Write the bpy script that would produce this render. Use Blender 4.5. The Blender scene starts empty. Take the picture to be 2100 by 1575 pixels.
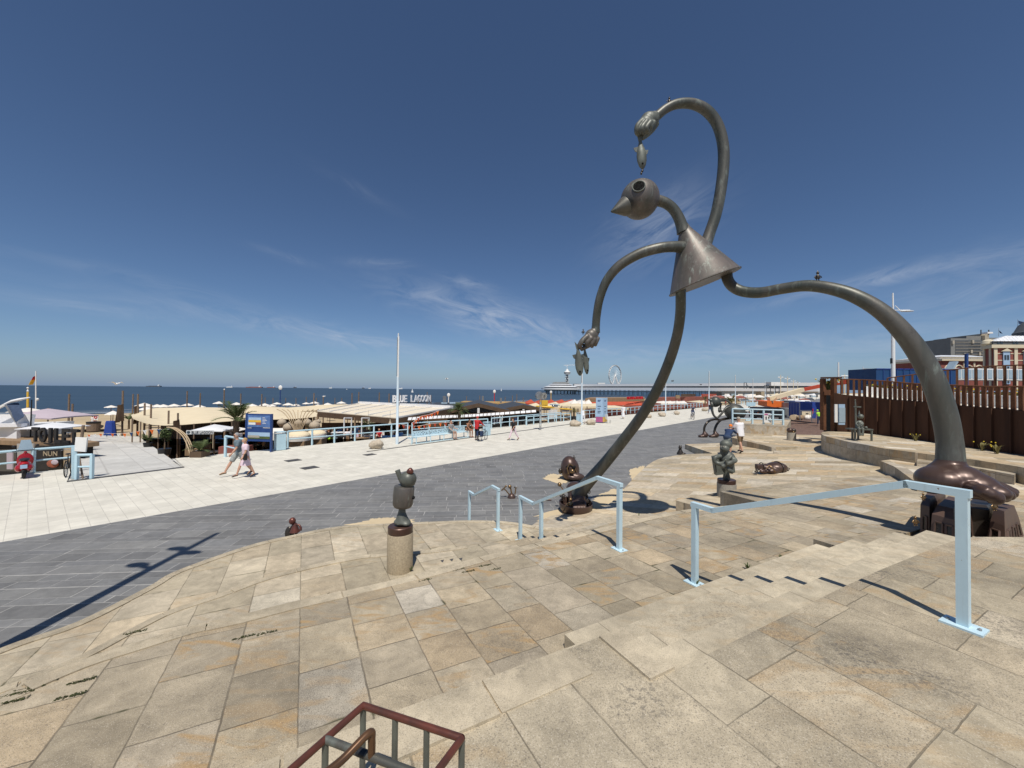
import bpy, bmesh, math, random
from mathutils import Vector as V, Matrix, noise as mnoise
from mathutils.geometry import tessellate_polygon
random.seed(7)
R_ = math.radians
sc = bpy.context.scene
COL = sc.collection
# ---------------------------------------------------------------- camera
F = 790.0
CAMZ = 3.8
cam_d = bpy.data.cameras.new("camera")
cam_d.sensor_fit = 'HORIZONTAL'; cam_d.sensor_width = 36.0
cam_d.lens = 36.0 * F / 2100.0
cam_d.clip_start = 0.05; cam_d.clip_end = 90000
cam = bpy.data.objects.new("camera", cam_d); COL.objects.link(cam)
CR = Matrix.Rotation(R_(90.87), 3, 'X') @ Matrix.Rotation(R_(0.54), 3, 'Z')
cam.location = (0, 0, CAMZ); cam.rotation_euler = CR.to_euler()
sc.camera = cam
# ---------------------------------------------------------------- sky, sun, exposure
SUN_EL, SUN_DIR = 62.0, V((0.06, -1.0, 0)).normalized()      # where the sun stands, behind the camera
wd = bpy.data.worlds.new("World"); sc.world = wd; wd.use_nodes = True
wn = wd.node_tree; wn.nodes.clear()
def NN(nt, typ, **kw):
    n = nt.nodes.new(typ)
    for k, v in kw.items():
        if k.startswith('i') and k[1:].isdigit():
            s = n.inputs[int(k[1:])]
            if isinstance(v, bpy.types.NodeSocket): nt.links.new(v, s)
            else: s.default_value = v
        else: setattr(n, k, v)
    return n
def MA(nt, op, a, b=0.0, c=0.0, clamp=False):
    return NN(nt, 'ShaderNodeMath', operation=op, i0=a, i1=b, i2=c, use_clamp=clamp).outputs[0]
def VM(nt, op, a, b=(0, 0, 0)):
    n = NN(nt, 'ShaderNodeVectorMath', operation=op, i0=a, i1=b)
    return n.outputs[1] if op in ('DOT_PRODUCT', 'LENGTH') else n.outputs[0]
def MIX(nt, fac, a, b, blend='MIX'):
    n = nt.nodes.new('ShaderNodeMix'); n.data_type = 'RGBA'; n.blend_type = blend
    for s, v in ((n.inputs[0], fac), (n.inputs[6], a), (n.inputs[7], b)):
        if isinstance(v, bpy.types.NodeSocket): nt.links.new(v, s)
        else: s.default_value = v if not isinstance(v, tuple) or len(v) == 4 else (*v, 1)
    return n.outputs[2]
def RAMP(nt, fac, stops, interp='LINEAR'):
    n = nt.nodes.new('ShaderNodeValToRGB'); nt.links.new(fac, n.inputs[0])
    cr = n.color_ramp; cr.interpolation = interp
    while len(cr.elements) < len(stops): cr.elements.new(0.5)
    for e, (p, c) in zip(cr.elements, stops):
        e.position = p; e.color = (*c, 1) if not isinstance(c, float) else (c, c, c, 1)
    return n.outputs[0]
def MAPR(nt, v, a, b, c, d):
    return NN(nt, 'ShaderNodeMapRange', i0=v, i1=a, i2=b, i3=c, i4=d).outputs[0]
def NOISE(nt, vec, scale, detail=3.0, rough=0.5, dist=0.0):
    n = NN(nt, 'ShaderNodeTexNoise'); nt.links.new(vec, n.inputs['Vector'])
    n.inputs['Scale'].default_value = scale; n.inputs['Detail'].default_value = detail
    n.inputs['Roughness'].default_value = rough; n.inputs['Distortion'].default_value = dist
    return n.outputs[0]
def ray(px, py):
    return (CR @ V(((px - 1050) / F, (787.5 - py) / F, -1.0)))
def at_z(px, py, z=0.0):
    r = ray(px, py); t = (z - CAMZ) / r.z; return V((r.x * t, r.y * t, z))
def at_d(px, py, y):
    r = ray(px, py); t = y / r.y; return V((r.x * t, y, CAMZ + r.z * t))
def at_pl(px, py, pl):
    a, b, c = pl; r = ray(px, py)
    t = (a - CAMZ) / (r.z - b * r.x - c * r.y); return V((r.x * t, r.y * t, CAMZ + r.z * t))
SKY_STRENGTH, EXPOSURE, SUN_STRENGTH = 0.08, 0.0, 4.3
sky = NN(wn, 'ShaderNodeTexSky', sky_type='NISHITA')
sky.sun_disc = False; sky.sun_elevation = R_(SUN_EL)
sky.sun_rotation = math.atan2(SUN_DIR.x, SUN_DIR.y)
sky.altitude = 0; sky.air_density = 0.82; sky.dust_density = 0.3; sky.ozone_density = 7.0
dirv = VM(wn, 'NORMALIZE', NN(wn, 'ShaderNodeTexCoord').outputs['Generated'])
sepd = NN(wn, 'ShaderNodeSeparateXYZ', i0=dirv).outputs[2]
# sea haze: a dull blue-grey band low over the horizon
skyc = MIX(wn, MA(wn, 'MULTIPLY', MA(wn, 'EXPONENT', MA(wn, 'MULTIPLY', MA(wn, 'ABSOLUTE', sepd), -26.0)), .8), sky.outputs[0], (2.1, 3.2, 5.2, 1))
# thin cirrus: streaks high in the sky, each an ellipse of warped noise round a direction
cm = None
for (px, py, ang, la, wb, st) in ((1020, 655, 14, .20, .040, .85), (690, 690, 8, .30, .022, .45), (1345, 470, -25, .10, .06, .42),
                                 (1800, 572, -6, .16, .014, .5), (2040, 590, -12, .16, .05, .28), (1540, 725, 2, .40, .030, .38),
                                 (960, 580, 10, .06, .012, .4), (170, 628, 4, .13, .012, .25), (300, 575, 6, .2, .012, .12), (740, 390, 20, .08, .012, .08), (2000, 690, 4, .25, .02, .3),
                                 (780, 540, -4, .06, .01, .25), (585, 525, 10, .05, .008, .2)):
    c = ray(px, py).normalized()
    t1 = c.cross(V((0, 0, 1))).normalized(); t2 = t1.cross(c)
    a = R_(-ang); x1 = t1 * math.cos(a) + t2 * math.sin(a); x2 = -t1 * math.sin(a) + t2 * math.cos(a)
    x = VM(wn, 'DOT_PRODUCT', dirv, tuple(x1)); y = VM(wn, 'DOT_PRODUCT', dirv, tuple(x2))
    uv = NN(wn, 'ShaderNodeCombineXYZ', i0=MA(wn, 'MULTIPLY', x, 0.30), i1=y, i2=px * .01).outputs[0]
    nz = NOISE(wn, uv, 26.0, 6.0, 0.62, 1.6)
    f = MA(wn, 'ADD', MA(wn, 'POWER', MA(wn, 'DIVIDE', x, la), 2.0), MA(wn, 'POWER', MA(wn, 'DIVIDE', y, wb), 2.0))
    m = MA(wn, 'MULTIPLY', MA(wn, 'EXPONENT', MA(wn, 'MULTIPLY', f, -1.0)), MAPR(wn, nz, .34, .86, 0, st * 1.35))
    m = MA(wn, 'MULTIPLY', m, MA(wn, 'GREATER_THAN', VM(wn, 'DOT_PRODUCT', dirv, tuple(c)), 0.0))
    cm = m if cm is None else MA(wn, 'ADD', cm, m)
cm = MA(wn, 'MINIMUM', cm, .6)
cl_node = MIX(wn, cm, skyc, (6.2, 6.9, 8.2, 1))
bg = NN(wn, 'ShaderNodeBackground', i0=cl_node, i1=SKY_STRENGTH)
wo = NN(wn, 'ShaderNodeOutputWorld'); wn.links.new(bg.outputs[0], wo.inputs[0])
sl = bpy.data.lights.new("sun", 'SUN'); sl.energy = SUN_STRENGTH; sl.angle = R_(0.5); sl.color = (1.0, 0.95, 0.87)
so = bpy.data.objects.new("sun", sl); COL.objects.link(so); so.location = (5, -20, 60)
ce = math.cos(R_(SUN_EL))
so.rotation_euler = V((SUN_DIR.x * ce, SUN_DIR.y * ce, math.sin(R_(SUN_EL)))).to_track_quat('Z', 'Y').to_euler()
sc.view_settings.view_transform = 'Standard'; sc.view_settings.look = 'None'
sc.view_settings.exposure = EXPOSURE; sc.view_settings.gamma = 1.0
# ---------------------------------------------------------------- materials
EV, DV = V((0.88, 0.475, 0)).normalized(), V((-0.475, 0.88, 0)).normalized()   # paving grid of the terraces
UV_, NV = V((0.66, 0.75, 0)).normalized(), V((-0.75, 0.66, 0)).normalized()   # along the promenade / towards the sea
MATS = {}
def new_mat(name):
    m = bpy.data.materials.new(name); m.use_nodes = True; nt = m.node_tree; nt.nodes.clear()
    b = nt.nodes.new('ShaderNodeBsdfPrincipled'); o = nt.nodes.new('ShaderNodeOutputMaterial')
    nt.links.new(b.outputs[0], o.inputs[0]); MATS[name] = m; return m, nt, b
def setin(nt, b, **kw):
    for k, v in kw.items():
        s = b.inputs[k.replace('_', ' ')]
        if isinstance(v, bpy.types.NodeSocket): nt.links.new(v, s)
        else: s.default_value = (*v, 1) if isinstance(v, tuple) and len(v) == 3 else v
def simple(name, col, rough=.6, metal=0.0, var=.18, scale=6.0, bump=0.0, spec=.4, col2=None, streak=False):
    m, nt, b = new_mat(name)
    co = NN(nt, 'ShaderNodeTexCoord').outputs['Object']
    if streak: co = VM(nt, 'MULTIPLY', co, (1, 1, .15))
    n1 = NOISE(nt, co, scale, 5.0, .6)
    c2 = col2 if col2 else tuple(c * (1 - var) for c in col); c1 = tuple(min(1, c * (1 + var * .5)) for c in col)
    setin(nt, b, Base_Color=RAMP(nt, n1, ((.32, c2), (.68, c1))), Metallic=metal,
          Roughness=MAPR(nt, NOISE(nt, co, scale * 2.3, 3.0), 0.3, 0.7, max(.03, rough - .08), min(1, rough + .08)))
    b.inputs['Specular IOR Level'].default_value = spec
    if bump:
        bn = NN(nt, 'ShaderNodeBump', i0=.5, i1=bump); nt.links.new(NOISE(nt, co, scale * 4, 4.0), bn.inputs['Height'])
        nt.links.new(bn.outputs[0], b.inputs['Normal'])
    return m
def slabs(name, A, B, h, wmin, wmax, joint, tones, jointcol, speck=.5, rust=.3, stain=.3, warp=.1, seed=1.0, rough=.75, bumpd=.004, jw=.5, speckscale=170.0, moss=0.0, lichen=0.0, mott=1.0, stack=False):
    m, nt, b = new_mat(name)
    P = NN(nt, 'ShaderNodeNewGeometry').outputs['Position']
    Pw = VM(nt, 'ADD', P, VM(nt, 'SCALE', NN(nt, 'ShaderNodeTexNoise', i2=3.0).outputs[1], (0, 0, 0)))
    a = VM(nt, 'DOT_PRODUCT', P, tuple(A)); bb = VM(nt, 'DOT_PRODUCT', P, tuple(B))
    jit = MA(nt, 'MULTIPLY', MA(nt, 'SUBTRACT', NOISE(nt, P, 9.0, 2.0), .5), joint * 1.6)
    a = MA(nt, 'ADD', a, jit); bb = MA(nt, 'ADD', bb, jit)
    aw = MA(nt, 'ADD', a, MA(nt, 'MULTIPLY', MA(nt, 'SINE', MA(nt, 'MULTIPLY', a, 2.9 / max(h, .3))), warp * h))
    ra = MA(nt, 'ADD', MA(nt, 'DIVIDE', aw, h), 500.0)
    row = MA(nt, 'FLOOR', ra); fa = MA(nt, 'FRACT', ra)
    wn1 = NN(nt, 'ShaderNodeTexWhiteNoise', noise_dimensions='2D')
    nt.links.new(NN(nt, 'ShaderNodeCombineXYZ', i0=row, i1=seed).outputs[0], wn1.inputs[0])
    w = MAPR(nt, wn1.outputs[0], 0, 1, wmin, wmax)
    sepc = NN(nt, 'ShaderNodeSeparateColor', i0=wn1.outputs[1])
    ph = MA(nt, 'MULTIPLY', sepc.outputs[0], 0.0 if stack else 30.0)
    rb = MA(nt, 'ADD', MA(nt, 'ADD', MA(nt, 'DIVIDE', bb, w), 500.0),
            MA(nt, 'ADD', ph, MA(nt, 'MULTIPLY', MA(nt, 'SINE', MA(nt, 'ADD', MA(nt, 'MULTIPLY', bb, 2.1), ph)), warp * 1.2)))
    colm = MA(nt, 'FLOOR', rb); fb = MA(nt, 'FRACT', rb)
    da = MA(nt, 'MULTIPLY', MA(nt, 'MINIMUM', fa, MA(nt, 'SUBTRACT', 1.0, fa)), h)
    db = MA(nt, 'MULTIPLY', MA(nt, 'MINIMUM', fb, MA(nt, 'SUBTRACT', 1.0, fb)), w)
    dist = MA(nt, 'MINIMUM', da, db)
    jm = MAPR(nt, dist, joint * .45, joint, 1.0, 0.0)
    wn2 = NN(nt, 'ShaderNodeTexWhiteNoise', noise_dimensions='3D')
    nt.links.new(NN(nt, 'ShaderNodeCombineXYZ', i0=row, i1=colm, i2=seed).outputs[0], wn2.inputs[0])
    idc = NN(nt, 'ShaderNodeSeparateColor', i0=wn2.outputs[1])
    base = RAMP(nt, wn2.outputs[0], tones, 'LINEAR')
    vv = MAPR(nt, idc.outputs[2], 0, 1, 1 - .20 * mott, 1 + .10 * mott); base = MIX(nt, 1.0, base, NN(nt, 'ShaderNodeCombineColor', i0=vv, i1=vv, i2=vv).outputs[0], 'MULTIPLY')
    # each slab looks at the noises from its own place
    off = VM(nt, 'SCALE', wn2.outputs[1], (0, 0, 0)); off.node.inputs[3].default_value = 37.0
    Ps = VM(nt, 'ADD', P, off)
    brd = MAPR(nt, NOISE(nt, P, 1.1, 4.0, .6), .3, .7, 1 - stain * .55, 1 + stain * .18)
    mid = MAPR(nt, NOISE(nt, Ps, 5.5, 6.0, .68, .6), .3, .72, 1 - .30 * mott, 1 + .16 * mott)
    base = MIX(nt, 1.0, base, NN(nt, 'ShaderNodeCombineColor', i0=MA(nt, 'MULTIPLY', brd, mid), i1=MA(nt, 'MULTIPLY', brd, mid), i2=MA(nt, 'MULTIPLY', MA(nt, 'MULTIPLY', brd, mid), .985)).outputs[0], 'MULTIPLY')
    if rust:
        Pr = VM(nt, 'MULTIPLY', Ps, (1.0, 2.6, 1.0))
        rv = NOISE(nt, Pr, 1.9, 4.0, .55, 1.4)
        rm = MA(nt, 'MULTIPLY', MAPR(nt, rv, .50, .64, 0, 1), MA(nt, 'MULTIPLY', MAPR(nt, idc.outputs[1], .45, .8, 0, 1), rust))
        base = MIX(nt, rm, base, (.40, .27, .135, 1))
    if speck:
        sp = NOISE(nt, P, speckscale, 2.0, .6)
        base = MIX(nt, MA(nt, 'MULTIPLY', MAPR(nt, sp, .56, .66, 0, 1), MA(nt, 'MULTIPLY', MAPR(nt, idc.outputs[0], 0, 1, .25, 1.0), speck)), base, (.13, .115, .10, 1))
        sp2 = NOISE(nt, P, speckscale * .34, 3.0, .7)
        base = MIX(nt, MA(nt, 'MULTIPLY', MAPR(nt, sp2, .60, .70, 0, 1), speck * .55), base, (.16, .135, .11, 1))
        base = MIX(nt, MA(nt, 'MULTIPLY', MAPR(nt, sp, .40, .32, 0, 1), speck * .4), base, (.78, .72, .62, 1))
    if lichen:
        ln = MA(nt, 'MULTIPLY', MAPR(nt, NOISE(nt, P, 42.0, 3.0, .7), .52, .60, 0, 1), MAPR(nt, NOISE(nt, P, .95, 3.0, .6), .50, .68, 0, lichen))
        base = MIX(nt, ln, base, (.105, .095, .085, 1))
    base = MIX(nt, MA(nt, 'MULTIPLY', MA(nt, 'MULTIPLY', jm, jw), MAPR(nt, NOISE(nt, P, 3.5, 3.0, .6), .35, .6, .45, 1.0)), base, (*jointcol, 1))
    if moss:
        ms = MA(nt, 'MULTIPLY', MAPR(nt, dist, joint * .5, joint * 2.6, 1, 0), MAPR(nt, NOISE(nt, P, 2.3, 3.0, .6), .58, .64, 0, moss))
        base = MIX(nt, ms, base, (.06, .06, .025, 1))
    setin(nt, b, Base_Color=base, Roughness=rough)
    b.inputs['Specular IOR Level'].default_value = .25
    hgt = MA(nt, 'ADD', MA(nt, 'MULTIPLY', jm, -1.0), MA(nt, 'ADD', MA(nt, 'MULTIPLY', NOISE(nt, P, 60.0, 4.0, .7), .45), MA(nt, 'MULTIPLY', idc.outputs[2], .25)))
    bn = NN(nt, 'ShaderNodeBump', i0=.6, i1=bumpd); nt.links.new(hgt, bn.inputs['Height']); nt.links.new(bn.outputs[0], b.inputs['Normal'])
    return m
ST = ((0, (.40, .335, .245)), (.18, (.52, .43, .30)), (.36, (.47, .405, .315)), (.52, (.60, .505, .365)), (.66, (.50, .375, .235)), (.8, (.57, .50, .40)), (.93, (.60, .53, .425)), (1, (.66, .60, .51)))
SM = ((0, (.42, .355, .25)), (.22, (.49, .41, .29)), (.45, (.455, .385, .285)), (.65, (.52, .435, .305)), (.80, (.51, .395, .255)), (.9, (.46, .39, .28)), (1, (.62, .55, .44)))
SL = ((0, (.50, .425, .305)), (.3, (.56, .48, .345)), (.6, (.53, .455, .34)), (.85, (.56, .46, .32)), (1, (.61, .54, .42)))
SU = ((0, (.46, .39, .275)), (.25, (.53, .45, .32)), (.5, (.495, .425, .31)), (.7, (.56, .475, .34)), (.85, (.50, .41, .285)), (1, (.60, .53, .41)))
SR = tuple((p, (c[0] * 1.09, c[1] * 1.08, c[2] * 1.05)) for p, c in ST)
slabs('stone_upper', EV, DV, .46, .55, 1.35, .0055, SU, (.12, .10, .07), speck=1.0, rust=.6, stain=.75, warp=.09, seed=3.1, lichen=.85, jw=.75)
slabs('stone_middle', EV, DV, .46, .36, .66, .007, SM, (.11, .092, .066), speck=1.0, rust=.95, stain=.6, warp=.07, seed=8.7, jw=.8, moss=.85, lichen=.35)
slabs('stone_lower', EV, DV, .58, .6, 1.0, .008, SL, (.13, .11, .075), speck=.6, rust=.35, stain=.5, warp=.06, seed=5.3, jw=.75, moss=.6, lichen=.35)
slabs('stone_step', DV, EV, 7.3, .8, 1.5, .006, ((0, (.55, .47, .345)), (.5, (.60, .52, .385)), (1, (.57, .49, .36))), (.14, .115, .08), speck=.7, rust=.5, stain=.5, warp=0, seed=5.9, jw=.7, lichen=.5)
slabs('stone_square', V((.62, .78, 0)), V((-.78, .62, 0)), .50, .65, 1.5, .010, SR, (.22, .18, .12), speck=.2, rust=.35, stain=.25, warp=.12, seed=2.2, jw=.5)
slabs('stone_kerb', EV, DV, 50.0, 60.0, 80.0, .001, ((0, (.57, .485, .345)), (.5, (.60, .51, .37)), (1, (.57, .485, .345))), (.3, .25, .18), speck=.8, rust=.2, stain=.6, warp=0, seed=3.9, jw=.0, lichen=.6)
slabs('stone_wall', V((0, 0, 1)), UV_, 1.6, .7, 1.3, .010, tuple((p, tuple(x * .92 for x in c)) for p, c in ST), (.12, .10, .07), speck=.3, rust=.7, stain=.6, seed=4.4, jw=.7)
GP = ((0, (.185, .182, .178)), (.25, (.23, .226, .22)), (.5, (.205, .204, .205)), (.75, (.25, .245, .235)), (1, (.22, .22, .22)))
slabs('plaza_paving', V((-.09, 1, 0)).normalized(), V((1, .09, 0)).normalized(), .32, .55, 1.15, .009, GP, (.50, .48, .44), speck=.1, rust=0, stain=.4, warp=.22, seed=6.6, mott=.6, rough=.6, jw=.75, bumpd=.002)
WP = ((0, (.68, .645, .56)), (.4, (.71, .675, .59)), (.7, (.695, .66, .575)), (1, (.73, .695, .61)))
slabs('promenade_paving', V((-.78, .625, 0)), V((.625, .78, 0)), .56, .36, .36, .010, WP, (.40, .375, .33), speck=0, rust=0, stain=.30, warp=0, seed=1.6, jw=.8, bumpd=.0003, mott=.22, stack=True)
slabs('ramp_paving', UV_, NV, 1.1, 1.4, 2.4, .03, ((0, (.60, .585, .55)), (.5, (.63, .615, .58)), (1, (.575, .56, .53))), (.36, .34, .31), speck=.1, rust=0, stain=.25, seed=9.6, mott=.5, jw=.7)
slabs('brick_path', V((.3, 1, 0)).normalized(), V((1, -.3, 0)).normalized(), .11, .2, .24, .006, ((0, (.17, .10, .075)), (.5, (.22, .135, .10)), (1, (.19, .125, .10))), (.2, .16, .13), speck=0, rust=0, stain=.3, seed=7.7, jw=.5)
# ---------------------------------------------------------------- mesh helpers
def frame(z, up=V((0, 0, 1))):
    z = z.normalized()
    if abs(z.dot(up)) > .98: up = V((0, 1, 0)) if abs(z.y) < .9 else V((1, 0, 0))
    x = up.cross(z).normalized(); return x, z.cross(x)
def basis(o, x, y, z):
    return Matrix(((x.x, y.x, z.x, o.x), (x.y, y.y, z.y, o.y), (x.z, y.z, z.z, o.z), (0, 0, 0, 1)))
def axis_m(p, q):
    z = (q - p).normalized(); x, y = frame(z); return basis(p, x, y, z)
class MB:
    def __init__(s): s.v = []; s.f = []
    def add(s, vs, fs):
        n = len(s.v); s.v += [V(v) for v in vs]; s.f += [[i + n for i in f] for f in fs]; return s
    def box(s, c, d, rz=0.0, M=None):
        x, y, z = d[0] / 2, d[1] / 2, d[2] / 2
        T = Matrix.Translation(V(c)) @ (M.to_4x4() if M is not None else Matrix.Rotation(rz, 4, 'Z'))
        vs = [T @ V((i, j, k)) for k in (-z, z) for i, j in ((-x, -y), (x, -y), (x, y), (-x, y))]
        return s.add(vs, [[3, 2, 1, 0], [4, 5, 6, 7], [0, 1, 5, 4], [1, 2, 6, 5], [2, 3, 7, 6], [3, 0, 4, 7]])
    def bar(s, p, q, w, h=None, up=V((0, 0, 1)), ext=0.0):
        p, q = V(p), V(q); h = w if h is None else h
        z = (q - p).normalized(); x, y = frame(z, up)
        p = p - z * ext; q = q + z * ext
        return s.box((p + q) / 2, (w, h, (q - p).length), M=basis(V((0, 0, 0)), x, y, z).to_3x3())
    def tube(s, pts, r, n=10, cap=True, closed=False):
        pts = [V(p) for p in pts]; N = len(pts)
        rs = list(r) if isinstance(r, (list, tuple)) else [r] * N
        vs = []; px = None
        for i, p in enumerate(pts):
            if closed: t = pts[(i + 1) % N] - pts[i - 1]
            else: t = pts[min(i + 1, N - 1)] - pts[max(i - 1, 0)]
            t = t.normalized() if t.length > 1e-9 else V((0, 0, 1))
            if px is None: x, y = frame(t)
            else:
                x = px - t * px.dot(t); x = x.normalized() if x.length > 1e-6 else frame(t)[0]; y = t.cross(x)
            px = x
            vs += [p + (x * math.cos(2 * math.pi * k / n) + y * math.sin(2 * math.pi * k / n)) * rs[i] for k in range(n)]
        fs = []
        for i in range(N if closed else N - 1):
            a, b = i * n, ((i + 1) % N) * n
            fs += [[a + k, a + (k + 1) % n, b + (k + 1) % n, b + k] for k in range(n)]
        if cap and not closed: fs += [list(range(n))[::-1], [(N - 1) * n + k for k in range(n)]]
        return s.add(vs, fs)
    def lathe(s, prof, M=None, n=20, sx=1.0, sy=1.0):
        M = M if M is not None else Matrix.Identity(4); vs = []; fs = []
        for r, z in prof:
            vs += [M @ V((r * sx * math.cos(2 * math.pi * k / n), r * sy * math.sin(2 * math.pi * k / n), z)) for k in range(n)]
        for i in range(len(prof) - 1):
            a, b = i * n, (i + 1) * n
            fs += [[a + k, a + (k + 1) % n, b + (k + 1) % n, b + k] for k in range(n)]
        if prof[0][0] > 1e-5: fs.append(list(range(n))[::-1])
        if prof[-1][0] > 1e-5: fs.append([(len(prof) - 1) * n + k for k in range(n)])
        return s.add(vs, fs)
    def ell(s, c, r, M=None, nu=16, nv=10, t0=0.0, t1=math.pi):
        r = (r, r, r) if not isinstance(r, (tuple, list)) else r
        T = Matrix.Translation(V(c)) @ ((M.to_4x4() if M is not None else Matrix.Identity(4)) @ Matrix.Diagonal((r[0], r[1], r[2], 1)))
        return s.lathe([(max(math.sin(t0 + (t1 - t0) * i / nv), 1e-6), math.cos(t0 + (t1 - t0) * i / nv)) for i in range(nv, -1, -1)], T, nu)
    def prism(s, pts, vec):
        pts = [V(p) for p in pts]; vec = V(vec); n = len(pts)
        tri = tessellate_polygon([pts])
        vs = pts + [p + vec for p in pts]; fs = []
        nrm = V((0, 0, 0))
        for i in range(n): nrm += pts[i].cross(pts[(i + 1) % n])
        flip = nrm.dot(vec) > 0
        for t in tri:
            t = list(t); a, b, c = (pts[i] for i in t)
            if ((b - a).cross(c - a)).dot(vec) > 0: t = t[::-1]
            fs.append(t); fs.append([i + n for i in t[::-1]])
        for i in range(n):
            j = (i + 1) % n; q = [i, j, j + n, i + n]; fs.append(q if flip else q[::-1])
        return s.add(vs, fs)
    def poly(s, pts): return s.add(pts, [list(range(len(pts)))])
    def grid(s, fn, nu, nv, thick=0.0, tv=V((0, 0, -1))):
        vs = [fn(i / nu, j / nv) for j in range(nv + 1) for i in range(nu + 1)]
        fs = [[j * (nu + 1) + i, j * (nu + 1) + i + 1, (j + 1) * (nu + 1) + i + 1, (j + 1) * (nu + 1) + i] for j in range(nv) for i in range(nu)]
        if thick:
            k = len(vs); vs2 = [v + tv * thick for v in vs]; fs2 = [[i + k for i in f[::-1]] for f in fs]
            ed = [j * (nu + 1) for j in range(nv + 1)]; rim = list(range(nu + 1)) + [(j + 1) * (nu + 1) + nu for j in range(nv)] + [nv * (nu + 1) + i for i in range(nu - 1, -1, -1)] + [j * (nu + 1) for j in range(nv - 1, 0, -1)]
            sd = [[rim[i], rim[(i + 1) % len(rim)], rim[(i + 1) % len(rim)] + k, rim[i] + k][::-1] for i in range(len(rim))]
            return s.add(vs + vs2, fs + fs2 + sd)
        return s.add(vs, fs)
    def xf(s, M):
        s.v = [M @ v for v in s.v]; return s
    def build(s, name, mat, parent=None, smooth=False, local=False):
        vs = s.v
        if parent is not None and not local:
            Mi = mworld(parent).inverted(); vs = [Mi @ v for v in vs]
        me = bpy.data.meshes.new(name); me.from_pydata([tuple(v) for v in vs], [], s.f)
        me.materials.append(MATS[mat] if isinstance(mat, str) else mat)
        if smooth:
            me.polygons.foreach_set('use_smooth', [True] * len(me.polygons))
            try: me.set_sharp_from_angle(angle=R_(smooth if smooth is not True else 50))
            except Exception: pass
        o = bpy.data.objects.new(name, me); COL.objects.link(o)
        if parent is not None: o.parent = parent
        return o
def mworld(o):
    m = o.matrix_basis.copy()
    return mworld(o.parent) @ m if o.parent else m
def fuse(mb, name, mat, parent, voxel, it=3):
    """one continuous surface out of overlapping solids"""
    vs = mb.v; Mi = mworld(parent).inverted() if parent is not None else Matrix.Identity(4)
    me = bpy.data.meshes.new(name); me.from_pydata([tuple(Mi @ v) for v in vs], [], mb.f)
    t = bpy.data.objects.new('temp', me); COL.objects.link(t)
    md = t.modifiers.new('r', 'REMESH'); md.mode = 'VOXEL'; md.voxel_size = voxel; md.use_smooth_shade = True
    if it:
        s2 = t.modifiers.new('s', 'SMOOTH'); s2.iterations = it; s2.factor = .5
    dg = bpy.context.evaluated_depsgraph_get(); dg.update()
    m2 = bpy.data.meshes.new_from_object(t.evaluated_get(dg)); m2.name = name
    bpy.data.objects.remove(t); bpy.data.meshes.remove(me)
    m2.materials.clear(); m2.materials.append(MATS[mat] if isinstance(mat, str) else mat)
    m2.polygons.foreach_set('use_smooth', [True] * len(m2.polygons))
    o = bpy.data.objects.new(name, m2); COL.objects.link(o)
    if parent is not None: o.parent = parent
    return o
def tag(o, label=None, cat=None, group=None, kind=None):
    for k, v in (('label', label), ('category', cat), ('group', group), ('kind', kind)):
        if v: o[k] = v
    return o
def thing(name, label, cat, loc=(0, 0, 0), rz=0.0, group=None):
    o = bpy.data.objects.new(name, None); COL.objects.link(o); o.empty_display_size = .2
    o.location = loc; o.rotation_euler = (0, 0, rz); return tag(o, label, cat, group)
def dup(o, loc, rz=0.0, label=None, group=None, scale=None):
    def cp(x, par):
        c = x.copy(); COL.objects.link(c)
        if par is not None: c.parent = par
        for ch in [k for k in x.children]: cp(ch, c)
        return c
    r = cp(o, None); r.location = loc; r.rotation_euler = (0, 0, rz)
    if scale: r.scale = (scale,) * 3 if not isinstance(scale, tuple) else scale
    return tag(r, label, None, group)
ORD = ['first', 'second', 'third', 'fourth', 'fifth', 'sixth', 'seventh', 'eighth', 'ninth', 'tenth', 'eleventh', 'twelfth', 'thirteenth', 'fourteenth', 'fifteenth',
       'sixteenth', 'seventeenth', 'eighteenth', 'nineteenth', 'twentieth', 'twenty-first', 'twenty-second', 'twenty-third', 'twenty-fourth', 'twenty-fifth', 'twenty-sixth', 'twenty-seventh', 'twenty-eighth', 'twenty-ninth', 'thirtieth'] + [t + u for t in ('thirty-', 'forty-') for u in ('first', 'second', 'third', 'fourth', 'fifth', 'sixth', 'seventh', 'eighth', 'ninth')]
def spline(pts, per=8):
    """Catmull-Rom through tuples (any length)"""
    P = [tuple(p) for p in pts]; out = []
    P = [tuple(2 * a - b for a, b in zip(P[0], P[1]))] + P + [tuple(2 * a - b for a, b in zip(P[-1], P[-2]))]
    for i in range(1, len(P) - 2):
        for k in range(per):
            t = k / per
            out.append(tuple(.5 * (2 * b + (c - a) * t + (2 * a - 5 * b + 4 * c - d) * t * t + (3 * b - a - 3 * c + d) * t ** 3) for a, b, c, d in zip(*P[i - 1:i + 3])))
    out.append(P[-2]); return out
def text_mb(body, size, depth=.02, bold=0.0):
    cu = bpy.data.curves.new('t', 'FONT'); cu.body = body; cu.size = size; cu.offset = bold; cu.extrude = depth / 2; cu.align_x = 'CENTER'; cu.align_y = 'CENTER'
    t = bpy.data.objects.new('t', cu); COL.objects.link(t)
    dg = bpy.context.evaluated_depsgraph_get(); dg.update()
    me = bpy.data.meshes.new_from_object(t.evaluated_get(dg))
    mb = MB().add([v.co.copy() for v in me.vertices], [list(p.vertices) for p in me.polygons])
    bpy.data.objects.remove(t); bpy.data.curves.remove(cu); bpy.data.meshes.remove(me); return mb
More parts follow.
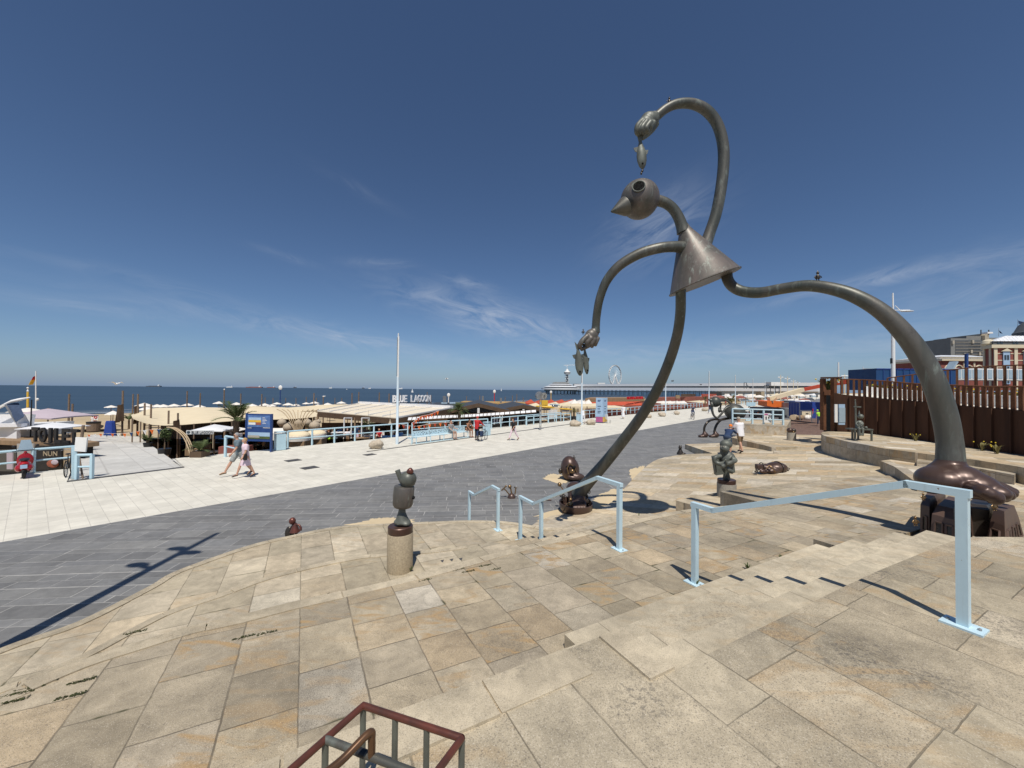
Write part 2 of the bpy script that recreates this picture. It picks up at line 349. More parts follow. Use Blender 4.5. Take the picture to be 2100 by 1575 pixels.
def place_text(body, width, height, o, xdir, updir, name, mat, parent, depth=.02, bold=0.0):
    """lettering fitted into width x height round o, reading along xdir"""
    mb = text_mb(body, 1.0, depth, bold)
    x0 = min(v.x for v in mb.v); x1 = max(v.x for v in mb.v); y0 = min(v.y for v in mb.v); y1 = max(v.y for v in mb.v)
    xd = V(xdir).normalized(); ud = V(updir).normalized(); nd = xd.cross(ud)
    mb.v = [V(o) + xd * ((v.x - (x0 + x1) / 2) / (x1 - x0) * width) + ud * ((v.y - (y0 + y1) / 2) / (y1 - y0) * height) + nd * v.z for v in mb.v]
    return mb.build(name, mat, parent)
# ---------------------------------------------------------------- plain materials
def patina(name, col, col2, pale, rough, metal, amt, sc_=2.0):
    m, nt, b = new_mat(name); co = NN(nt, 'ShaderNodeTexCoord').outputs['Object']; cs = VM(nt, 'MULTIPLY', co, (1, 1, .22))
    c = RAMP(nt, NOISE(nt, cs, sc_, 5.0, .62, .4), ((.35, col2), (.65, col)))
    pm = MA(nt, 'MULTIPLY', MAPR(nt, NOISE(nt, cs, sc_ * 3.2, 6.0, .7, .5), .54, .74, 0, 1), MAPR(nt, NOISE(nt, co, sc_ * .6, 3.0), .40, .66, .15, amt))
    c = MIX(nt, pm, c, (*pale, 1)); c = MIX(nt, MAPR(nt, NOISE(nt, co, sc_ * 2.1, 6.0, .65), .58, .72, 0, .5), c, (.05, .042, .035, 1))
    setin(nt, b, Base_Color=c, Metallic=metal, Roughness=MAPR(nt, pm, 0, 1, rough, min(1, rough + .25))); b.inputs['Specular IOR Level'].default_value = .5
    bn = NN(nt, 'ShaderNodeBump', i0=.4, i1=.006); nt.links.new(NOISE(nt, co, 9.0, 5.0, .6), bn.inputs['Height']); nt.links.new(bn.outputs[0], b.inputs['Normal'])
patina('bronze_patina', (.165, .135, .118), (.105, .10, .086), (.36, .42, .37), .46, .3, 1.0, 4.2)
patina('bronze', (.130, .120, .102), (.066, .074, .062), (.26, .31, .27), .45, .35, .85, 2.2)
patina('bronze_house', (.145, .085, .062), (.10, .068, .055), (.16, .15, .13), .5, .15, .3, 1.5)
simple('bronze_brown', (.085, .056, .044), .36, .35, .3, 1.5, 0, .5, col2=(.085, .05, .04))
simple('bronze_plinth', (.10, .052, .038), .38, .35, .3, 5, 0, .5, col2=(.06, .04, .032))
simple('bronze_dark', (.075, .062, .05), .32, .55, .3, 2.5, 0, .5)
simple('bronze_red', (.17, .052, .034), .34, .35, .35, 9, 0, .5, col2=(.085, .042, .032))
simple('bronze_loop', (.16, .085, .042), .3, .5, .3, 6, 0, .5, col2=(.09, .05, .03))
simple('bronze_green', (.14, .15, .125), .5, .2, .3, 5, 0, .5, col2=(.085, .088, .075))
simple('bronze_gold', (.30, .19, .09), .25, .7, .2, 4)
simple('hollow', (.006, .006, .006), .9, 0, .1)
m, nt, b = new_mat('rail_blue'); co = NN(nt, 'ShaderNodeNewGeometry').outputs['Position']
c = RAMP(nt, NOISE(nt, co, 3.0, 5.0, .65), ((.3, (.50, .66, .725)), (.7, (.56, .725, .79))))
c = MIX(nt, MAPR(nt, NOISE(nt, VM(nt, 'MULTIPLY', co, (1, 1, .12)), 26.0, 3.0, .6), .60, .74, 0, .25), c, (.33, .40, .40, 1))
c = MIX(nt, MAPR(nt, NOISE(nt, co, 34.0, 4.0, .6), .69, .72, 0, .85), c, (.16, .10, .065, 1))
setin(nt, b, Base_Color=c, Roughness=MAPR(nt, NOISE(nt, co, 12.0, 3.0), .3, .7, .28, .5)); b.inputs['Specular IOR Level'].default_value = .5
simple('rail_far', (.48, .66, .74), .4, 0, .05, 3, 0, .5)
simple('sign_blue', (.022, .06, .20), .4, 0, .12, 3)
simple('sand', (.60, .485, .315), .95, 0, .10, 1.2, .02, .1)
simple('beach_sand', (.47, .37, .235), .95, 0, .14, .35, .03, .1)
simple('pedestal_stone', (.42, .345, .235), .85, 0, .25, 40, .01, .2)
simple('pedestal_grey', (.40, .365, .30), .85, 0, .18, 30, .01, .2)
simple('boulder', (.50, .425, .325), .85, 0, .25, 5, .03, .2)
simple('grate', (.10, .095, .09), .6, .3)
simple('white', (.78, .77, .74), .5, 0, .05, 3)
simple('white_roof', (.80, .80, .80), .45, 0, .05, 1)
simple('cream', (.72, .61, .42), .75, 0, .06, .6, 0, .2)
simple('awning', (.73, .65, .51), .7, 0, .05, .5, 0, .2)
simple('parasol_white', (.80, .75, .67), .75, 0, .05, 2, 0, .2)
simple('parasol_lilac', (.50, .42, .46), .75, 0, .05, 2, 0, .2)
simple('wood_post', (.20, .145, .105), .85, 0, .25, 8)
simple('wood', (.30, .20, .115), .8, 0, .25, 5, streak=True)
simple('wood_pale', (.50, .38, .24), .8, 0, .15, 5)
simple('tan_roof', (.42, .26, .09), .8, 0, .15, 2)
simple('dark_roof', (.052, .058, .068), .6, 0, .2, 1.2)
simple('brown_trim', (.115, .072, .042), .7, 0, .2, 2)
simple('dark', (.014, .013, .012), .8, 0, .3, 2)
simple('black', (.018, .018, .02), .45, 0, .2, 4)
simple('red_awning', (.50, .085, .04), .75, 0, .15, .8)
simple('terracotta', (.34, .105, .06), .8, 0, .2, .5)
simple('brick_red', (.30, .105, .08), .85, 0, .15, .8)
simple('yellow', (.72, .45, .05), .5, 0, .1, 2)
simple('orange', (.78, .17, .03), .45, 0, .1, 2)
simple('crane_red', (.48, .07, .03), .5, 0, .15, 1)
simple('red', (.55, .02, .025), .3, 0, .1, 5)
simple('scooter_red', (.33, .012, .018), .18, 0, .1, 5, 0, .6)
simple('corten', (.085, .040, .023), .85, 0, .35, 1.4, .01, .2, col2=(.042, .022, .015), streak=True)
simple('corten_light', (.16, .072, .038), .85, 0, .3, 3, .01, .2)
simple('concrete', (.42, .405, .375), .85, 0, .15, 1.5)
simple('concrete_grey', (.20, .205, .20), .85, 0, .2, .12)
simple('steel', (.30, .31, .32), .4, .5, .15, 4)
simple('lamp_post_blue', (.62, .72, .78), .4, 0, .05, 2)
simple('lamp_white', (.80, .80, .78), .4, 0, .04, 2)
simple('skin', (.52, .30, .205), .6, 0, .08, 14)
simple('skin_tan', (.34, .155, .085), .55, 0, .1, 14)
simple('hair_grey', (.32, .32, .32), .8, 0, .25, 40)
simple('hair_blond', (.48, .30, .12), .8, 0, .25, 40)
simple('hair_dark', (.04, .028, .02), .7, 0, .25, 40)
simple('cloth_bluegrey', (.135, .185, .215), .85, 0, .2, 20)
simple('cloth_greyshort', (.30, .32, .31), .85, 0, .2, 14)
simple('cloth_pink', (.74, .58, .64), .85, 0, .08, 14)
simple('cloth_white', (.80, .79, .80), .85, 0, .06, 9)
simple('cloth_black', (.016, .016, .018), .85, 0, .2, 9)
simple('cloth_navy', (.022, .045, .11), .85, 0, .2, 9)
simple('cloth_red', (.52, .025, .03), .8, 0, .12, 9)
simple('cloth_khaki', (.18, .12, .065), .85, 0, .15, 9)
simple('cloth_grey', (.27, .27, .265), .85, 0, .2, 9)
simple('cloth_orange', (.85, .22, .03), .8, 0, .08, 9)
simple('cloth_jeans', (.04, .065, .12), .85, 0, .2, 9)
simple('hivis', (.45, .85, .05), .6, 0, .05, 9)
simple('leaf', (.085, .115, .04), .7, 0, .35, 4, 0, .3)
simple('leaf_dry', (.19, .165, .065), .8, 0, .3, 4, 0, .2)
simple('flower', (.75, .55, .04), .7, 0, .1, 4)
simple('moss', (.05, .056, .018), .9, 0, .3, 30)
simple('trunk', (.17, .115, .07), .9, 0, .3, 9, .02)
simple('rattan', (.46, .38, .28), .85, 0, .2, 18, .02)
simple('container_blue', (.016, .062, .17), .5, 0, .12, 1)
simple('tarp_blue', (.02, .055, .28), .6, 0, .15, 2)
simple('glass', (.03, .04, .05), .08, 0, .1, 2, 0, .8)
simple('pale_glass', (.35, .45, .52), .15, 0, .1, 2, 0, .8)
simple('tyre', (.02, .02, .02), .8, 0, .1)
simple('hotel_brick', (.27, .085, .065), .85, 0, .12, .5)
simple('hotel_cream', (.66, .58, .42), .7, 0, .08, .3)
simple('zinc_roof', (.78, .79, .80), .4, .1, .05, .3)
simple('slate', (.10, .11, .12), .6, 0, .2, .4)
simple('ship_dark', (.10, .115, .14), .6, 0, .1, .01)
simple('ship_red', (.30, .12, .10), .6, 0, .1, .01)
simple('info_panel', (.10, .19, .42), .4, 0, .35, 3.5)
simple('panel_blue', (.36, .50, .66), .5, 0, .08, 2)
simple('panel_pink', (.42, .10, .25), .6, 0, .08, 2)
simple('panel_yellow', (.66, .44, .10), .6, 0, .08, 2)
# ---------------------------------------------------------------- the ground
def flat(name, pts, z, mat):
    mb = MB(); pts = [V((p[0], p[1], z if len(p) < 3 else p[2])) for p in pts]
    for t in tessellate_polygon([pts]):
        a, b, c = (pts[i] for i in t)
        mb.add([a, b, c], [[0, 1, 2] if (b - a).cross(c - a).z > 0 else [0, 2, 1]])
    return tag(mb.build(name, mat), kind='structure')
def st(s, t): return UV_ * s + NV * t
# land and beach as one sheet, then the sea
land = MB()
ts = [(-30000, -.06), (21.0, -.06), (21.05, -2.4), (60, -2.9), (120, -3.9), (171, -4.55), (260, -6.2)]
def landfn(i, j):
    s = (-400, -60, 0, 60, 140, 300, 700, 1500, 6000, 30000)[i]; t, z = ts[j]
    p = st(s, t); return V((p.x, p.y, z))
land.grid(lambda a, b: landfn(round(a * 9), round(b * 6)), 9, 6)
tag(land.build('beach', 'beach_sand'), kind='structure')
m, nt, b = new_mat('sea')
P = NN(nt, 'ShaderNodeNewGeometry').outputs['Position']
Pr = NN(nt, 'ShaderNodeCombineXYZ', i0=VM(nt, 'DOT_PRODUCT', P, tuple(UV_ * .35)), i1=VM(nt, 'DOT_PRODUCT', P, tuple(NV))).outputs[0]
h = MA(nt, 'ADD', NOISE(nt, Pr, .16, 5.0, .6), MA(nt, 'MULTIPLY', NOISE(nt, Pr, .9, 4.0, .6), .3))
sh = NOISE(nt, Pr, .012, 3.0, .6)
setin(nt, b, Base_Color=RAMP(nt, sh, ((.35, (.026, .050, .080)), (.65, (.040, .070, .105)))), Roughness=.42)
b.inputs['Specular IOR Level'].default_value = .16
bn = NN(nt, 'ShaderNodeBump', i0=.9, i1=.16); nt.links.new(h, bn.inputs['Height']); nt.links.new(bn.outputs[0], b.inputs['Normal'])
seam = MB(); S_ = (-30000, -8000, -2000, -500, -100, 100, 300, 700, 1500, 4000, 12000, 50000); T_ = (165, 185, 220, 300, 450, 800, 1600, 4000, 12000, 60000)
seam.grid(lambda a, b: (lambda p: V((p.x, p.y, -4.5)))(st(S_[round(a * 11)], T_[round(b * 9)])), 11, 9)
tag(seam.build('sea', 'sea'), kind='structure')
# surf line along the beach
sf = MB()
for k in range(3):
    base = 174 + k * 9
    sf.grid(lambda a, bb: (lambda p: V((p.x, p.y, -4.46)))(st(-80 + 520 * a, base + 2.2 * math.sin(a * 60 + k) + bb * (1.6 + 1.2 * math.sin(a * 47 + k * 2)))), 160, 1)
simple('foam', (.42, .47, .52), .9, 0, .2, .3)
tag(sf.build('surf', 'foam'), kind='structure')
flat('plaza', [st(-80, 15.45), st(420, 15.45), st(420, -60), st(-80, -60)], 0.0, 'plaza_paving')
R0 = st(0, 26.9)
def along(px, py, z=0.0):
    p = at_z(px, py, z); return p.dot(UV_), p.dot(NV)
s_r0, s_r1 = along(137, 989)[0], along(400, 957)[0]
rn = [at_z(137, 989), at_z(378, 959)]; rf_ = [at_z(180, 892, -1.5), at_z(284, 895, -1.5)]
rq = [a.lerp(b, (26.9 - a.dot(NV)) / (b.dot(NV) - a.dot(NV))) for a, b in zip(rn, rf_)]
sr = [p.dot(UV_) for p in rn]
flat('promenade', [st(-80, 15.45), st(420, 15.45), st(420, 26.9), V((rq[1].x, rq[1].y, 0)), rn[1], rn[0], V((rq[0].x, rq[0].y, 0)), st(-80, 26.9)], .004, 'promenade_paving')
for a_, b_, lb_ in ((-80, sr[0] - .05, 'pale concrete sea wall under the railing behind the red scooter'), (sr[1] + .1, 420, 'long pale concrete sea wall under the promenade railing')):
    p_, q_ = st(a_, 26.8), st(b_, 26.8); sw = MB().bar(V((p_.x, p_.y, -1.3)), V((q_.x, q_.y, -1.3)), .2, 2.59).build('sea_wall', 'concrete'); tag(sw, lb_, 'wall')
gl = MB()
for (t, w) in ((25.2, .22), (15.5, .06)):
    a0, a1 = (st(28 if t > 20 else -80, t), st(300, t)); nrm = NV * w
    gl.poly([V((*(a0 - nrm).xy, .009)), V((*(a1 - nrm).xy, .009)), V((*(a1 + nrm).xy, .009)), V((*(a0 + nrm).xy, .009))])
gutter = MB().poly([V((*p.xy, .009)) for p in (at_z(752, 927), at_z(1240, 861), at_z(1240, 860), at_z(752, 925.8))])
tag(gutter.build('drain_channel', 'grate'), kind='structure')
# ---------------------------------------------------------------- terraces
PM = (1.70, 0.0, -0.045); PR = (.54, .10097, -.0552)
def solid(name, pts, depth, mat, kind='structure'):
    mb = MB(); low = min(p.z for p in pts); n = len(pts)
    bot = [V((p.x, p.y, -.3)) for p in pts]
    for t in tessellate_polygon([pts]):
        a, b, c = (pts[i] for i in t); mb.add([a, b, c], [[0, 1, 2] if (b - a).cross(c - a).z > 0 else [0, 2, 1]])
    area = sum(pts[i].x * pts[(i + 1) % n].y - pts[(i + 1) % n].x * pts[i].y for i in range(n))
    for i in range(n):
        j = (i + 1) % n; q = [pts[i], pts[j], bot[j], bot[i]]
        mb.add(q, [[3, 2, 1, 0] if area > 0 else [0, 1, 2, 3]])
    return tag(mb.build(name, mat), kind=kind)
def cr_px(pts, per=5):
    return spline(pts, per)
medge = cr_px([(-420, 1630), (-200, 1520), (0, 1427), (167, 1357), (293, 1317), (400, 1285), (500, 1263), (590, 1240), (700, 1215), (850, 1180), (1000, 1140), (1130, 1108), (1300, 1068), (1383, 1050), (1470, 1040), (1562, 1031)], 4)
M_pts = [at_pl(x, y, PM) for x, y in medge] + [at_pl(x, y, PM) for x, y in ((1477, 1008), (1640, 988), (1800, 975), (2250, 985))] + [V((14, 5, 0)), V((9, 1, 0)), V((-4, -1, 0))]
for p in M_pts: p.z = PM[0] + PM[2] * p.y
solid('terrace', M_pts, 2, 'stone_middle')
L1 = cr_px([(-420, 1560), (-250, 1480), (-100, 1440), (40, 1398), (167, 1345), (277, 1287), (350, 1252), (447, 1220), (550, 1183), (657, 1157), (708, 1147), (760, 1139), (900, 1128), (1010, 1112)], 4)
solid('terrace', [at_z(x, y, .95) for x, y in L1] + [V((.6, 6.9, .95)), V((1.2, 3, .95)), V((-2, 1, .95)), V((-5, -1, .95))], 1, 'stone_lower')
L2 = cr_px([(-420, 1510), (-250, 1440), (-80, 1365), (40, 1317), (157, 1278), (300, 1207), (360, 1173), (500, 1123), (593, 1100), (700, 1080), (820, 1074), (960, 1068), (1050, 1072), (1130, 1084), (1230, 1076)], 4)
solid('terrace', [at_z(x, y, .5) for x, y in L2] + [V((3, 6, .5)), V((-2, 1, .5)), V((-6, -1, .5))], 1, 'stone_lower')
edge = cr_px([(1085, 1066), (1153, 1054), (1187, 1052), (1215, 1047), (1255, 1029), (1300, 980), (1340, 946), (1380, 935), (1420, 931), (1462, 930)], 4)
R_pts = [at_pl(x, y, PR) for x, y in edge] + [at_pl(1405, 911, PR), at_pl(1500, 908, PR), at_pl(1560, 893, PR), at_pl(1720, 893, PR)] + [V((22, 22, 0)), V((22, 5, 0)), V((6, 5, 0)), V((1, 7.4, 0))]
for p in R_pts: p.z = PR[0] + PR[1] * p.x + PR[2] * p.y
solid('stone_square', R_pts, 1, 'stone_square')
# upper terrace with its flight of low steps
ZU = 2.15
A1 = at_z(1165, 1331, ZU); A0 = A1 - EV * 7
U2 = at_z(1712, 1212, ZU); dd = (U2 - A1).dot(DV)
A2 = A1 + EV * .45
A3 = A2 + DV * dd
def z_(p, z): return V((p.x, p.y, z))
# notch: the upper terrace steps back along the grid
U_pts = [A0, A1, A1 + EV * .45, A3, U2, at_z(1800, 1171, ZU), at_z(1927, 1119, ZU), at_z(1960, 1108, ZU), at_z(1995, 1101, ZU), at_z(2250, 1102, ZU), V((14, 3, ZU)), V((14, -5, ZU)), V((-8, -5, ZU))]
for p in U_pts: p.z = ZU
solid('terrace', U_pts, 1, 'stone_upper')
s0 = at_z(1160, 1303, 1.67)
for k in range(1, 5):
    z = ZU - .12 * k
    f = A3 + DV * (.3 * k - (A3 - A1).dot(DV) * 0)
    l = A1.dot(EV) + (.0 if k == 4 else .22 if k == 3 else .42)
    if k == 4: l = s0.dot(EV)
    a = f + EV * (l - f.dot(EV)); bq = f + EV * (2.55 if k == 4 else 12)
    xr = {4: 1674, 3: 1752, 2: 1835, 1: 1900}[k]; rr = ray(xr, 1150); rr = rr / rr.y; tt = (rr.x * a.y - a.x) / (EV.x - rr.x * EV.y); bq = a + EV * tt
    solid('terrace_step', [z_(a, z), z_(bq, z), z_(bq - DV * (.3 * k), z), z_(a - DV * (.3 * k), z)], 1, 'stone_step')
# flights between the middle terrace and the plaza, and the step blocks beside them
for k in range(1, 7):
    z = 1.383 - .15 * k
    a, bq = at_pl(985, 1148, PM), at_pl(1400, 1050, PM)
    o = DV * (.42 * k)
    solid('terrace_step', [z_(a + o, z), z_(bq + o, z), z_(bq - DV * .9, z), z_(a - DV * .9, z)], 1, 'stone_lower')
for k in range(1, 4):
    z = .5 - .13 * k; a, bq = at_z(940, 1069, .5), at_z(1075, 1076, .5)
    o = DV * (.38 * k); solid('terrace_step', [z_(a + o, z), z_(bq + o, z), z_(bq, z), z_(a, z)], 1, 'stone_lower')
b0 = at_z(1386, 1026, .80)
solid('step_block', [b0, b0 + EV * 2.2, b0 + EV * 2.2 - DV * 1.6, b0 - DV * 1.6], 1, 'stone_wall')
wc = [at_pl(1668, 1105, (PM[0] + .24, 0, PM[2])), at_pl(1740, 1127, (PM[0] + .24, 0, PM[2])), at_pl(1900, 1082, PM), at_pl(1800, 1072, PM)]
solid('step_block', wc, 1, 'stone_middle')
# moss and low weeds in the open joints
rnm = random.Random(31); mo = MB()
for (x, y, n) in ((407, 1287, 40), (277, 1297, 40), (213, 1345, 34), (155, 1369, 44), (35, 1424, 46), (22, 1440, 30), (168, 1397, 30), (145, 1428, 26), (500, 1307, 22), (548, 1298, 16), (583, 1248, 40), (90, 1400, 26), (230, 1336, 22), (660, 1222, 14), (960, 1172, 24), (995, 1160, 20), (940, 1168, 10), (1015, 1168, 12), (871, 1190, 14), (60, 1412, 20), ):
    c = at_pl(x, y, PM)
    for i in range(n * 3):
        a = rnm.uniform(-1, 1) * .11; a *= .75; q = c + EV * a + DV * rnm.gauss(0, .009); r = rnm.uniform(.004, .010); d = V((rnm.gauss(0, .6), rnm.gauss(0, .6), 1)).normalized(); u, w = frame(d)
        q = q + V((0, 0, rnm.uniform(.001, .009))); mo.add([q - u * r * 1.5, q + w * r * .6, q + u * r * 1.5, q - w * r * .6], [[0, 1, 2, 3]])
tag(mo.build('moss', 'moss'), kind='stuff')
# kerb stones along the edges of the levels
def kerb(pts, w, mat, sgn=1, lift=.012, gap=.008, step=.95, seed=1):
    rk = random.Random(seed); mb = MB(); d = 0.0
    seg = [pts[0]]; acc = 0.0; L = rk.uniform(.7, 1.2) * step; cuts = []
    dense = []
    for a, b in zip(pts, pts[1:]):
        n = max(1, int((b - a).length / .12)); dense += [a.lerp(b, i / n) for i in range(n)]
    dense.append(pts[-1]); cur = [dense[0]]; l = 0.0
    for a, b in zip(dense, dense[1:]):
        l += (b - a).length; cur.append(b)
        if l > L: cuts.append(cur); cur = [b]; l = 0.0; L = rk.uniform(.7, 1.25) * step
    if len(cur) > 1: cuts.append(cur)
    for c in cuts:
        up = V((0, 0, lift + rk.uniform(-.005, .006))); dn = V((0, 0, -.12)); ww = w * rk.uniform(.92, 1.08); A = []; B = []
        for i, p in enumerate(c):
            t = c[min(i + 1, len(c) - 1)] - c[max(i - 1, 0)]; t.z = 0; t.normalize(); n = V((-t.y, t.x, 0)) * sgn
            s_ = t * (gap if i == 0 else -gap if i == len(c) - 1 else 0); A.append(p - n * .006 + s_); B.append(p + n * ww + s_)
        N = len(c); vs = [p + up for p in A] + [p + up for p in B] + [p + dn for p in A] + [p + dn for p in B]; fs = []
        for i in range(N - 1): fs += [[i, i + 1, N + i + 1, N + i], [i, 2 * N + i, 2 * N + i + 1, i + 1], [N + i, N + i + 1, 3 * N + i + 1, 3 * N + i]]
        fs += [[0, N, 3 * N, 2 * N], [N - 1, 3 * N - 1, 4 * N - 1, 2 * N - 1]]; mb.add(vs, fs)
    o = mb.build('kerb', mat); bmk = bmesh.new(); bmk.from_mesh(o.data); bmesh.ops.recalc_face_normals(bmk, faces=bmk.faces); bmk.to_mesh(o.data); bmk.free(); tag(o, kind='structure')
me_ = [at_pl(x, y, PM) for x, y in medge]
kerb(me_, .15, 'stone_kerb', -1, seed=1)
kerb([at_z(x, y, .95) for x, y in L1][:-2], .11, 'stone_kerb', -1, seed=2)
kerb([at_z(x, y, .5) for x, y in L2][:-3], .14, 'stone_kerb', -1, seed=3, step=1.3)
kerb([A0, A1], .24, 'stone_kerb', -1, seed=4, step=.8)
kerb([A1 + EV * .45, A3], .2, 'stone_kerb', -1, seed=6, step=.9)
# sand blown over the plaza
def drift(pts, seed, th=.012):
    rnd = random.Random(seed); c = sum(pts, V((0, 0, 0))) / len(pts); ring = []
    n = len(pts)
    for i in range(n):
        a, bq = pts[i], pts[(i + 1) % n]
        for k in range(14):
            p = a.lerp(bq, k / 14); q = c + (p - c) * (1 + rnd.uniform(-.14, .12) + .12 * mnoise.noise(p * 2.1)); ring.append(V((q.x, q.y, .004)))
    mb = MB(); m2 = [V((*(c + (p - c) * .8).xy, .004 + th)) for p in ring]
    N = len(ring); mb.add(ring + m2 + [V((c.x, c.y, .004 + th * 1.6))], [[i, (i + 1) % N, N + (i + 1) % N, N + i] for i in range(N)] + [[N + i, N + (i + 1) % N, 2 * N] for i in range(N)])
    tag(mb.build('sand_drift', 'sand', smooth=True), kind='stuff')
for k, pl in enumerate(([(1114, 981), (1130, 972), (1160, 975), (1172, 988), (1150, 993), (1128, 987)], [(1290, 963), (1318, 955), (1330, 962), (1306, 987), (1294, 982)],
                        [(710, 1076), (745, 1070), (765, 1063), (800, 1062), (845, 1066), (850, 1082), (720, 1088)], [(1100, 1056), (1140, 1046), (1210, 1030), (1245, 1012), (1280, 1006), (1250, 1040), (1190, 1060), (1120, 1072)],
                        [(1215, 1022), (1250, 1005), (1285, 1002), (1275, 1025), (1240, 1036)])):
    drift([at_z(x, y) for x, y in pl], k)
# ---------------------------------------------------------------- platform, amphitheatre walls, steps at the right
bw = at_pl(1745, 945, PR)
ZT = at_d(1745, 907, bw.y).z
front = cr_px([(1745, 886), (1700, 885), (1685, 888), (1692, 894), (1720, 901), (1745, 907), (1780, 913), (1810, 919), (1877, 928)], 4)
Fr = [at_z(x, y, ZT) for x, y in front]
back = [at_z(x, y, ZT) for x, y in ((2230, 985), (2330, 975), (2280, 960), (2100, 931), (1970, 912), (1850, 895))]
solid('stone_platform', Fr + [at_z(1925, 934, ZT), at_z(2000, 943, ZT), at_z(2085, 956, ZT)] + back, 1, 'stone_square')
def wall_along(name, pts, th, zt, zb, mat, label, cat='wall', out=.012, cap=True):
    """a wall that follows a line of ground points, outer face on the line's right-hand side"""
    r = thing(name, label, cat, (pts[0].x, pts[0].y, zb)); mb = MB(); n = len(pts); L = []; I = []
    for i in range(n):
        t = (pts[min(i + 1, n - 1)] - pts[max(i - 1, 0)]); t.z = 0; t.normalize(); nr = V((t.y, -t.x, 0))
        L.append(pts[i] + nr * out); I.append(pts[i] - nr * th)
    def z(i, v): return v(i) if callable(v) else v
    vs = []
    for i in range(n):
        vs += [V((L[i].x, L[i].y, zb)), V((L[i].x, L[i].y, z(i, zt))), V((I[i].x, I[i].y, z(i, zt))), V((I[i].x, I[i].y, zb))]
    fs = []
    for i in range(n - 1):
        a, b = i * 4, (i + 1) * 4
        for k in range(4): fs.append([a + k, a + (k + 1) % 4, b + (k + 1) % 4, b + k][::-1])
    fs += [[0, 1, 2, 3], [(n - 1) * 4 + k for k in (3, 2, 1, 0)]]
    mb.add(vs, fs); mb.build('wall_face', mat, r); return r
wall_along('stone_wall', Fr[4:][::-1] if False else Fr[4:], .28, ZT + .004, -.2, 'stone_wall', 'curved stone wall along the front of the raised platform with the seated bronze girl')
w2b = at_pl(1806, 966, PR); z2 = at_d(1806, 945, w2b.y).z
W2 = [at_z(x, y, z2) for x, y in ((1806, 945), (1835, 957), (1882, 991))]
solid('stone_platform', [W2[0], W2[1], W2[2], at_z(1960, 985, z2), at_z(1960, 940, z2), at_z(1860, 938, z2)], 1, 'stone_square')
wall_along('stone_wall', W2, .25, z2 + .004, -.2, 'stone_wall', 'short low stone wall sloping down beside the giant bronze foot')
for k, pl in enumerate((((1880, 946), (1930, 950), (2010, 961), (2080, 974), (2088, 966), (1950, 935), (1885, 932)), ((1885, 957), (1950, 963), (2060, 979), (2082, 972), (1950, 945), (1890, 940)))):
    solid('terrace_step', [at_z(x, y, ZT - .2 * (k + 1)) for x, y in pl], 1, 'stone_wall')
# middle distance: platform with the snail, its steps, block wall and side wall
z1 = 1.0
solid('stone_platform', [at_z(x, y, z1) for x, y in ((1583, 917), (1690, 916), (1712, 905), (1700, 893), (1530, 888), (1500, 897))], 1, 'stone_square')
solid('terrace_step', [at_z(x, y, z1 - .16) for x, y in ((1587, 928), (1698, 927), (1712, 905), (1583, 908))], 1, 'stone_wall')
wall_along('stone_wall', [at_z(1503, 895, z1), at_z(1583, 917.5, z1)], .2, z1 + .004, -.2, 'stone_wall', 'long stone side wall of the ramp, dark face behind the man in white')
bl0 = at_z(1512, 888, z1); bl1 = at_z(1614, 893.5, z1)
zb_ = at_d(1614, 873, bl1.y).z
wall_along('block_wall', [bl0, bl1], .6, zb_, .2, 'stone_wall', 'low wall of upright stone blocks under the pale blue railing')
solid('stone_platform', [z_(bl0, zb_ - .02), z_(bl1, zb_ - .02), z_(bl1 + V((4.6, 6, 0)), zb_ - .02), z_(bl0 + V((3.1, 5, 0)), zb_ - .02)], 1, 'stone_square')
flat('brick_path', [at_z(x, y, .06) for x, y in ((1570, 893), (1700, 925), (1800, 900), (1800, 858), (1640, 853))], .06, 'brick_path')
def railing(label, base, h, mat, n_mid=1, w=.05, lean=0.0, cat='railing', group=None, sign=None, diag=False):
    r = thing('railing', label, cat, base[0], group=group)
    for p in base: MB().bar(p, p + V((0, 0, h)), w).build('post', mat, r)
    for a, b in zip(base, base[1:]):
        for k in range(n_mid + 1):
            z = h * (1 - k / (n_mid + 1)) - (.02 if k == 0 else 0)
            MB().tube([a + V((0, 0, z)), b + V((0, 0, z))], w * (.55 if k == 0 else .4), 8).build('rail', mat, r)
    return r
rb = [at_d(x, y, bl0.y + (bl1.y - bl0.y) * (x - 1512) / 102 + .3) for x, y in ((1502, 868), (1543, 868), (1566, 869.5), (1585, 870.5), (1606, 872.5))]
for p in rb: p.z = zb_
rg = railing('pale blue railing with three bars on the block wall beside the round bronze giant', rb, 1.0, 'rail_blue', 2, .09)
nt_ = MB().box(at_d(1574, 857, rb[2].y - .12), (.48, .02, .62)); no = nt_.build('notice_board', 'white')
tag(no, 'white notice with two dark figures hung on the pale blue railing', 'sign')
for dx in (-.09, .09):
    tb = MB(); tb.ell(at_d(1574, 855.5, rb[2].y - .14) + V((dx, 0, 0)), (.045, .012, .05)).box(at_d(1574, 855.5, rb[2].y - .14) + V((dx, 0, -.10)), (.07, .02, .12)); tb.build('symbol', 'black', no)
MB().box(at_d(1574, 850, rb[2].y - .135), (.4, .012, .09)).build('header', 'panel_pink', no)
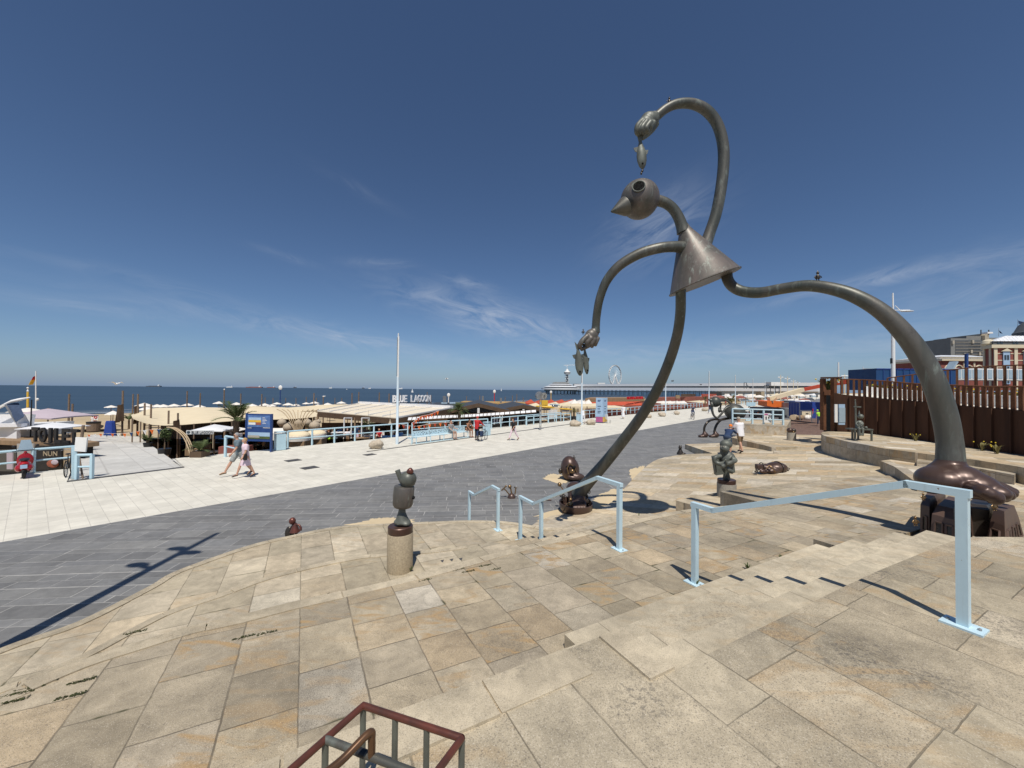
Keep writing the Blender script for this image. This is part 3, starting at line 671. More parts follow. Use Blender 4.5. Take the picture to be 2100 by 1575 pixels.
# ---------------------------------------------------------------- corten wall and fences
wp = [(1712, 884, 806, 778), (1745, 886, 811, 779), (1776, 889, 814, 780), (1820, 894, 819, 783), (1880, 902, 823, 788), (1956, 913, 831, 791), (2032, 924, 837, 794), (2100, 934, 843, 794), (2190, 948, 851, 796)]
wpd = spline(wp, 6)
Bp = [at_z(a, b, ZT) for a, b, c, d in wpd]
Tz = [at_d(a, c, p.y).z for (a, b, c, d), p in zip(wpd, Bp)]
Fz = [at_d(a, d, p.y).z for (a, b, c, d), p in zip(wpd, Bp)]
cw = wall_along('corten_wall', Bp, .25, lambda i: Tz[i], 0, 'corten', 'long curved rusty steel retaining wall behind the terrace at the right')
rib = MB(); acc = 0
def walk(pts, step):
    out = []; acc = 0.0
    for i in range(len(pts) - 1):
        d = (pts[i + 1] - pts[i]).length
        while acc < d:
            out.append((i, acc / d)); acc += step
        acc -= d
    return out
for i, f in walk(Bp, .62):
    p = Bp[i].lerp(Bp[i + 1], f); z = Tz[i] + (Tz[i + 1] - Tz[i]) * f; t = (Bp[i + 1] - Bp[i]).normalized(); nr = V((t.y, -t.x, 0))
    q = p + nr * .045; rib.box((q.x, q.y, (ZT - .1 + z) / 2), (.05, .07, z - ZT + .1), math.atan2(t.y, t.x))
o = rib.build('seam_rib', 'corten', cw); o['kind'] = 'stuff'
def picket_fence(label, pts, z0, z1, step, mat='corten_light'):
    r = thing('corten_fence', label, 'fence', (pts[0].x, pts[0].y, z0[0])); mb = MB(); pm = MB(); tr = MB()
    for n, (i, f) in enumerate(walk(pts, step)):
        p = pts[i].lerp(pts[i + 1], f); a = z0[i] + (z0[i + 1] - z0[i]) * f; b = z1[i] + (z1[i + 1] - z1[i]) * f; t = (pts[i + 1] - pts[i]).normalized()
        if n % 5 == 0: pm.box((p.x, p.y, (a + b) / 2), (.09, .09, b - a), math.atan2(t.y, t.x))
        else: mb.box((p.x, p.y, (a + b) / 2), (.09, .10, b - a), math.atan2(t.y, t.x) + .35)
    tr.tube([V((p.x, p.y, b + .02)) for p, b in zip(pts, z1)], .035, 6)
    mb.build('picket', mat, r)['kind'] = 'stuff'; pm.build('fence_post', mat, r)['kind'] = 'stuff'; tr.build('top_rail', mat, r); return r
picket_fence('rusty steel picket fence along the top of the long curved retaining wall', [p + V((.1, .05, 0)) for p in Bp], Tz, Fz, .24)
# walkway on top of the wall, pale kerb wall, second fence
bk = [p + V((2.6, 1.2, 0)) for p in Bp]; bk2 = [p + V((5.5, 2.5, 0)) for p in Bp]
mb = MB()
for i in range(len(Bp) - 1):
    mb.add([V((Bp[i].x + .26, Bp[i].y + .1, Tz[i] - .05)), V((Bp[i + 1].x + .26, Bp[i + 1].y + .1, Tz[i + 1] - .05)), V((bk2[i + 1].x, bk2[i + 1].y, Tz[i + 1] - .03)), V((bk2[i].x, bk2[i].y, Tz[i] - .03))], [[0, 1, 2, 3]])
tag(mb.build('walkway', 'promenade_paving'), kind='structure')
wall_along('kerb_wall', bk, .3, lambda i: Tz[i] + .42, 1.0, 'white', 'pale low wall behind the lower rusty fence')
sp = [(1820, 776), (1880, 768), (1950, 759), (2030, 752), (2100, 749), (2200, 744)]
spd = spline(sp, 5)
S2 = [at_d(x, y, 23.5 - (x - 1820) * .018) for x, y in spd]
picket_fence('upper rusty steel picket fence in front of the brick hotel', [z_(p, 0) for p in S2], [p.z - 1.35 + .25 * (1 - i / len(S2)) for i, p in enumerate(S2)], [p.z for p in S2], .36)
mb = MB()
for i in range(len(S2) - 1):
    a, b = S2[i], S2[i + 1]; mb.add([V((a.x, a.y, a.z - 1.3)), V((b.x, b.y, b.z - 1.3)), V((b.x, b.y, 2)), V((a.x, a.y, 2))], [[0, 1, 2, 3]])
bt = tag(mb.build('corten_wall', 'corten'), 'rusty steel base wall of the upper fence, above the planted strip', 'wall')
# portal at the left end of the corten wall
pt = thing('corten_portal', 'tall rusty steel doorway frame at the end of the retaining wall', 'gateway', at_z(1686, 885, ZT))
D0 = Bp[0].y
pA, pB = at_d(1688, 885, D0 + .5), at_d(1710, 884, D0 + .1)
zt_ = at_d(1687, 776, D0).z
MB().box((pA.x, pA.y, (ZT + zt_) / 2), (.16, .22, zt_ - ZT), .1).build('pillar', 'corten_light', pt)
MB().box((pB.x, pB.y, (ZT + zt_) / 2), (.16, .22, zt_ - ZT), .1).build('pillar', 'corten_light', pt)
zl = at_d(1700, 805, D0).z
MB().bar(V((pA.x, pA.y, zl)), V((pB.x, pB.y, zl)), .4, .28, ext=-.12).build('lintel', 'corten_light', pt)
MB().bar(V((pA.x, pA.y, zt_ + .05)), V((pB.x + .3, pB.y, zt_ + .05)), .5, .07, ext=.1).build('top_beam', 'corten', pt)
dA, dB = at_d(1690, 885, D0 + 2.2), at_d(1712, 884, D0 + 1.2); MB().bar(V((dA.x, dA.y, (ZT + zl) / 2 - .1)), V((dB.x, dB.y, (ZT + zl) / 2 - .1)), .06, zl - ZT + .3).build('passage_shade_panel', 'dark', pt)  # near-black panel set behind the pillars: the doorway's inner shade painted as colour
for (xa, xb, ya, yb, m, lb) in ((1711.5, 1717, 829, 866, 'white', 'narrow white poster on the rusty wall next to the doorway'), (1719.5, 1732, 829, 871, 'panel_blue', 'tall pale blue picture poster on the rusty wall')):
    D = Bp[2].y - .35; a, b = at_d(xa, yb, D), at_d(xb, ya, D)
    po = tag(MB().bar(V((a.x, a.y, (a.z + b.z) / 2)), V((b.x, b.y, (a.z + b.z) / 2)), .05, b.z - a.z).build('wall_poster', m), lb, 'poster')
    if m == 'panel_blue': MB().bar(V((a.x, a.y - .03, a.z + .5)), V((b.x, b.y - .03, a.z + .5)), .03, .75).build('picture', 'pale_glass', po)
# ---------------------------------------------------------------- handrails on the terraces
def handrail(label, A, B, h, ka, kb, w=.058, mids=(), zm=None):
    r = thing('handrail', label, 'handrail', A, group='pale blue handrails on the terrace steps')
    dr = V((B.x - A.x, B.y - A.y, 0)).normalized(); up = V((0, 0, 1)); At, Bt = A + up * h, B + up * h
    K1, K2 = At + dr * ka, Bt - dr * kb
    sd = dr.cross(up)
    for p, q in ((At - dr * w / 2, K1), (K1, K2), (K2, Bt + dr * w / 2)):
        MB().bar(p, q, w, w * .9, ext=.012).build('top_rail', 'rail_blue', r)
    for p, t in [(A, At), (B, Bt)] + [(m, None) for m in mids]:
        if t is None:
            f = (p - K1).dot(dr) / max(.01, (K2 - K1).dot(dr)); t = V((p.x, p.y, K1.z + (K2.z - K1.z) * f))
        MB().box((p.x, p.y, (p.z + t.z - w * .45) / 2), (w, w, t.z - w * .45 - p.z), math.atan2(dr.y, dr.x)).build('post', 'rail_blue', r)
        pl = MB().box((p.x, p.y, p.z + .007), (.21, .15, .014), math.atan2(dr.y, dr.x))
        b = pl.build('base_plate', 'rail_blue', r)
        for sx in (-.075, .075): MB().lathe([(.011, 0), (.011, .01), (.004, .014)], Matrix.Translation(V((p.x, p.y, p.z + .014)) + dr * sx), 8).build('bolt', 'steel', b)
    return r
hA, hB = at_pl(1425, 1197, PM), at_z(1976, 1285, ZU)
handrail('nearest pale blue handrail, long sloping top bar beside the upper steps', hA, hB, .945, .24, .29, .06)
hB2 = at_pl(1270, 1127, PM); hA2 = at_z(1067, 1110, .5)
hA2.z = .5
m2 = hA2.lerp(hB2, .28); m2.z = .78
handrail('middle pale blue handrail with three posts on the steps by the boat sculpture', hA2, hB2, .96, .55, .5, .062, mids=[m2])
hB1 = at_z(1021, 1087, .5); hA1 = at_z(962, 1079, 0.0)
handrail('farthest pale blue handrail leading down to the grey plaza', hA1, hB1, .95, .35, .35, .062)
# ---------------------------------------------------------------- the giant bronze figure
def px3(l): return at_d(l[0], l[1], l[2])
def limb(pts, per=8, n=20):
    """pts: (px, py, depth, width in px)"""
    s = spline(pts, per); return [at_d(a, b, c) for a, b, c, d in s], [d / 2 * c / F * (1 - .15 * min(1, max(0, (a - 1550) / 380))) for a, b, c, d in s], n
G = thing('giant_sculpture', 'giant green-brown bronze figure striding over the terrace, fish held above its mouth', 'sculpture', at_z(1180, 1040))
def limb_obj(name, pts, mat='bronze', flare=None):
    p, r, n = limb(pts); o = MB().tube(p, r, 24).build(name, mat, G, smooth=60); return o
limb_obj('arm', [(1446, 505, 8.7, 24), (1456, 476, 8.7, 22), (1468, 440, 8.68, 22), (1478, 390, 8.66, 22), (1484, 335, 8.64, 22), (1482, 292, 8.62, 21.5), (1470, 253, 8.6, 21), (1448, 226, 8.58, 21), (1420, 213, 8.56, 20), (1390, 213, 8.54, 19), (1366, 223, 8.52, 18), (1345, 240, 8.5, 19)])
limb_obj('arm', [(1400, 507, 8.5, 24), (1378, 506, 8.45, 22), (1350, 509, 8.42, 21.5), (1310, 521, 8.5, 21), (1270, 545, 8.6, 20), (1244, 576, 8.7, 18.5), (1230, 612, 8.8, 17), (1224, 645, 8.9, 16.5), (1222, 668, 8.95, 16.5), (1221, 682, 8.95, 19)])
limb_obj('leg', [(1396, 588, 8.6, 20), (1396, 605, 8.65, 20), (1395, 645, 8.9, 20), (1388, 690, 9.2, 20), (1372, 742, 9.6, 20.5), (1347, 800, 10.1, 21), (1314, 855, 10.7, 21.5), (1278, 903, 11.2, 22), (1242, 948, 11.7, 23), (1207, 988, 12.1, 25), (1184, 1017, 12.3, 28)])
limb_obj('leg', [(1490, 552, 8.7, 22), (1492, 572, 8.6, 21), (1503, 588, 8.5, 21), (1525, 598, 8.35, 21.5), (1560, 600, 8.1, 22), (1605, 592, 7.8, 22.5), (1655, 586, 7.5, 24), (1705, 592, 7.2, 26.5), (1755, 608, 6.95, 30), (1805, 637, 6.75, 34), (1848, 677, 6.6, 38), (1885, 726, 6.5, 42), (1916, 785, 6.4, 45), (1937, 850, 6.35, 47), (1947, 905, 6.32, 47.5), (1949, 948, 6.3, 52)])
# neck and cone body
ca, cb = at_d(1401, 462, 8.6), at_d(1443.5, 579, 8.6)
cz = (cb - ca).length
Mc = axis_m(ca, cb)
MB().lathe([(.10, 0.0), (.125, .10), (.17, .2), (.735, cz - .03), (.762, cz - .012), (.765, cz), (.755, cz + .014), (.72, cz + .012), (0.0, cz + .012)], Mc, 56).build('body', 'bronze_patina', G, smooth=40)
np_, nr_, _ = limb([(1343, 411, 8.6, 24), (1352, 412, 8.6, 22), (1366, 417, 8.6, 21), (1380, 428, 8.6, 20.5), (1391, 445, 8.6, 21), (1398, 463, 8.6, 23), (1402, 476, 8.6, 27)])
MB().tube(np_, nr_, 22).build('neck', 'bronze', G, smooth=60)
hc = at_d(1312, 409, 8.6); hr = 39.5 * 8.6 / F
ho = MB().ell(hc, hr, Matrix.Rotation(R_(12), 3, 'Y') @ Matrix.Diagonal((.98, .98, 1.0)), 40, 24).build('head', 'bronze_patina', G, smooth=True)
def hole(px, py, w, h, up, name):
    """a dark opening with a raised lip lying on the head"""
    d = ray(px, py).normalized(); o = V((0, 0, CAMZ)); oc = o - hc; bq = oc.dot(d); t = -bq - math.sqrt(max(0, bq * bq - oc.length_squared + hr * hr)); p = o + d * t; n = (p - hc).normalized()
    if up: n = (p - hc + V((0, 0, hr * up))).normalized(); p = hc + n * hr
    x, y = frame(n); k = 8.6 / F
    MB().lathe([(0, .004), (w * k, .004)], basis(p - n * .012, x, y, n), 24).build(name, 'hollow', ho)
    MB().tube([p - n * .012 + (x * math.cos(a) + y * math.sin(a)) * w * k for a in [2 * math.pi * i / 28 for i in range(28)]], .014, 8, closed=True).build('lip', 'bronze_green', ho)
hole(1310, 381, 12, 8, .0, 'mouth_hole')
hole(1280, 409.5, 4.6, 8, 0, 'eye_hole')
be, bt_ = at_d(1283, 423, 8.30), at_d(1253.5, 434, 8.22)
MB().lathe([(.185, 0), (.205, .02), (.195, .05), (.02, (bt_ - be).length), (0, (bt_ - be).length + .008)], axis_m(be, bt_), 28).build('nose', 'bronze', ho, smooth=40)
# hands: palm, four bent fingers and a thumb fused into one surface
def hand(pts_palm, fingers, mat, vox=.014):
    mb = MB()
    for (a, b, c, rx, ry, rz) in pts_palm: mb.ell(at_d(a, b, c), (rx, ry, rz), None, 18, 12)
    for f in fingers:
        p, r, n = limb(f, 5, 12); mb.tube(p, r, 12); mb.ell(p[-1], r[-1], None, 10, 8); mb.ell(p[0], r[0], None, 10, 8)
    return fuse(mb, 'hand', mat, G, vox, 4)
hand([(1332, 246, 8.5, .20, .16, .17), (1325, 254, 8.48, .18, .16, .17), (1341, 241, 8.5, .14, .12, .13)],
     [[(1318, 248, 8.38, 13), (1308, 258, 8.34, 12), (1306, 270, 8.36, 11), (1310, 276, 8.42, 10)],
      [(1326, 250, 8.33, 12), (1317, 262, 8.30, 11.5), (1317, 271, 8.33, 10), (1322, 273, 8.40, 9)],
      [(1334, 251, 8.33, 11), (1326, 262, 8.30, 10.5), (1327, 268, 8.33, 9.5), (1332, 269, 8.4, 8)],
      [(1341, 251, 8.36, 10), (1335, 259, 8.34, 9.5), (1335, 265, 8.36, 8.5)],
      [(1346, 254, 8.52, 12), (1338, 266, 8.52, 11), (1327, 277, 8.48, 10), (1318, 284, 8.44, 8)]], 'bronze_green')
hand([(1213, 688, 8.93, .15, .13, .15), (1208, 694, 8.92, .14, .13, .12), (1219, 682, 8.94, .11, .10, .13)],
     [[(1204, 690, 8.85, 12), (1194, 699, 8.83, 11), (1189, 708, 8.85, 10), (1190, 713, 8.9, 8.5)],
      [(1212, 694, 8.84, 11), (1204, 703, 8.84, 10), (1205, 709, 8.87, 9)],
      [(1219, 696, 8.86, 10), (1213, 705, 8.86, 9.5), (1214, 710, 8.9, 8.5)],
      [(1226, 694, 8.9, 9), (1222, 703, 8.9, 9), (1221, 707, 8.94, 8)],
      [(1222, 698, 9.02, 11), (1212, 706, 9.0, 10), (1199, 713, 8.95, 9), (1193, 717, 8.93, 7)]], 'bronze_patina')
def fish(top, bot, width, D, roll):
    a, b = at_d(top[0], top[1], D), at_d(bot[0], bot[1], D); L = (b - a).length; M = axis_m(a, b) @ Matrix.Rotation(R_(roll), 4, 'Z'); w = width / 2 * D / F
    f = MB().lathe([(w * .30, 0), (w * .42, L * .10), (w * .80, L * .30), (w, L * .52), (w * .95, L * .70), (w * .70, L * .87), (w * .35, L * .97), (0.001, L)], M, 20, 1.0, .6).build('fish', 'bronze_green', G, smooth=60)
    MB().prism([M @ V((x, -.012, z)) for x, z in ((-.035, 0), (.035, 0), (.06, -.18), (.005, -.11), (-.07, -.20))], M.to_3x3() @ V((0, .024, 0))).build('tail_fin', 'bronze_green', f)
    for s, zz in ((1, .18), (-1, .34)):
        MB().prism([M @ V((s * w * .6, -.01, L * zz)), M @ V((s * w * 1.45, -.01, L * (zz + .02))), M @ V((s * w * 1.2, -.01, L * (zz + .14))), M @ V((s * w * .75, -.01, L * (zz + .2)))], M.to_3x3() @ V((0, .02, 0))).build('fin', 'bronze_green', f)
    for s in (1, -1): MB().ell(M @ V((0, s * w * .5, L * .84)), .022, None, 10, 8).build('eye', 'hollow', f)
fish((1313, 290), (1318, 347), 20, 8.42, 10)
fish((1185, 716), (1190, 771), 17, 8.88, 5)
fish((1199, 716), (1204, 768), 13, 8.98, -25)
def figurine(p, h, parent, name='small_figure', mat='bronze_dark', arms=True, lean=0.0):
    M = Matrix.Translation(V(p)) @ Matrix.Rotation(lean, 4, 'Y') @ Matrix.Diagonal((h, h, h, 1)); mb = MB()
    for s in (-1, 1): mb.tube([M @ V((s * .09, 0, .28)), M @ V((s * .11, 0, .04))], .045 * h, 8).ell(M @ V((s * .12, -.04, .04)), (.06 * h, .09 * h, .045 * h), None, 8, 6)
    mb.lathe([(.22, .26), (.23, .28), (.08, .66), (.05, .70)], M, 14); mb.ell(M @ V((0, 0, .80)), .13 * h, None, 14, 10); mb.lathe([(.07, .9), (.01, 1.05)], M, 10)
    if arms:
        for s in (-1, 1): mb.tube([M @ V((s * .08, 0, .58)), M @ V((s * .26, -.03, .50)), M @ V((s * .34, -.05, .34))], [.035 * h, .04 * h, .055 * h], 8)
    return mb.build(name, mat, parent, smooth=50)
figurine(at_d(1372.5, 214, 8.54), .17, G); figurine(at_d(1677, 577, 7.38), .20, G); figurine(at_d(1196, 686, 8.85), .13, G)
fg = MB(); q = at_d(1317, 351, 8.42); fg.ell(q, .028, None, 10, 8).ell(q + V((-.02, 0, -.05)), (.022, .02, .035)).ell(q + V((.012, 0, .03)), .02); fg.build('small_figure', 'bronze_dark', G, smooth=True)
# the standing foot at the right
f0 = at_d(1949, 948, 6.3)
mb = MB(); p, r, n = limb([(1948, 925, 6.32, 47.5), (1949, 948, 6.3, 54), (1946, 968, 6.3, 84), (1944, 984, 6.3, 112)], 4); mb.tube(p, r, 24)
for (a, b, c, rx, ry, rz) in ((1918, 985, 6.3, .24, .30, .205), (1932, 984, 6.25, .36, .36, .24), (1960, 983, 6.2, .38, .38, .27), (1985, 993, 6.1, .36, .38, .23), (2006, 1003, 6.02, .24, .42, .17), (1908, 994, 6.32, .17, .24, .15)):
    mb.ell(at_d(a, b, c), (rx * .88, ry * .95, rz * .94), None, 24, 16)
for i, (a, b, c, w) in enumerate(((2040, 1021, 5.5, 33), (2058, 1019, 5.76, 25), (2068, 1016, 6.0, 23), (2075, 1012, 6.22, 21), (2078, 1008, 6.42, 18))):
    sx, sy = 1990 + i * 9, 1002 - i * 2.5
    pp, rr, n = limb([(sx, sy, max(c + .1, 5.92), w * 1.05), ((sx + a) / 2 + 2, (sy + b) / 2 - 3, c + .05, w * 1.02), (a, b, c, w)], 5); mb.tube(pp, rr, 14); mb.ell(pp[-1], rr[-1] * 1.06, None, 14, 10)
fuse(mb, 'foot', 'bronze_brown', G, .017, 2)
# the other foot, in the boat
mb = MB(); mb.ell(at_d(1185, 1030, 12.25), (.30, .36, .17), None, 18, 12).ell(at_d(1188, 1022, 12.2), (.2, .22, .2), None, 16, 12)
for i in range(5): mb.tube([at_d(1178 + i * 5, 1032, 12.0), at_d(1176 + i * 6, 1041, 11.75)], [.07, .05], 8).ell(at_d(1176 + i * 6, 1041, 11.75), .05, None, 8, 6)
fuse(mb, 'foot', 'bronze_brown', G, .03, 3)
# ---------------------------------------------------------------- block houses under the foot
def block_house(name, pts, ztop, label, recess, taper=.86, chamfer=.22, mat='bronze_house', zbase=1.25):
    r = thing(name, label, 'sculpture', pts[0], group=None); c = sum(pts, V((0, 0, 0))) / len(pts); mb = MB(); n = len(pts); rings = []
    for z, f in ((zbase, 1.0), (ztop - chamfer, taper), (ztop, taper * .72)):
        rings.append([V((c.x + (p.x - c.x) * f, c.y + (p.y - c.y) * f, z)) for p in pts])
    vs = sum(rings, []); fs = [list(range(n))[::-1], [2 * n + k for k in range(n)]]
    for i in range(2): fs += [[i * n + k, i * n + (k + 1) % n, (i + 1) * n + (k + 1) % n, (i + 1) * n + k] for k in range(n)]
    mb.add(vs, fs).build('block', mat, r)
    a, b = rings[0], rings[1]
    for (e, u0, u1, v0, v1) in recess:
        j = (e + 1) % n
        def P(u, v, o=0.0):
            q = a[e].lerp(a[j], u).lerp(b[e].lerp(b[j], u), v); nr = (a[j] - a[e]).cross(V((0, 0, 1))).normalized(); return q + nr * o
        w = MB().add([P(u0, v0, .004), P(u1, v0, .004), P(u1, v1, .004), P(u0, v1, .004)], [[0, 1, 2, 3]]).build('window', 'bronze_dark', r)
        fr = MB()
        for q0, q1 in (((u0, v0), (u1, v0)), ((u1, v0), (u1, v1)), ((u1, v1), (u0, v1)), ((u0, v1), (u0, v0))): fr.bar(P(*q0, .006), P(*q1, .006), .022)
        fr.build('window_frame', mat, w)
    return r
def ground_m(p): return PM[0] + PM[2] * p.y
h1 = [at_pl(x, y, PM) for x, y in ((1906, 1113), (1958, 1128), (2002, 1095), (1942, 1080))]
zt1 = at_d(1945, 1030, h1[0].y + .25).z
block_house('house_block', h1, zt1, 'brown bronze house block with square window under the heel of the giant foot', [(0, .18, .52, .32, .78), (0, .66, .95, .3, .78), (1, .3, .7, .35, .75)], .88, .13, zbase=ground_m(h1[1]) - .02)
h0 = [at_pl(x, y, PM) for x, y in ((1886, 1100), (1906, 1106), (1942, 1076), (1908, 1066))]
block_house('house_block', h0, at_d(1905, 1018, h0[0].y + .2).z, 'dark bronze house block tucked behind the brown one under the heel', [(0, .3, .75, .3, .7)], .92, .09, 'bronze_house', zbase=ground_m(h0[1]) - .05)
h2 = [at_pl(x, y, PM) for x, y in ((2022, 1112), (2062, 1126), (2100, 1100), (2048, 1088))]
block_house('house_block', h2, at_d(2062, 1036, h2[0].y + .25).z, 'grey-brown bronze house block with three slit windows under the toes', [(1, .14, .3, .12, .75), (1, .42, .58, .12, .75), (1, .7, .86, .12, .75), (0, .2, .7, .1, .7)], .74, .2, 'bronze_house', zbase=ground_m(h2[1]) - .02)
h3 = [at_pl(x, y, PM) for x, y in ((1975, 1096), (2030, 1104), (2050, 1084), (1995, 1076))]
block_house('house_block', h3, at_d(2010, 1034, h3[0].y).z, 'dark bronze block in the shade under the arch of the giant foot', [], .95, .05, 'bronze_dark', zbase=ground_m(h3[1]) - .02)
figs = thing('small_sculpture', 'tiny bronze figures squeezed under the toes of the giant foot', 'sculpture', at_d(2040, 1040, 5.9))
for (x, y, d, h) in ((2039, 1047, 5.75, .15), (1893, 1026, 6.1, .12), (1877, 1078, 6.25, .16)): figurine(at_d(x, y, d), h, figs, 'small_figure', 'bronze_gold')
# ---------------------------------------------------------------- the smaller bronzes
def P_at(px, py, Y): return at_d(px, py, Y)
# girl with a braid on a round pedestal
b = at_z(820, 1168, .95); Y = b.y; k = Y / F
g = thing('pedestal_sculpture', 'bronze figure with ball head and barrel body on a round speckled stone pedestal', 'sculpture', b)
MB().lathe([(.198, 0), (.198, .575), (.19, .585), (0, .585)], Matrix.Translation(b), 40).build('pedestal', 'pedestal_stone', g, smooth=40)
dz = b.z + .585
MB().lathe([(.188, 0), (.192, .012), (.192, .10), (.18, .112), (0, .112)], Matrix.Translation((b.x, b.y, dz)), 40).build('plinth', 'bronze_plinth', g, smooth=40)
dz += .112
mb = MB(); o = V((b.x, b.y, dz))
mb.tube([o + V((.03, 0, .40)), o + V((.025, 0, .28)), o + V((.02, 0, .20)), o + V((.02, 0, .12)), o + V((.03, 0, .04))], [.048, .05, .06, .09, .12], 16).ell(o + V((.03, -.01, .055)), (.135, .10, .06), None, 18, 10).ell(o + V((.10, -.03, .04)), (.075, .085, .042), None, 16, 8)
fuse(mb, 'leg', 'bronze_green', g, .012, 3)
tilt = Matrix.Rotation(R_(4), 4, 'Y')
MB().lathe([(0, .0), (.10, .004), (.135, .02), (.155, .06), (.162, .20), (.158, .33), (.15, .345), (.13, .35), (0, .35)], Matrix.Translation(o + V((.028, 0, .27))) @ tilt, 36).build('body', 'bronze_patina', g, smooth=45)
MB().ell(o + V((.20, -.02, .44)), (.03, .04, .028), None, 10, 8).build('knob', 'hollow', g, smooth=True)
hd = P_at(837, 983, Y); hd.y = b.y
MB().lathe([(.05, -.17), (.06, -.12), (.105, -.085), (.128, -.02), (.13, .03), (.11, .08), (.06, .118), (0, .13)], Matrix.Translation(hd), 32).build('head', 'bronze_green', g, smooth=True)
q = P_at(841, 967, Y - .04)
ns = MB().lathe([(.05, -.02), (.056, 0), (.045, .03), (.018, .058), (0, .062)], axis_m(q, q + V((.01, -.01, .06))), 20).build('nose', 'bronze_red', g, smooth=50)
MB().tube([P_at(827, 997, Y), P_at(821, 982, Y), P_at(815, 964, Y)], [.025, .034, .040], 16).build('braid', 'bronze_green', g, smooth=50)
# man with a book on a pedestal
b = at_pl(1490, 1036, PR); Y = b.y; k = Y / F
g = thing('pedestal_sculpture', 'green bronze creature hugging a big book on a pale round pedestal', 'sculpture', b)
hp = at_d(1490, 991, Y).z - b.z
MB().lathe([(17.8 * k, 0), (17.8 * k, hp), (0, hp)], Matrix.Translation(b), 36).build('pedestal', 'pedestal_grey', g, smooth=40)
MB().lathe([(17 * k, 0), (17 * k, 7.5 * k), (16.4 * k, 8.2 * k), (0, 8.2 * k)], Matrix.Translation(b + V((0, 0, hp))), 36).build('plinth', 'bronze_plinth', g, smooth=40)
mb = MB()
mb.tube([P_at(1492, 982, Y), P_at(1489, 962, Y - .05), P_at(1482, 950, Y), P_at(1484, 938, Y)], [5.5 * k, 4.5 * k, 5 * k, 6 * k], 12).bar(P_at(1488, 984, Y), P_at(1490, 964, Y - .04), 8 * k, 7 * k)
mb.build('leg', 'bronze_green', g, smooth=40)
bk_ = MB().prism([P_at(1463, 937, Y - .05), P_at(1504, 931, Y - .05), P_at(1508, 969, Y - .05), P_at(1469, 975, Y - .05)], (0.03, .18, 0)); bk_.build('book', 'bronze_green', g)
mb = MB().ell(P_at(1484, 926, Y - .08), (7 * k, 8 * k, 12 * k), None, 14, 10).ell(P_at(1494, 942, Y - .1), (14 * k, 10 * k, 16 * k), None, 16, 10); 
for s in ([(1478, 935, -.25), (1467, 938, -.3), (1466, 946, -.3), (1474, 951, -.35), (1484, 950, -.4), (1490, 946, -.42)], [(1500, 938, -.25), (1508, 944, -.3), (1500, 948, -.4), (1490, 952, -.42), (1480, 958, -.42)], [(1488, 955, -.3), (1494, 964, -.35), (1502, 968, -.3)]):
    pp = spline([(x, y, Y + d) for x, y, d in s], 4); mb.tube([at_d(*q) for q in pp], 4.4 * k, 12)
for i in range(4): mb.ell(P_at(1488 + i * 1.2, 943 + i * 3.2, Y - .5), (2.6 * k, 2 * k, 1.5 * k), None, 8, 6)
fuse(mb, 'arms', 'bronze_green', g, .02, 2)
mb = MB().ell(P_at(1489, 911, Y - .1), (12 * k, 11 * k, 9.5 * k), None, 18, 12).ell(P_at(1486, 920, Y - .15), (9 * k, 9 * k, 8 * k), None, 16, 10).prism([P_at(1492, 902, Y), P_at(1500, 899, Y), P_at(1499, 908, Y)], (0, .08, 0))
h = fuse(mb, 'head', 'bronze_green', g, .018, 2)
for i in range(5): MB().box(P_at(1479.5 + i * 3.6, 915.5 + .3 * i, Y - .1 - .58 * 12 * k * (1.35 if 0 < i < 4 else 1.15)), (1.1 * k, .02, 2.6 * k)).build('tooth', 'pedestal_grey', h)
# lying animal
b = at_pl(1580, 969, PR); Y = b.y; k = Y / F
g = thing('animal_sculpture', 'shiny brown bronze pig-like animal tied with rope, lying on the stone square', 'sculpture', b)
mb = MB().ell(P_at(1592, 959, Y), (21 * k, 17 * k, 11.5 * k), None, 24, 14).ell(P_at(1571, 959, Y), (12 * k, 12 * k, 8 * k), None, 18, 12).tube([P_at(1571, 958, Y), P_at(1558, 958, Y - .05)], [7 * k, 6 * k], 14).box(P_at(1556, 957, Y - .05), (11 * k, 10 * k, 10 * k))
mb.ell(P_at(1586, 966, Y - .22), (13 * k, 7 * k, 6 * k), None, 14, 8).ell(P_at(1566, 967, Y - .2), (9 * k, 4 * k, 4 * k), None, 12, 8)
fuse(mb, 'body', 'bronze_brown', g, .018, 3)
MB().tube([P_at(1611, 964, Y), P_at(1615, 966, Y), P_at(1617, 963, Y - .05), P_at(1616, 960, Y), P_at(1619, 962, Y)], 1.5 * k, 8).build('tail', 'bronze_dark', g, smooth=60)
for cx, ry, rz in ((1595, 18, 12.2), (1562, 9, 9)):
    c = P_at(cx, 959 if cx > 1580 else 958, Y); MB().tube([c + V((.12 * k * 0, math.cos(a) * ry * k, math.sin(a) * rz * k)) for a in [2 * math.pi * i / 24 for i in range(24)]], .9 * k, 6, closed=True).build('rope', 'bronze_dark', g, smooth=60)
MB().tube([P_at(1572, 961, Y - .32), P_at(1578, 954, Y - .3), P_at(1584, 960, Y - .42), P_at(1590, 968, Y - .4)], 1.1 * k, 8).build('rope', 'bronze_gold', g, smooth=60)
for (x, y) in ((1551, 963), (1549, 967)): MB().ell(P_at(x + 2, y, Y - .25), (4 * k, 3 * k, 2 * k), None, 10, 6).build('trotter', 'bronze_dark', g, smooth=True)
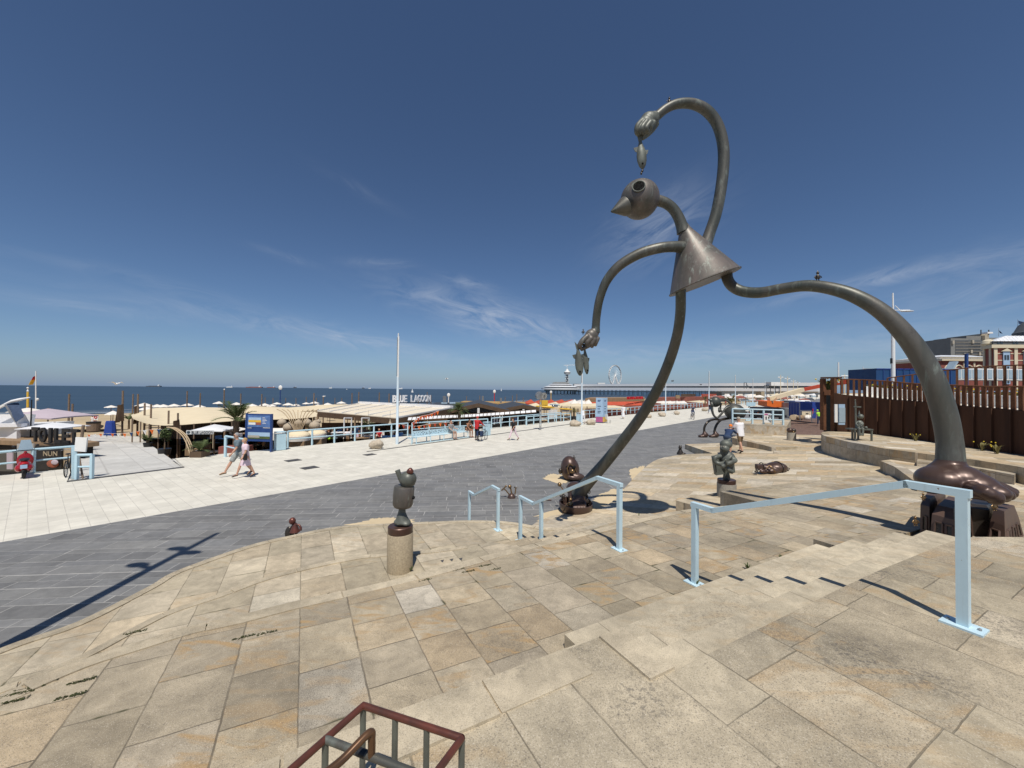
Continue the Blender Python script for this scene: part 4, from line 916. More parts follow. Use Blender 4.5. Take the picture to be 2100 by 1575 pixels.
# boat with its crew
b = at_z(1181, 1046, 0.0); Y = 12.1; k = Y / F
g = thing('boat_sculpture', 'round brown bronze boat with little crew figures around the giant left foot', 'sculpture', b)
c = P_at(1181, 1030, Y)
prof = [(.40, 0), (.50, .04), (.555, .16), (.57, .30), (.545, .31), (.515, .28), (.50, .14), (.40, .08), (0, .08)]
MB().lathe([(r, z) for r, z in prof], Matrix.Translation((c.x, Y, .01)), 40, .92, 1.15).build('hull', 'bronze_brown', g, smooth=50)
mb = MB().ell(P_at(1180, 1003, Y + .5), (20 * k, .3, 16 * k), None, 20, 12); mb.ell(P_at(1181, 1018, Y + .35), (18 * k, .25, 12 * k), None, 16, 10)
fuse(mb, 'stern', 'bronze_brown', g, .03, 3)
figurine(P_at(1170, 1047, Y - .18), .42, g, 'crew_figure', 'bronze_gold'); figurine(P_at(1204, 1036, Y + .1), .34, g, 'crew_figure', 'bronze_dark'); figurine(P_at(1155, 1026, Y + .2), .3, g, 'crew_figure', 'bronze_dark')
MB().tube([P_at(1156, 1006, Y + .2), P_at(1151, 999, Y + .2), P_at(1148, 994, Y + .2)], .018, 8).ell(P_at(1147.5, 993.5, Y + .2), 4.3 * k, None, 14, 10).build('antenna', 'bronze_gold', g, smooth=60)
for (x, y, r) in ((1152, 1014, 4.5), (1207, 1008, 3)): MB().tube([P_at(x, y, Y) + V((math.cos(a) * r * k, .05 * math.sin(2 * a), math.sin(a) * r * k)) for a in [2 * math.pi * i / 20 for i in range(20)]], .016, 6, closed=True).build('mooring_ring', 'bronze_dark', g, smooth=60)
MB().tube([P_at(1166, 1030, Y - .5), P_at(1160, 1040, Y - .58), P_at(1153, 1053, Y - .65)], .016, 6).build('oar', 'bronze_gold', g)
# big bald head lying behind the boat
b = at_z(1170, 984, 0); Y = b.y; k = Y / F
g = thing('head_sculpture', 'big shiny brown bronze head with gold nose and thick lips half sunk in the plaza', 'sculpture', b)
mb = MB().ell(P_at(1169, 962, Y), (19 * k, 20 * k, 27 * k), Matrix.Rotation(R_(-8), 3, 'Y'), 26, 16); mb.ell(P_at(1182, 978, Y - .28), (17 * k, 10 * k, 8 * k), None, 18, 10)
fuse(mb, 'head', 'bronze_brown', g, .03, 4)
MB().tube([P_at(1166, 978, Y - .42), P_at(1174, 980, Y - .5), P_at(1183, 980.5, Y - .48), P_at(1192, 978, Y - .36), P_at(1196, 977, Y - .3)], [4 * k, 4.6 * k, 3.6 * k, 4.8 * k, 3 * k], 14).build('lips', 'bronze_brown', g, smooth=60)
MB().ell(P_at(1173.5, 966.5, Y - .55), 4.6 * k, None, 16, 10).build('nose', 'bronze_gold', g, smooth=True)
for x in (1164, 1177): MB().ell(P_at(x, 958, Y - .43), (4 * k, 2 * k, 3.4 * k), None, 12, 8).build('eye', 'hollow', g, smooth=True)
MB().tube([P_at(1168, 951, Y - .42), P_at(1163, 960, Y - .46), P_at(1166, 972, Y - .46)], 1.4 * k, 8).tube([P_at(1168, 951, Y - .42), P_at(1178, 957, Y - .42), P_at(1182, 968, Y - .40)], 1.2 * k, 8).build('nose_bridge', 'bronze_gold', g, smooth=60)
MB().ell(P_at(1149, 966, Y - .05), (4 * k, 4 * k, 6 * k), None, 12, 8).build('ear', 'bronze_dark', g, smooth=True)
figurine(P_at(1177, 943, Y - .1), .2, g, 'small_figure', 'bronze_dark')
# half-buried ball with stalks
b = at_z(1049, 1021, 0); Y = b.y; k = Y / F
g = thing('crown_sculpture', 'small brown bronze dome sprouting stalks topped by balls on the grey plaza', 'sculpture', b)
MB().lathe([(8.2 * k, 0), (7.6 * k, 3.5 * k), (5.6 * k, 7 * k), (2.5 * k, 9.2 * k), (0, 9.6 * k)], Matrix.Translation(b), 26).build('dome', 'bronze_brown', g, smooth=60)
for (x0, x1, y1, rad, tip) in ((1044, 1033, 1002, 1.3, 3), (1049.5, 1045.5, 998, 1.5, 3.8), (1056, 1057.5, 1000, 1.2, 0)):
    p0, p1 = P_at(x0, 1014, Y), P_at(x1, y1, Y); st_ = MB().tube([p0, p0.lerp(p1, .6) + V((.01, 0, .01)), p1], rad * k, 10).build('stalk', 'bronze_gold', g, smooth=60)
    if tip == 3: MB().tube([p1 + V((-.08, 0, -.07)), p1, p1 + V((.06, 0, .07))], 1.4 * k, 8).ell(p1 + V((.075, 0, .085)), 1.9 * k, None, 10, 8).build('climber', 'bronze_gold', g, smooth=60)
    elif tip: MB().ell(p1, tip * k, None, 16, 12).build('ball', 'bronze_gold', g, smooth=True)
    else: MB().tube([p1 + V((-.055, 0, .02)), p1, p1 + V((.06, 0, .0))], 1.3 * k, 8).build('tip', 'bronze_dark', g, smooth=60)
q = at_z(1120, 1027, .0)
tag(MB().tube([q + V((-.19, 0, .02)), q + V((0, .02, .035)), q + V((.19, .01, .02))], [.012, .028, .012], 10).ell(q + V((-.1, 0, .045)), .03, None, 8, 6).build('bronze_fish', 'bronze_red', smooth=60), 'small reddish bronze rod lying on the plaza left of the boat', 'sculpture')
# little girl with a shell behind the terrace edge
b = V((*at_d(603, 1098, 9.4).xy, 0)); k = 9.4 / F
g = thing('child_sculpture', 'small reddish bronze girl in a wide skirt peeping over the terrace edge', 'sculpture', b)
o = b + V((0, 0, 0)); zt_ = at_d(600, 1061, 9.4).z
MB().lathe([(.10, zt_ - .36), (.118, zt_ - .345), (.09, zt_ - .28), (.045, zt_ - .16), (.03, zt_ - .13)], Matrix.Translation((b.x + .02, b.y, 0)), 24).build('skirt', 'bronze_red', g, smooth=50)
MB().ell((b.x - .035, b.y - .02, zt_ - .08), (.078, .075, .085), None, 20, 14).build('head', 'bronze_red', g, smooth=True)
for s in (-.03, .055): MB().tube([(b.x + s, b.y, zt_ - .34), (b.x + s, b.y, 0)], .032, 12).build('leg', 'bronze_dark', g, smooth=60)
MB().tube([(b.x + .06, b.y, zt_ - .17), (b.x + .12, b.y, zt_ - .18), (b.x + .165, b.y - .01, zt_ - .24), (b.x + .17, b.y - .02, zt_ - .31)], [.02, .024, .028, .03], 10).build('arm', 'bronze_red', g, smooth=60)
MB().tube([(b.x - .03, b.y, zt_ - .18), (b.x - .08, b.y, zt_ - .26), (b.x - .10, b.y, zt_ - .32)], [.02, .024, .026], 10).build('arm', 'bronze_dark', g, smooth=60)
MB().ell((b.x - .14, b.y + .03, zt_ - .40), (.10, .05, .17), None, 18, 12).build('shell', 'bronze_dark', g, smooth=True)
b = at_z(1395, 932, 0.0); k = b.y / F
g = thing('small_sculpture', 'small dark bronze seated animal on the plaza near the curved stone edge', 'sculpture', b)
MB().lathe([(7 * k, 0), (6.5 * k, 3 * k), (4 * k, 8 * k), (2.6 * k, 11 * k)], Matrix.Translation(b), 16).build('body', 'bronze_dark', g, smooth=60); MB().ell(b + V((-.02, -.03, 14 * k)), (3.4 * k, 3.6 * k, 3.6 * k), None, 12, 8).build('head', 'bronze_dark', g, smooth=True)
for s in (-1, 1): MB().ell(b + V((s * 1.8 * k, 0, 17.5 * k)), (1 * k, 1 * k, 1.8 * k), None, 8, 6).build('ear', 'bronze_dark', g)
MB().ell(b + V((5 * k, -.1, 2.2 * k)), (5 * k, 3 * k, 2.2 * k), None, 10, 6).build('foot', 'bronze_dark', g, smooth=True)
# the round giant crying into its hands
Y = at_z(1455, 897, 0).y; k = Y / F
g = thing('giant_sculpture', 'dark bronze giant with a ball body bending over, standing on the far plaza', 'sculpture', at_z(1455, 897, 0))
def lm(pts, w): s = spline([(x, y, Y + d) for x, y, d in pts], 6); return [at_d(*q) for q in s], w / 2 * k
p, r = lm([(1444, 888, 0), (1444.5, 877, 0), (1449, 868, 0), (1457, 862, .2), (1467, 860, .5), (1480, 861, .8), (1495, 858, 1)], 4.4); MB().tube(p, r, 14).build('leg', 'bronze_dark', g, smooth=60)
p, r = lm([(1464.5, 887, 0), (1467, 877, 0), (1471, 869, 0), (1477, 862.5, .2), (1485, 859, .4), (1496, 858, .6)], 4.8); MB().tube(p, r, 14).build('leg', 'bronze_dark', g, smooth=60)
for (x, x2) in ((1446, 1432), (1468, 1454)):
    mb = MB().ell(P_at(x, 892, Y), (7 * k, 6 * k, 5 * k), None, 16, 10).ell(P_at(x - 6, 894.5, Y), (9 * k, 6 * k, 3 * k), None, 16, 10).tube([P_at(x - 1, 884, Y), P_at(x - 1, 890, Y)], [2.4 * k, 5 * k], 12); fuse(mb, 'foot', 'bronze_brown', g, .06, 3)
MB().ell(P_at(1507, 845, Y + .3), (20.5 * k, 19 * k, 17 * k), Matrix.Rotation(R_(18), 3, 'Y'), 36, 22).build('body', 'bronze', g, smooth=True)
p, r = lm([(1475, 820, .1), (1484, 820, .2), (1493, 823, .3), (1501, 831, .3)], 4); MB().tube(p, r, 14).build('neck', 'bronze', g, smooth=60)
h = MB().ell(P_at(1467, 824, Y), (10.3 * k, 10.3 * k, 11 * k), None, 28, 18).build('head', 'bronze', g, smooth=True)
MB().lathe([(4 * k, 0), (3.4 * k, 1 * k), (.4 * k, 7 * k), (0, 7.2 * k)], axis_m(P_at(1458, 821, Y), P_at(1451, 818, Y)), 18).build('nose', 'bronze', h, smooth=50)
p, r = lm([(1496, 834, -.5), (1488, 838, -.55), (1480, 848, -.55), (1471, 856.5, -.5), (1464, 852, -.5), (1461, 843, -.5), (1460.5, 834, -.45)], 4.2); MB().tube(p, r, 14).build('arm', 'bronze', g, smooth=60)
p, r = lm([(1482, 846, .5), (1478, 841, .5), (1477.5, 834, .45), (1479, 827, .3)], 3.6); MB().tube(p, r, 14).build('arm', 'bronze', g, smooth=60)
for (x, y, d) in ((1460, 830.5, -.45), (1475.5, 842, .5)):
    mb = MB().ell(P_at(x, y, Y + d), (3 * k, 3.4 * k, 4.6 * k), None, 14, 10)
    for i in range(4): mb.tube([P_at(x - 2 + i * 1.3, y - 2, Y + d), P_at(x - 2.4 + i * 1.5, y - 6 - (i % 2), Y + d)], .75 * k, 8)
    fuse(mb, 'hand', 'bronze', g, .03, 2)
for (x, y) in ((1530, 840), (1530.5, 845)): MB().ell(P_at(x, y, Y), 1.6 * k, None, 10, 8).build('button', 'hollow', g, smooth=True)
# snail on a small round pedestal
b = at_z(1623, 903, z1); k = b.y / F
g = thing('snail_sculpture', 'brown bronze nut-shaped creature on a short round pedestal by the brick path', 'sculpture', b)
hp = at_d(1623, 887, b.y).z - z1
MB().lathe([(8 * k, 0), (8 * k, hp), (0, hp)], Matrix.Translation(b), 28).build('pedestal', 'pedestal_grey', g, smooth=40)
MB().ell(b + V((-3 * k, 0, hp + 4.5 * k)), (5.6 * k, 6 * k, 5.4 * k), None, 20, 12).build('shell', 'bronze_brown', g, smooth=True); MB().ell(b + V((4 * k, 0, hp + 4 * k)), (5 * k, 5 * k, 4.2 * k), None, 18, 12).build('shell', 'bronze_dark', g, smooth=True); MB().ell(b + V((1 * k, -4 * k, hp + 1.5 * k)), (3 * k, 3 * k, 1.6 * k), None, 12, 8).build('foot', 'bronze_gold', g, smooth=True)
# girl with a sword on a table
b = at_z(1763, 903, ZT); Y = b.y; k = Y / F
g = thing('table_sculpture', 'grey bronze girl sitting on a long-legged table with a sword standing behind her', 'sculpture', b)
zt_ = b.z + (903 - 880) * k
MB().box((P_at(1762, 880, Y).x, Y, zt_), (38 * k, 22 * k, 2.4 * k)).build('table_top', 'bronze_green', g)
for x, dy in ((1745.5, -9), (1756, 9), (1768, 9), (1779, -9)): MB().box((P_at(x, 890, Y).x, Y + dy * k, (b.z + zt_) / 2), (2.6 * k, 2.6 * k, zt_ - b.z)).build('table_leg', 'bronze_green', g)
mb = MB().lathe([(7 * k, 0), (7.5 * k, 3 * k), (6 * k, 10 * k), (5 * k, 15 * k), (2.4 * k, 18 * k)], Matrix.Translation((P_at(1763, 880, Y).x, Y, zt_)), 18)
for s in (-1, 1): mb.tube([P_at(1763 + s * 4, 864, Y - .05), P_at(1763 + s * 7.5, 869, Y - .12), P_at(1763 + s * 3, 874, Y - .25)], 1.7 * k, 8).tube([P_at(1763 + s * 3, 878, Y - .1), P_at(1766 + s * 4, 879, Y - .42), P_at(1766 + s * 3, 894, Y - .45)], 2.2 * k, 8)
fuse(mb, 'body', 'bronze_green', g, .025, 2)
MB().ell(P_at(1765, 854, Y), (5.2 * k, 5.2 * k, 5 * k), None, 18, 12).lathe([(2 * k, 0), (.4 * k, 8 * k)], Matrix.Translation(P_at(1762, 850, Y)), 10).build('head', 'bronze_green', g, smooth=60)
MB().ell(P_at(1776, 877, Y - .2), 2.8 * k, None, 12, 8).build('ball', 'bronze_green', g, smooth=True)
sw = MB().bar(P_at(1755.5, 880, Y + .3), P_at(1754.5, 833, Y + .3), 3.4 * k, 1.2 * k); sb = sw.build('sword_blade', 'bronze_green', g)
MB().bar(P_at(1751, 834, Y + .3), P_at(1765, 834.5, Y + .3), 2.6 * k).build('sword_guard', 'bronze_green', sb); MB().tube([P_at(1754.5, 833, Y + .3), P_at(1754, 822, Y + .3)], [1.4 * k, 1 * k], 8).ell(P_at(1754, 820.5, Y + .3), 1.4 * k).build('sword_grip', 'bronze_green', sb)
# bar cage in the near foreground
g = thing('bar_cage', 'reddish bronze cage of round bars with a looped handle in the near foreground', 'sculpture', at_z(760, 1500, ZU))
ZC = 2.55; cB = at_z(745, 1447, ZC); cC = at_z(947, 1514, ZC); cA0 = at_z(622, 1556, ZC)
ab = (cA0 - cB).normalized(); ex = cC - cB; cA = cB + ab * .95; cD = cC + ab * .95
r0 = .0125
def rod(name, p, q, mat='bronze_red', r=r0, par=g): return MB().tube([p, q], r, 16).ell(p, r, None, 12, 8).ell(q, r, None, 12, 8).build(name, mat, par, smooth=60)
for p, q in ((cA, cB), (cB, cC), (cC, cD), (cD, cA)): rod('top_bar', p, q)
for f in (.175, .45, .72): rod('cross_bar', cB + ab * f * .95, cC + ab * f * .95, 'bronze_red' if f > .2 else 'bronze')
dn = V((0, 0, -(ZC - ZU)))
for f in (0, .345, .665, 1.0): rod('upright_bar', cB + ex * f, cB + ex * f + dn, 'bronze_green', r0 * .92)
for f in (.175, .45, .72, 1.0):
    for s in (cB, cC): rod('upright_bar', s + ab * f * .95, s + ab * f * .95 + dn, 'bronze_green', r0 * .92)
cm_ = cB + ab * .166
l0 = cm_ + ex * .46; l1 = cm_ + ex * .36 + ab * .20
tp = l0 + V((.0, 0, .075)); tq = l1 + V((0, 0, .05))
lp = spline([tuple(l0), tuple(l0.lerp(tp, .7)), tuple(tp + V((-.006, -.01, .012))), tuple(tp.lerp(tq, .5)), tuple(tq + V((0, .01, 0))), tuple(tq.lerp(l1 - V((0, 0, .1)), .3)), tuple(l1 - V((0, 0, .12)))], 8)
MB().tube([V(q) for q in lp], r0 * 1.02, 16).build('handle', 'bronze_loop', g, smooth=60)
rod('collar', cm_ + ex * .335, cm_ + ex * .40, 'black', r0 * 1.06)
# weeds in the joints
rnd = random.Random(5)
def weed(name, p, h, n, label, mat='leaf', flowers=0, spread=.5):
    r = thing(name, label, 'plant', p); mb = MB(); fl = MB()
    for i in range(n):
        a = rnd.uniform(0, 6.28); l = h * rnd.uniform(.5, 1); d = V((math.cos(a) * spread, math.sin(a) * spread, 1)).normalized(); w = V((-math.sin(a), math.cos(a), 0)) * h * .07
        q = p + V((math.cos(a), math.sin(a), 0)) * h * .12 * rnd.random(); m = q + d * l * .6 + V((0, 0, .02)); t = q + d * l * .9 + V((math.cos(a), math.sin(a), -.4)) * l * .18
        mb.add([q - w * .5, q + w * .5, m + w, m - w, t], [[0, 1, 2, 3], [3, 2, 4]])
        if i < flowers: fl.ell(t + V((0, 0, h * .08)), h * .05, None, 6, 4)
    mb.build('leaves', mat, r)
    if flowers: fl.build('flowers', 'flower', r)['kind'] = 'stuff'
for (x, y, pl, h, n, lb) in ((841, 1172, None, .09, 34, 'small green weed at the foot of the speckled round pedestal'), (1429, 1199, PM, .07, 22, 'green weed by the base of the nearest handrail lower post'), (1533, 1167, PM, .10, 14, 'sparse weed with thin stems along the lowest upper step'), (1600, 1146, PM, .07, 9, 'tiny dry weed further along the lowest upper step'),
                             (1310, 1058, None, .1, 8, 'thin dry weed beyond the middle handrail on the lower stones'),
                             (1868, 945, None, .34, 20, 'tuft of yellow wildflowers against the end of the curved wall')):
    p = at_pl(x, y, pl) if pl else (at_z(x, y, .95) if x < 900 else at_z(x, y, .3) if x < 1400 else at_pl(x, y + 8, PR))
    weed('weed', p, h, n, lb, 'leaf', 9 if x == 1868 else 0, .5)
# shallow drain niche in the kerb
nb = at_pl(902, 1150, PM); 
for i in range(3):
    a = at_pl(903 + i * 19, 1149 - i * 2, (PM[0] + .002, 0, PM[2])); s = .035
    tag(MB().add([a, a + EV * .055, a - DV * .08 + EV * .01, a - DV * .06 - EV * .0], [[0, 3, 2, 1]]).build('drain_slot', 'grate'), kind='structure')
# sky-high lamp post just left of the view: its shadow falls across the plaza
b = V((-7.25, 3.9, 0)); g = thing('street_lamp', 'tall pale blue lamp post at the left edge casting the long shadow', 'street lamp', b)
MB().tube([b, b + V((0, 0, 5)), b + V((0, 0, 11.6))], [.13, .11, .07], 16).build('pole', 'lamp_post_blue', g, smooth=60)
for z, s, L in ((7.9, -1, .42), (9.1, 1, .22), (9.5, -1, .26)):
    q = b + V((0, 0, z)); e = q + V((s * L, .1, .12)); a = MB().tube([q, e], .06, 8).build('arm', 'lamp_post_blue', g); MB().ell(e, (.24, .12, .08), None, 14, 8).build('lamp_head', 'lamp_white', a, smooth=True)
# ---------------------------------------------------------------- people
def person(label, loc, yaw, H, pose, wear, vox=.016, group=None, cat='person'):
    g = thing('person', label, cat, loc, yaw, group); s = H / 1.75
    lean = R_(pose.get('lean', 0)); U = V((0, math.sin(lean), math.cos(lean))); X = V((1, 0, 0)); Fw = V((0, math.cos(lean), -math.sin(lean)))
    Z0 = V((0, 0, 0)); J = {}; low = 9
    for n, sd, (h, kn) in (('L', -1, pose.get('legs', ((0, 0), (0, 0)))[0]), ('R', 1, pose.get('legs', ((0, 0), (0, 0)))[1])):
        h, kn = R_(h), R_(kn); sp_ = pose.get('spread', .03)
        a = V((sd * .095, 0, -.02)); k = a + V((sd * sp_, math.sin(h), -math.cos(h))) * .43; an = k + V((sd * sp_ * .3, math.sin(h - kn), -math.cos(h - kn))) * .42
        fd = V((sd * .12, 1, -.25 + (.0 if h - kn > -.2 else -.55))).normalized(); toe = an + V((0, 0, -.06)) + fd * .19
        J[n] = (a, k, an, toe); low = min(low, an.z - .085, toe.z - .028)
    dz = -low if not pose.get('sit') else pose['sit'] / s - low * 0
    if pose.get('sit'): dz = max(dz + .11, -low)
    T = Matrix.Diagonal((s, s, s, 1)) @ Matrix.Translation((0, 0, dz)); P = lambda v: T @ V(v)
    body = MB(); nb = U * .50
    for c, r in ((U * .0, (.155, .11, .13)), (U * .14, (.135, .095, .15)), (U * .32, (.165, .115, .17)), (U * .43, (.15, .10, .09))): body.ell(P(c), tuple(q * s for q in r), Matrix.Rotation(-lean, 3, 'X'), 16, 10)
    nod = R_(pose.get('nod', 0)); hl = lean * .5 + nod; HU = V((0, math.sin(hl), math.cos(hl))); HF = V((0, math.cos(hl), -math.sin(hl)))
    tw = Matrix.Rotation(R_(pose.get('turn', 0)), 3, 'Z'); HF = tw @ HF; hc_ = nb + HU * .175 + V((0, .02, 0)); HM = Matrix.Rotation(R_(pose.get('turn', 0)), 3, 'Z') @ Matrix.Rotation(-hl, 3, 'X')
    HX = HF.cross(HU).normalized()
    body.tube([P(nb - U * .05), P(nb + U * .09)], [.062 * s, .055 * s], 12)
    body.ell(P(hc_), (.074 * s, .092 * s, .112 * s), HM, 16, 12).ell(P(hc_ + HF * .035 - HU * .055), (.052 * s, .058 * s, .055 * s), HM, 12, 8)
    body.ell(P(hc_ + HF * .098 - HU * .012), (.014 * s, .022 * s, .026 * s), HM, 8, 6).ell(P(hc_ + HF * .088 - HU * .06), (.026 * s, .014 * s, .012 * s), HM, 8, 6)
    for sd in (-1, 1): body.ell(P(hc_ + HX * sd * .076 - HU * .01), (.012 * s, .02 * s, .03 * s), HM, 8, 6)
    hands = []
    for sd, (f, ab, el) in ((-1, pose.get('arms', ((0, 8, 10), (0, 8, 10)))[0]), (1, pose.get('arms', ((0, 8, 10), (0, 8, 10)))[1])):
        f, ab, el = R_(f) + lean * pose.get('armlean', 0), R_(ab), R_(el); sh = nb - U * .055 + X * sd * .185
        d1 = V((sd * math.sin(ab), math.sin(f) * math.cos(ab), -math.cos(f) * math.cos(ab))); eb = sh + d1 * .28
        d2 = V((sd * math.sin(ab) * .4, math.sin(f + el), -math.cos(f + el))).normalized(); wr = eb + d2 * .24
        body.ell(P(sh), .062 * s, None, 12, 8).tube([P(sh), P(sh.lerp(eb, .5)), P(eb), P(eb.lerp(wr, .35)), P(wr)], [.056 * s, .052 * s, .042 * s, .043 * s, .029 * s], 12)
        pm = wr + d2 * .055; sdv = d2.cross(X * sd).normalized(); body.tube([P(wr), P(pm), P(pm + d2 * .03)], [.029 * s, .04 * s, .036 * s], 10)
        for i in range(4):
            q = pm + d2 * .03 + sdv * (-.027 + .018 * i); l = (.062, .072, .068, .052)[i]; c2 = (d2 - X * sd * .35).normalized()
            body.tube([P(q), P(q + d2 * l * .55), P(q + d2 * l * .55 + c2 * l * .5)], [.012 * s, .0115 * s, .0095 * s], 8)
        q = pm + sdv * .035; td = (d2 + sdv * .75 - X * sd * .2).normalized(); body.tube([P(pm), P(q), P(q + td * .055)], [.02 * s, .0145 * s, .011 * s], 8)
        hands.append((sh, eb, wr, pm, d1, d2))
    for n in 'LR':
        a, k, an, toe = J[n]; body.tube([P(a), P(a.lerp(k, .5)), P(k), P(k.lerp(an, .35)), P(an), P(an + V((0, -.01, -.05)))], [.088 * s, .078 * s, .055 * s, .057 * s, .036 * s, .04 * s], 12)
        body.tube([P(an + V((0, -.03, -.055))), P(an.lerp(toe, .5) + V((0, 0, -.01))), P(toe)], [.036 * s, .036 * s, .026 * s], 10)
    bo = fuse(body.xf(Matrix.Identity(4)), 'body', wear.get('skin', 'skin'), None, vox * s, 1); bo.parent = g
    def grp(mb, nm, mat, v=None, it=2):
        o = fuse(mb, nm, mat, None, v or vox * s * 1.15, it); o.parent = g; return o
    Rl = Matrix.Rotation(-lean, 4, 'X')
    if 'shirt' in wear:
        mb = MB(); ln = wear.get('shirt_low', -.06); wd_ = wear.get('shirt_w', 1.0)
        mb.lathe([(.165 * wd_, ln), (.168 * wd_, .05), (.165 * wd_, .16), (.188, .30), (.195, .40), (.17, .46), (.09, .50), (.07, .52)], T @ Rl, 20, 1.0, .74)
        fl = wear.get('sleeve', .55)
        for sh, eb, wr, pm, d1, d2 in hands:
            if fl <= 1: pts, rr = [sh - d1 * .03, sh.lerp(eb, fl)], [.075, .07]
            else: pts, rr = [sh - d1 * .03, eb, eb.lerp(wr, fl - 1)], [.074, .06, .046]
            mb.ell(P(sh), .075 * s, None, 12, 8).tube([P(p) for p in pts], [r * s for r in rr], 12)
        grp(mb, 'shirt', wear['shirt'])
    if 'trousers' in wear:
        mb = MB().ell(P(V((0, 0, -.01))), (.178 * s, .135 * s, .14 * s), None, 16, 10); fl = wear.get('leg', .9)
        for n in 'LR':
            a, k, an, toe = J[n]
            if fl <= 1: pts, rr = [a + V((0, 0, .03)), a.lerp(k, fl)], [.108, .098]
            else: pts, rr = [a + V((0, 0, .03)), a.lerp(k, .6), k, k.lerp(an, fl - 1)], [.105, .09, .07, .058]
            mb.tube([P(p) for p in pts], [r * s for r in rr], 12)
        grp(mb, 'trousers', wear['trousers'])
    if 'skirt' in wear:
        mb = MB().lathe([(.27, wear.get('hem', -.50)), (.25, wear.get('hem', -.50) + .02), (.19, -.12), (.165, .06), (.16, .12)], T @ Matrix.Rotation(R_(pose.get('swing', 0)), 4, 'X'), 22, .95, .85); grp(mb, 'skirt', wear['skirt'])
    for n in 'LR':
        if 'shoes' not in wear: break
        a, k, an, toe = J[n]; d = (toe - an).normalized(); mb = MB().tube([P(an + V((0, -.045, -.062))), P(an.lerp(toe, .5) + V((0, 0, -.022))), P(toe + d * .012 - V((0, 0, .004)))], [.04 * s, .043 * s, .03 * s], 10); grp(mb, 'shoe', wear['shoes'], None, 1)
    if 'hair' in wear:
        mb = MB().ell(P(hc_ - HF * .018 + HU * .028), (.084 * s, .092 * s, .098 * s), HM, 16, 10)
        if wear.get('long'): mb.ell(P(hc_ - HF * .06 - HU * .05), (.075 * s, .05 * s, .10 * s), HM, 12, 8)
        grp(mb, 'hair', wear['hair'], None, 1)
    if 'cap' in wear:
        mb = MB().ell(P(hc_ + HU * .04), (.09 * s, .105 * s, .088 * s), HM, 16, 10)
        if wear.get('brim', True): mb.ell(P(hc_ + HF * .12 + HU * .045), (.07 * s, .075 * s, .014 * s), HM, 12, 6)
        grp(mb, 'cap', wear['cap'], None, 1)
    if 'glasses' in wear: MB().box(P(hc_ + HF * .088 + HU * .02), (.12 * s, .02 * s, .03 * s), M=HM).build('glasses', 'black', None).parent = g
    J['hands'] = [mworld(g) @ P(h[3]) for h in hands]; return g, J
W_L = ((28, 4), (-24, 22)); W_R = ((-24, 22), (28, 4))
def feet(px, py, z=0.0): p = at_z(px, py, z); return V((p.x, p.y, z + .004))
def fdir(p, dx, dy): return math.atan2(dy, dx) - math.pi / 2
yw = math.atan2(-UV_.y, -UV_.x) - math.pi / 2       # walking towards the left along the promenade
pm_ = feet(490, 975.5); pw_ = feet(503, 979.5)
m1, J1 = person('grey-haired man in blue-grey shirt and grey shorts striding along the white promenade', pm_, yw, 1.84, dict(lean=9, legs=((-22, 12), (34, 6)), arms=((20, 8, 18), (-18, 8, 8)), turn=6),
       dict(shirt='cloth_bluegrey', shirt_low=-.11, shirt_w=1.08, sleeve=.75, trousers='cloth_greyshort', leg=1.0, shoes='cloth_khaki', hair='hair_grey', glasses=1))
w1, J2 = person('blonde woman in pale pink dress walking beside the man in grey shorts', pw_, yw + .05, 1.62, dict(lean=3, legs=((-16, 10), (22, 4)), arms=((12, 10, 15), (-2, 12, 10)), swing=0),
       dict(shirt='cloth_pink', sleeve=.7, skirt='cloth_pink', hem=-.46, shoes='cloth_black', hair='hair_blond'))
hb = mworld(w1) @ V((-.22, -.02, .80)) if False else J2['hands'][0] + V((.0, .03, .06))
bag = thing('handbag', 'black shoulder bag hanging at the hip of the woman in pink', 'bag', hb)
MB().box(hb + V((.02, .10, -.02)), (.30, .10, .25), yw).build('bag_body', 'cloth_black', bag)
sh = mworld(w1) @ V((-.15, 0, 1.32)); MB().tube([hb + V((0, .08, .1)), sh + V((0, 0, .02)), hb + V((.1, .12, .1))], .012, 6).build('strap', 'black', bag)
# ---------------------------------------------------------------- promenade furniture
P0b = at_z(853, 911); P1b = at_z(962, 897)
bd = (P1b - P0b); bd.z = 0; bl = bd.length; bd.normalize(); bn_ = V((-bd.y, bd.x, 0)); ba = math.atan2(bd.y, bd.x)
be_ = thing('bench', 'long pale blue perforated metal bench at the edge of the promenade', 'bench', P0b)
nbk = 4
MB().box(P0b + bd * bl / 2 + bn_ * .28 + V((0, 0, .45)), (bl, .42, .03), ba).build('seat', 'rail_blue', be_)
bb = MB().box(P0b + bd * bl / 2 + bn_ * .50 + V((0, 0, .66)), (bl, .03, .36), ba, ).build('backrest', 'rail_blue', be_)
rnd = random.Random(3); hl_ = MB()
for i in range(150):
    q = P0b + bd * rnd.uniform(.1, bl - .1) + bn_ * .482 + V((0, 0, rnd.uniform(.52, .81))); r = rnd.uniform(.012, .03); hl_.lathe([(0, 0), (r, 0)], axis_m(q, q - bn_), 8)
hl_.build('hole_pattern', 'grate', bb)
for i in range(5):
    q = P0b + bd * (.08 + (bl - .16) * i / 4)
    MB().bar(q + bn_ * .06, q + bn_ * .06 + V((0, 0, .435)), .06).bar(q + bn_ * .5, q + bn_ * .5 + V((0, 0, .435)), .06).bar(q + bn_ * .02 + V((0, 0, .41)), q + bn_ * .54 + V((0, 0, .41)), .05).build('leg', 'rail_blue', be_)
MB().bar(P0b + bn_ * .03 + V((0, 0, .035)), P0b + bd * bl + bn_ * .03 + V((0, 0, .035)), .06).build('base_rail', 'rail_blue', be_)
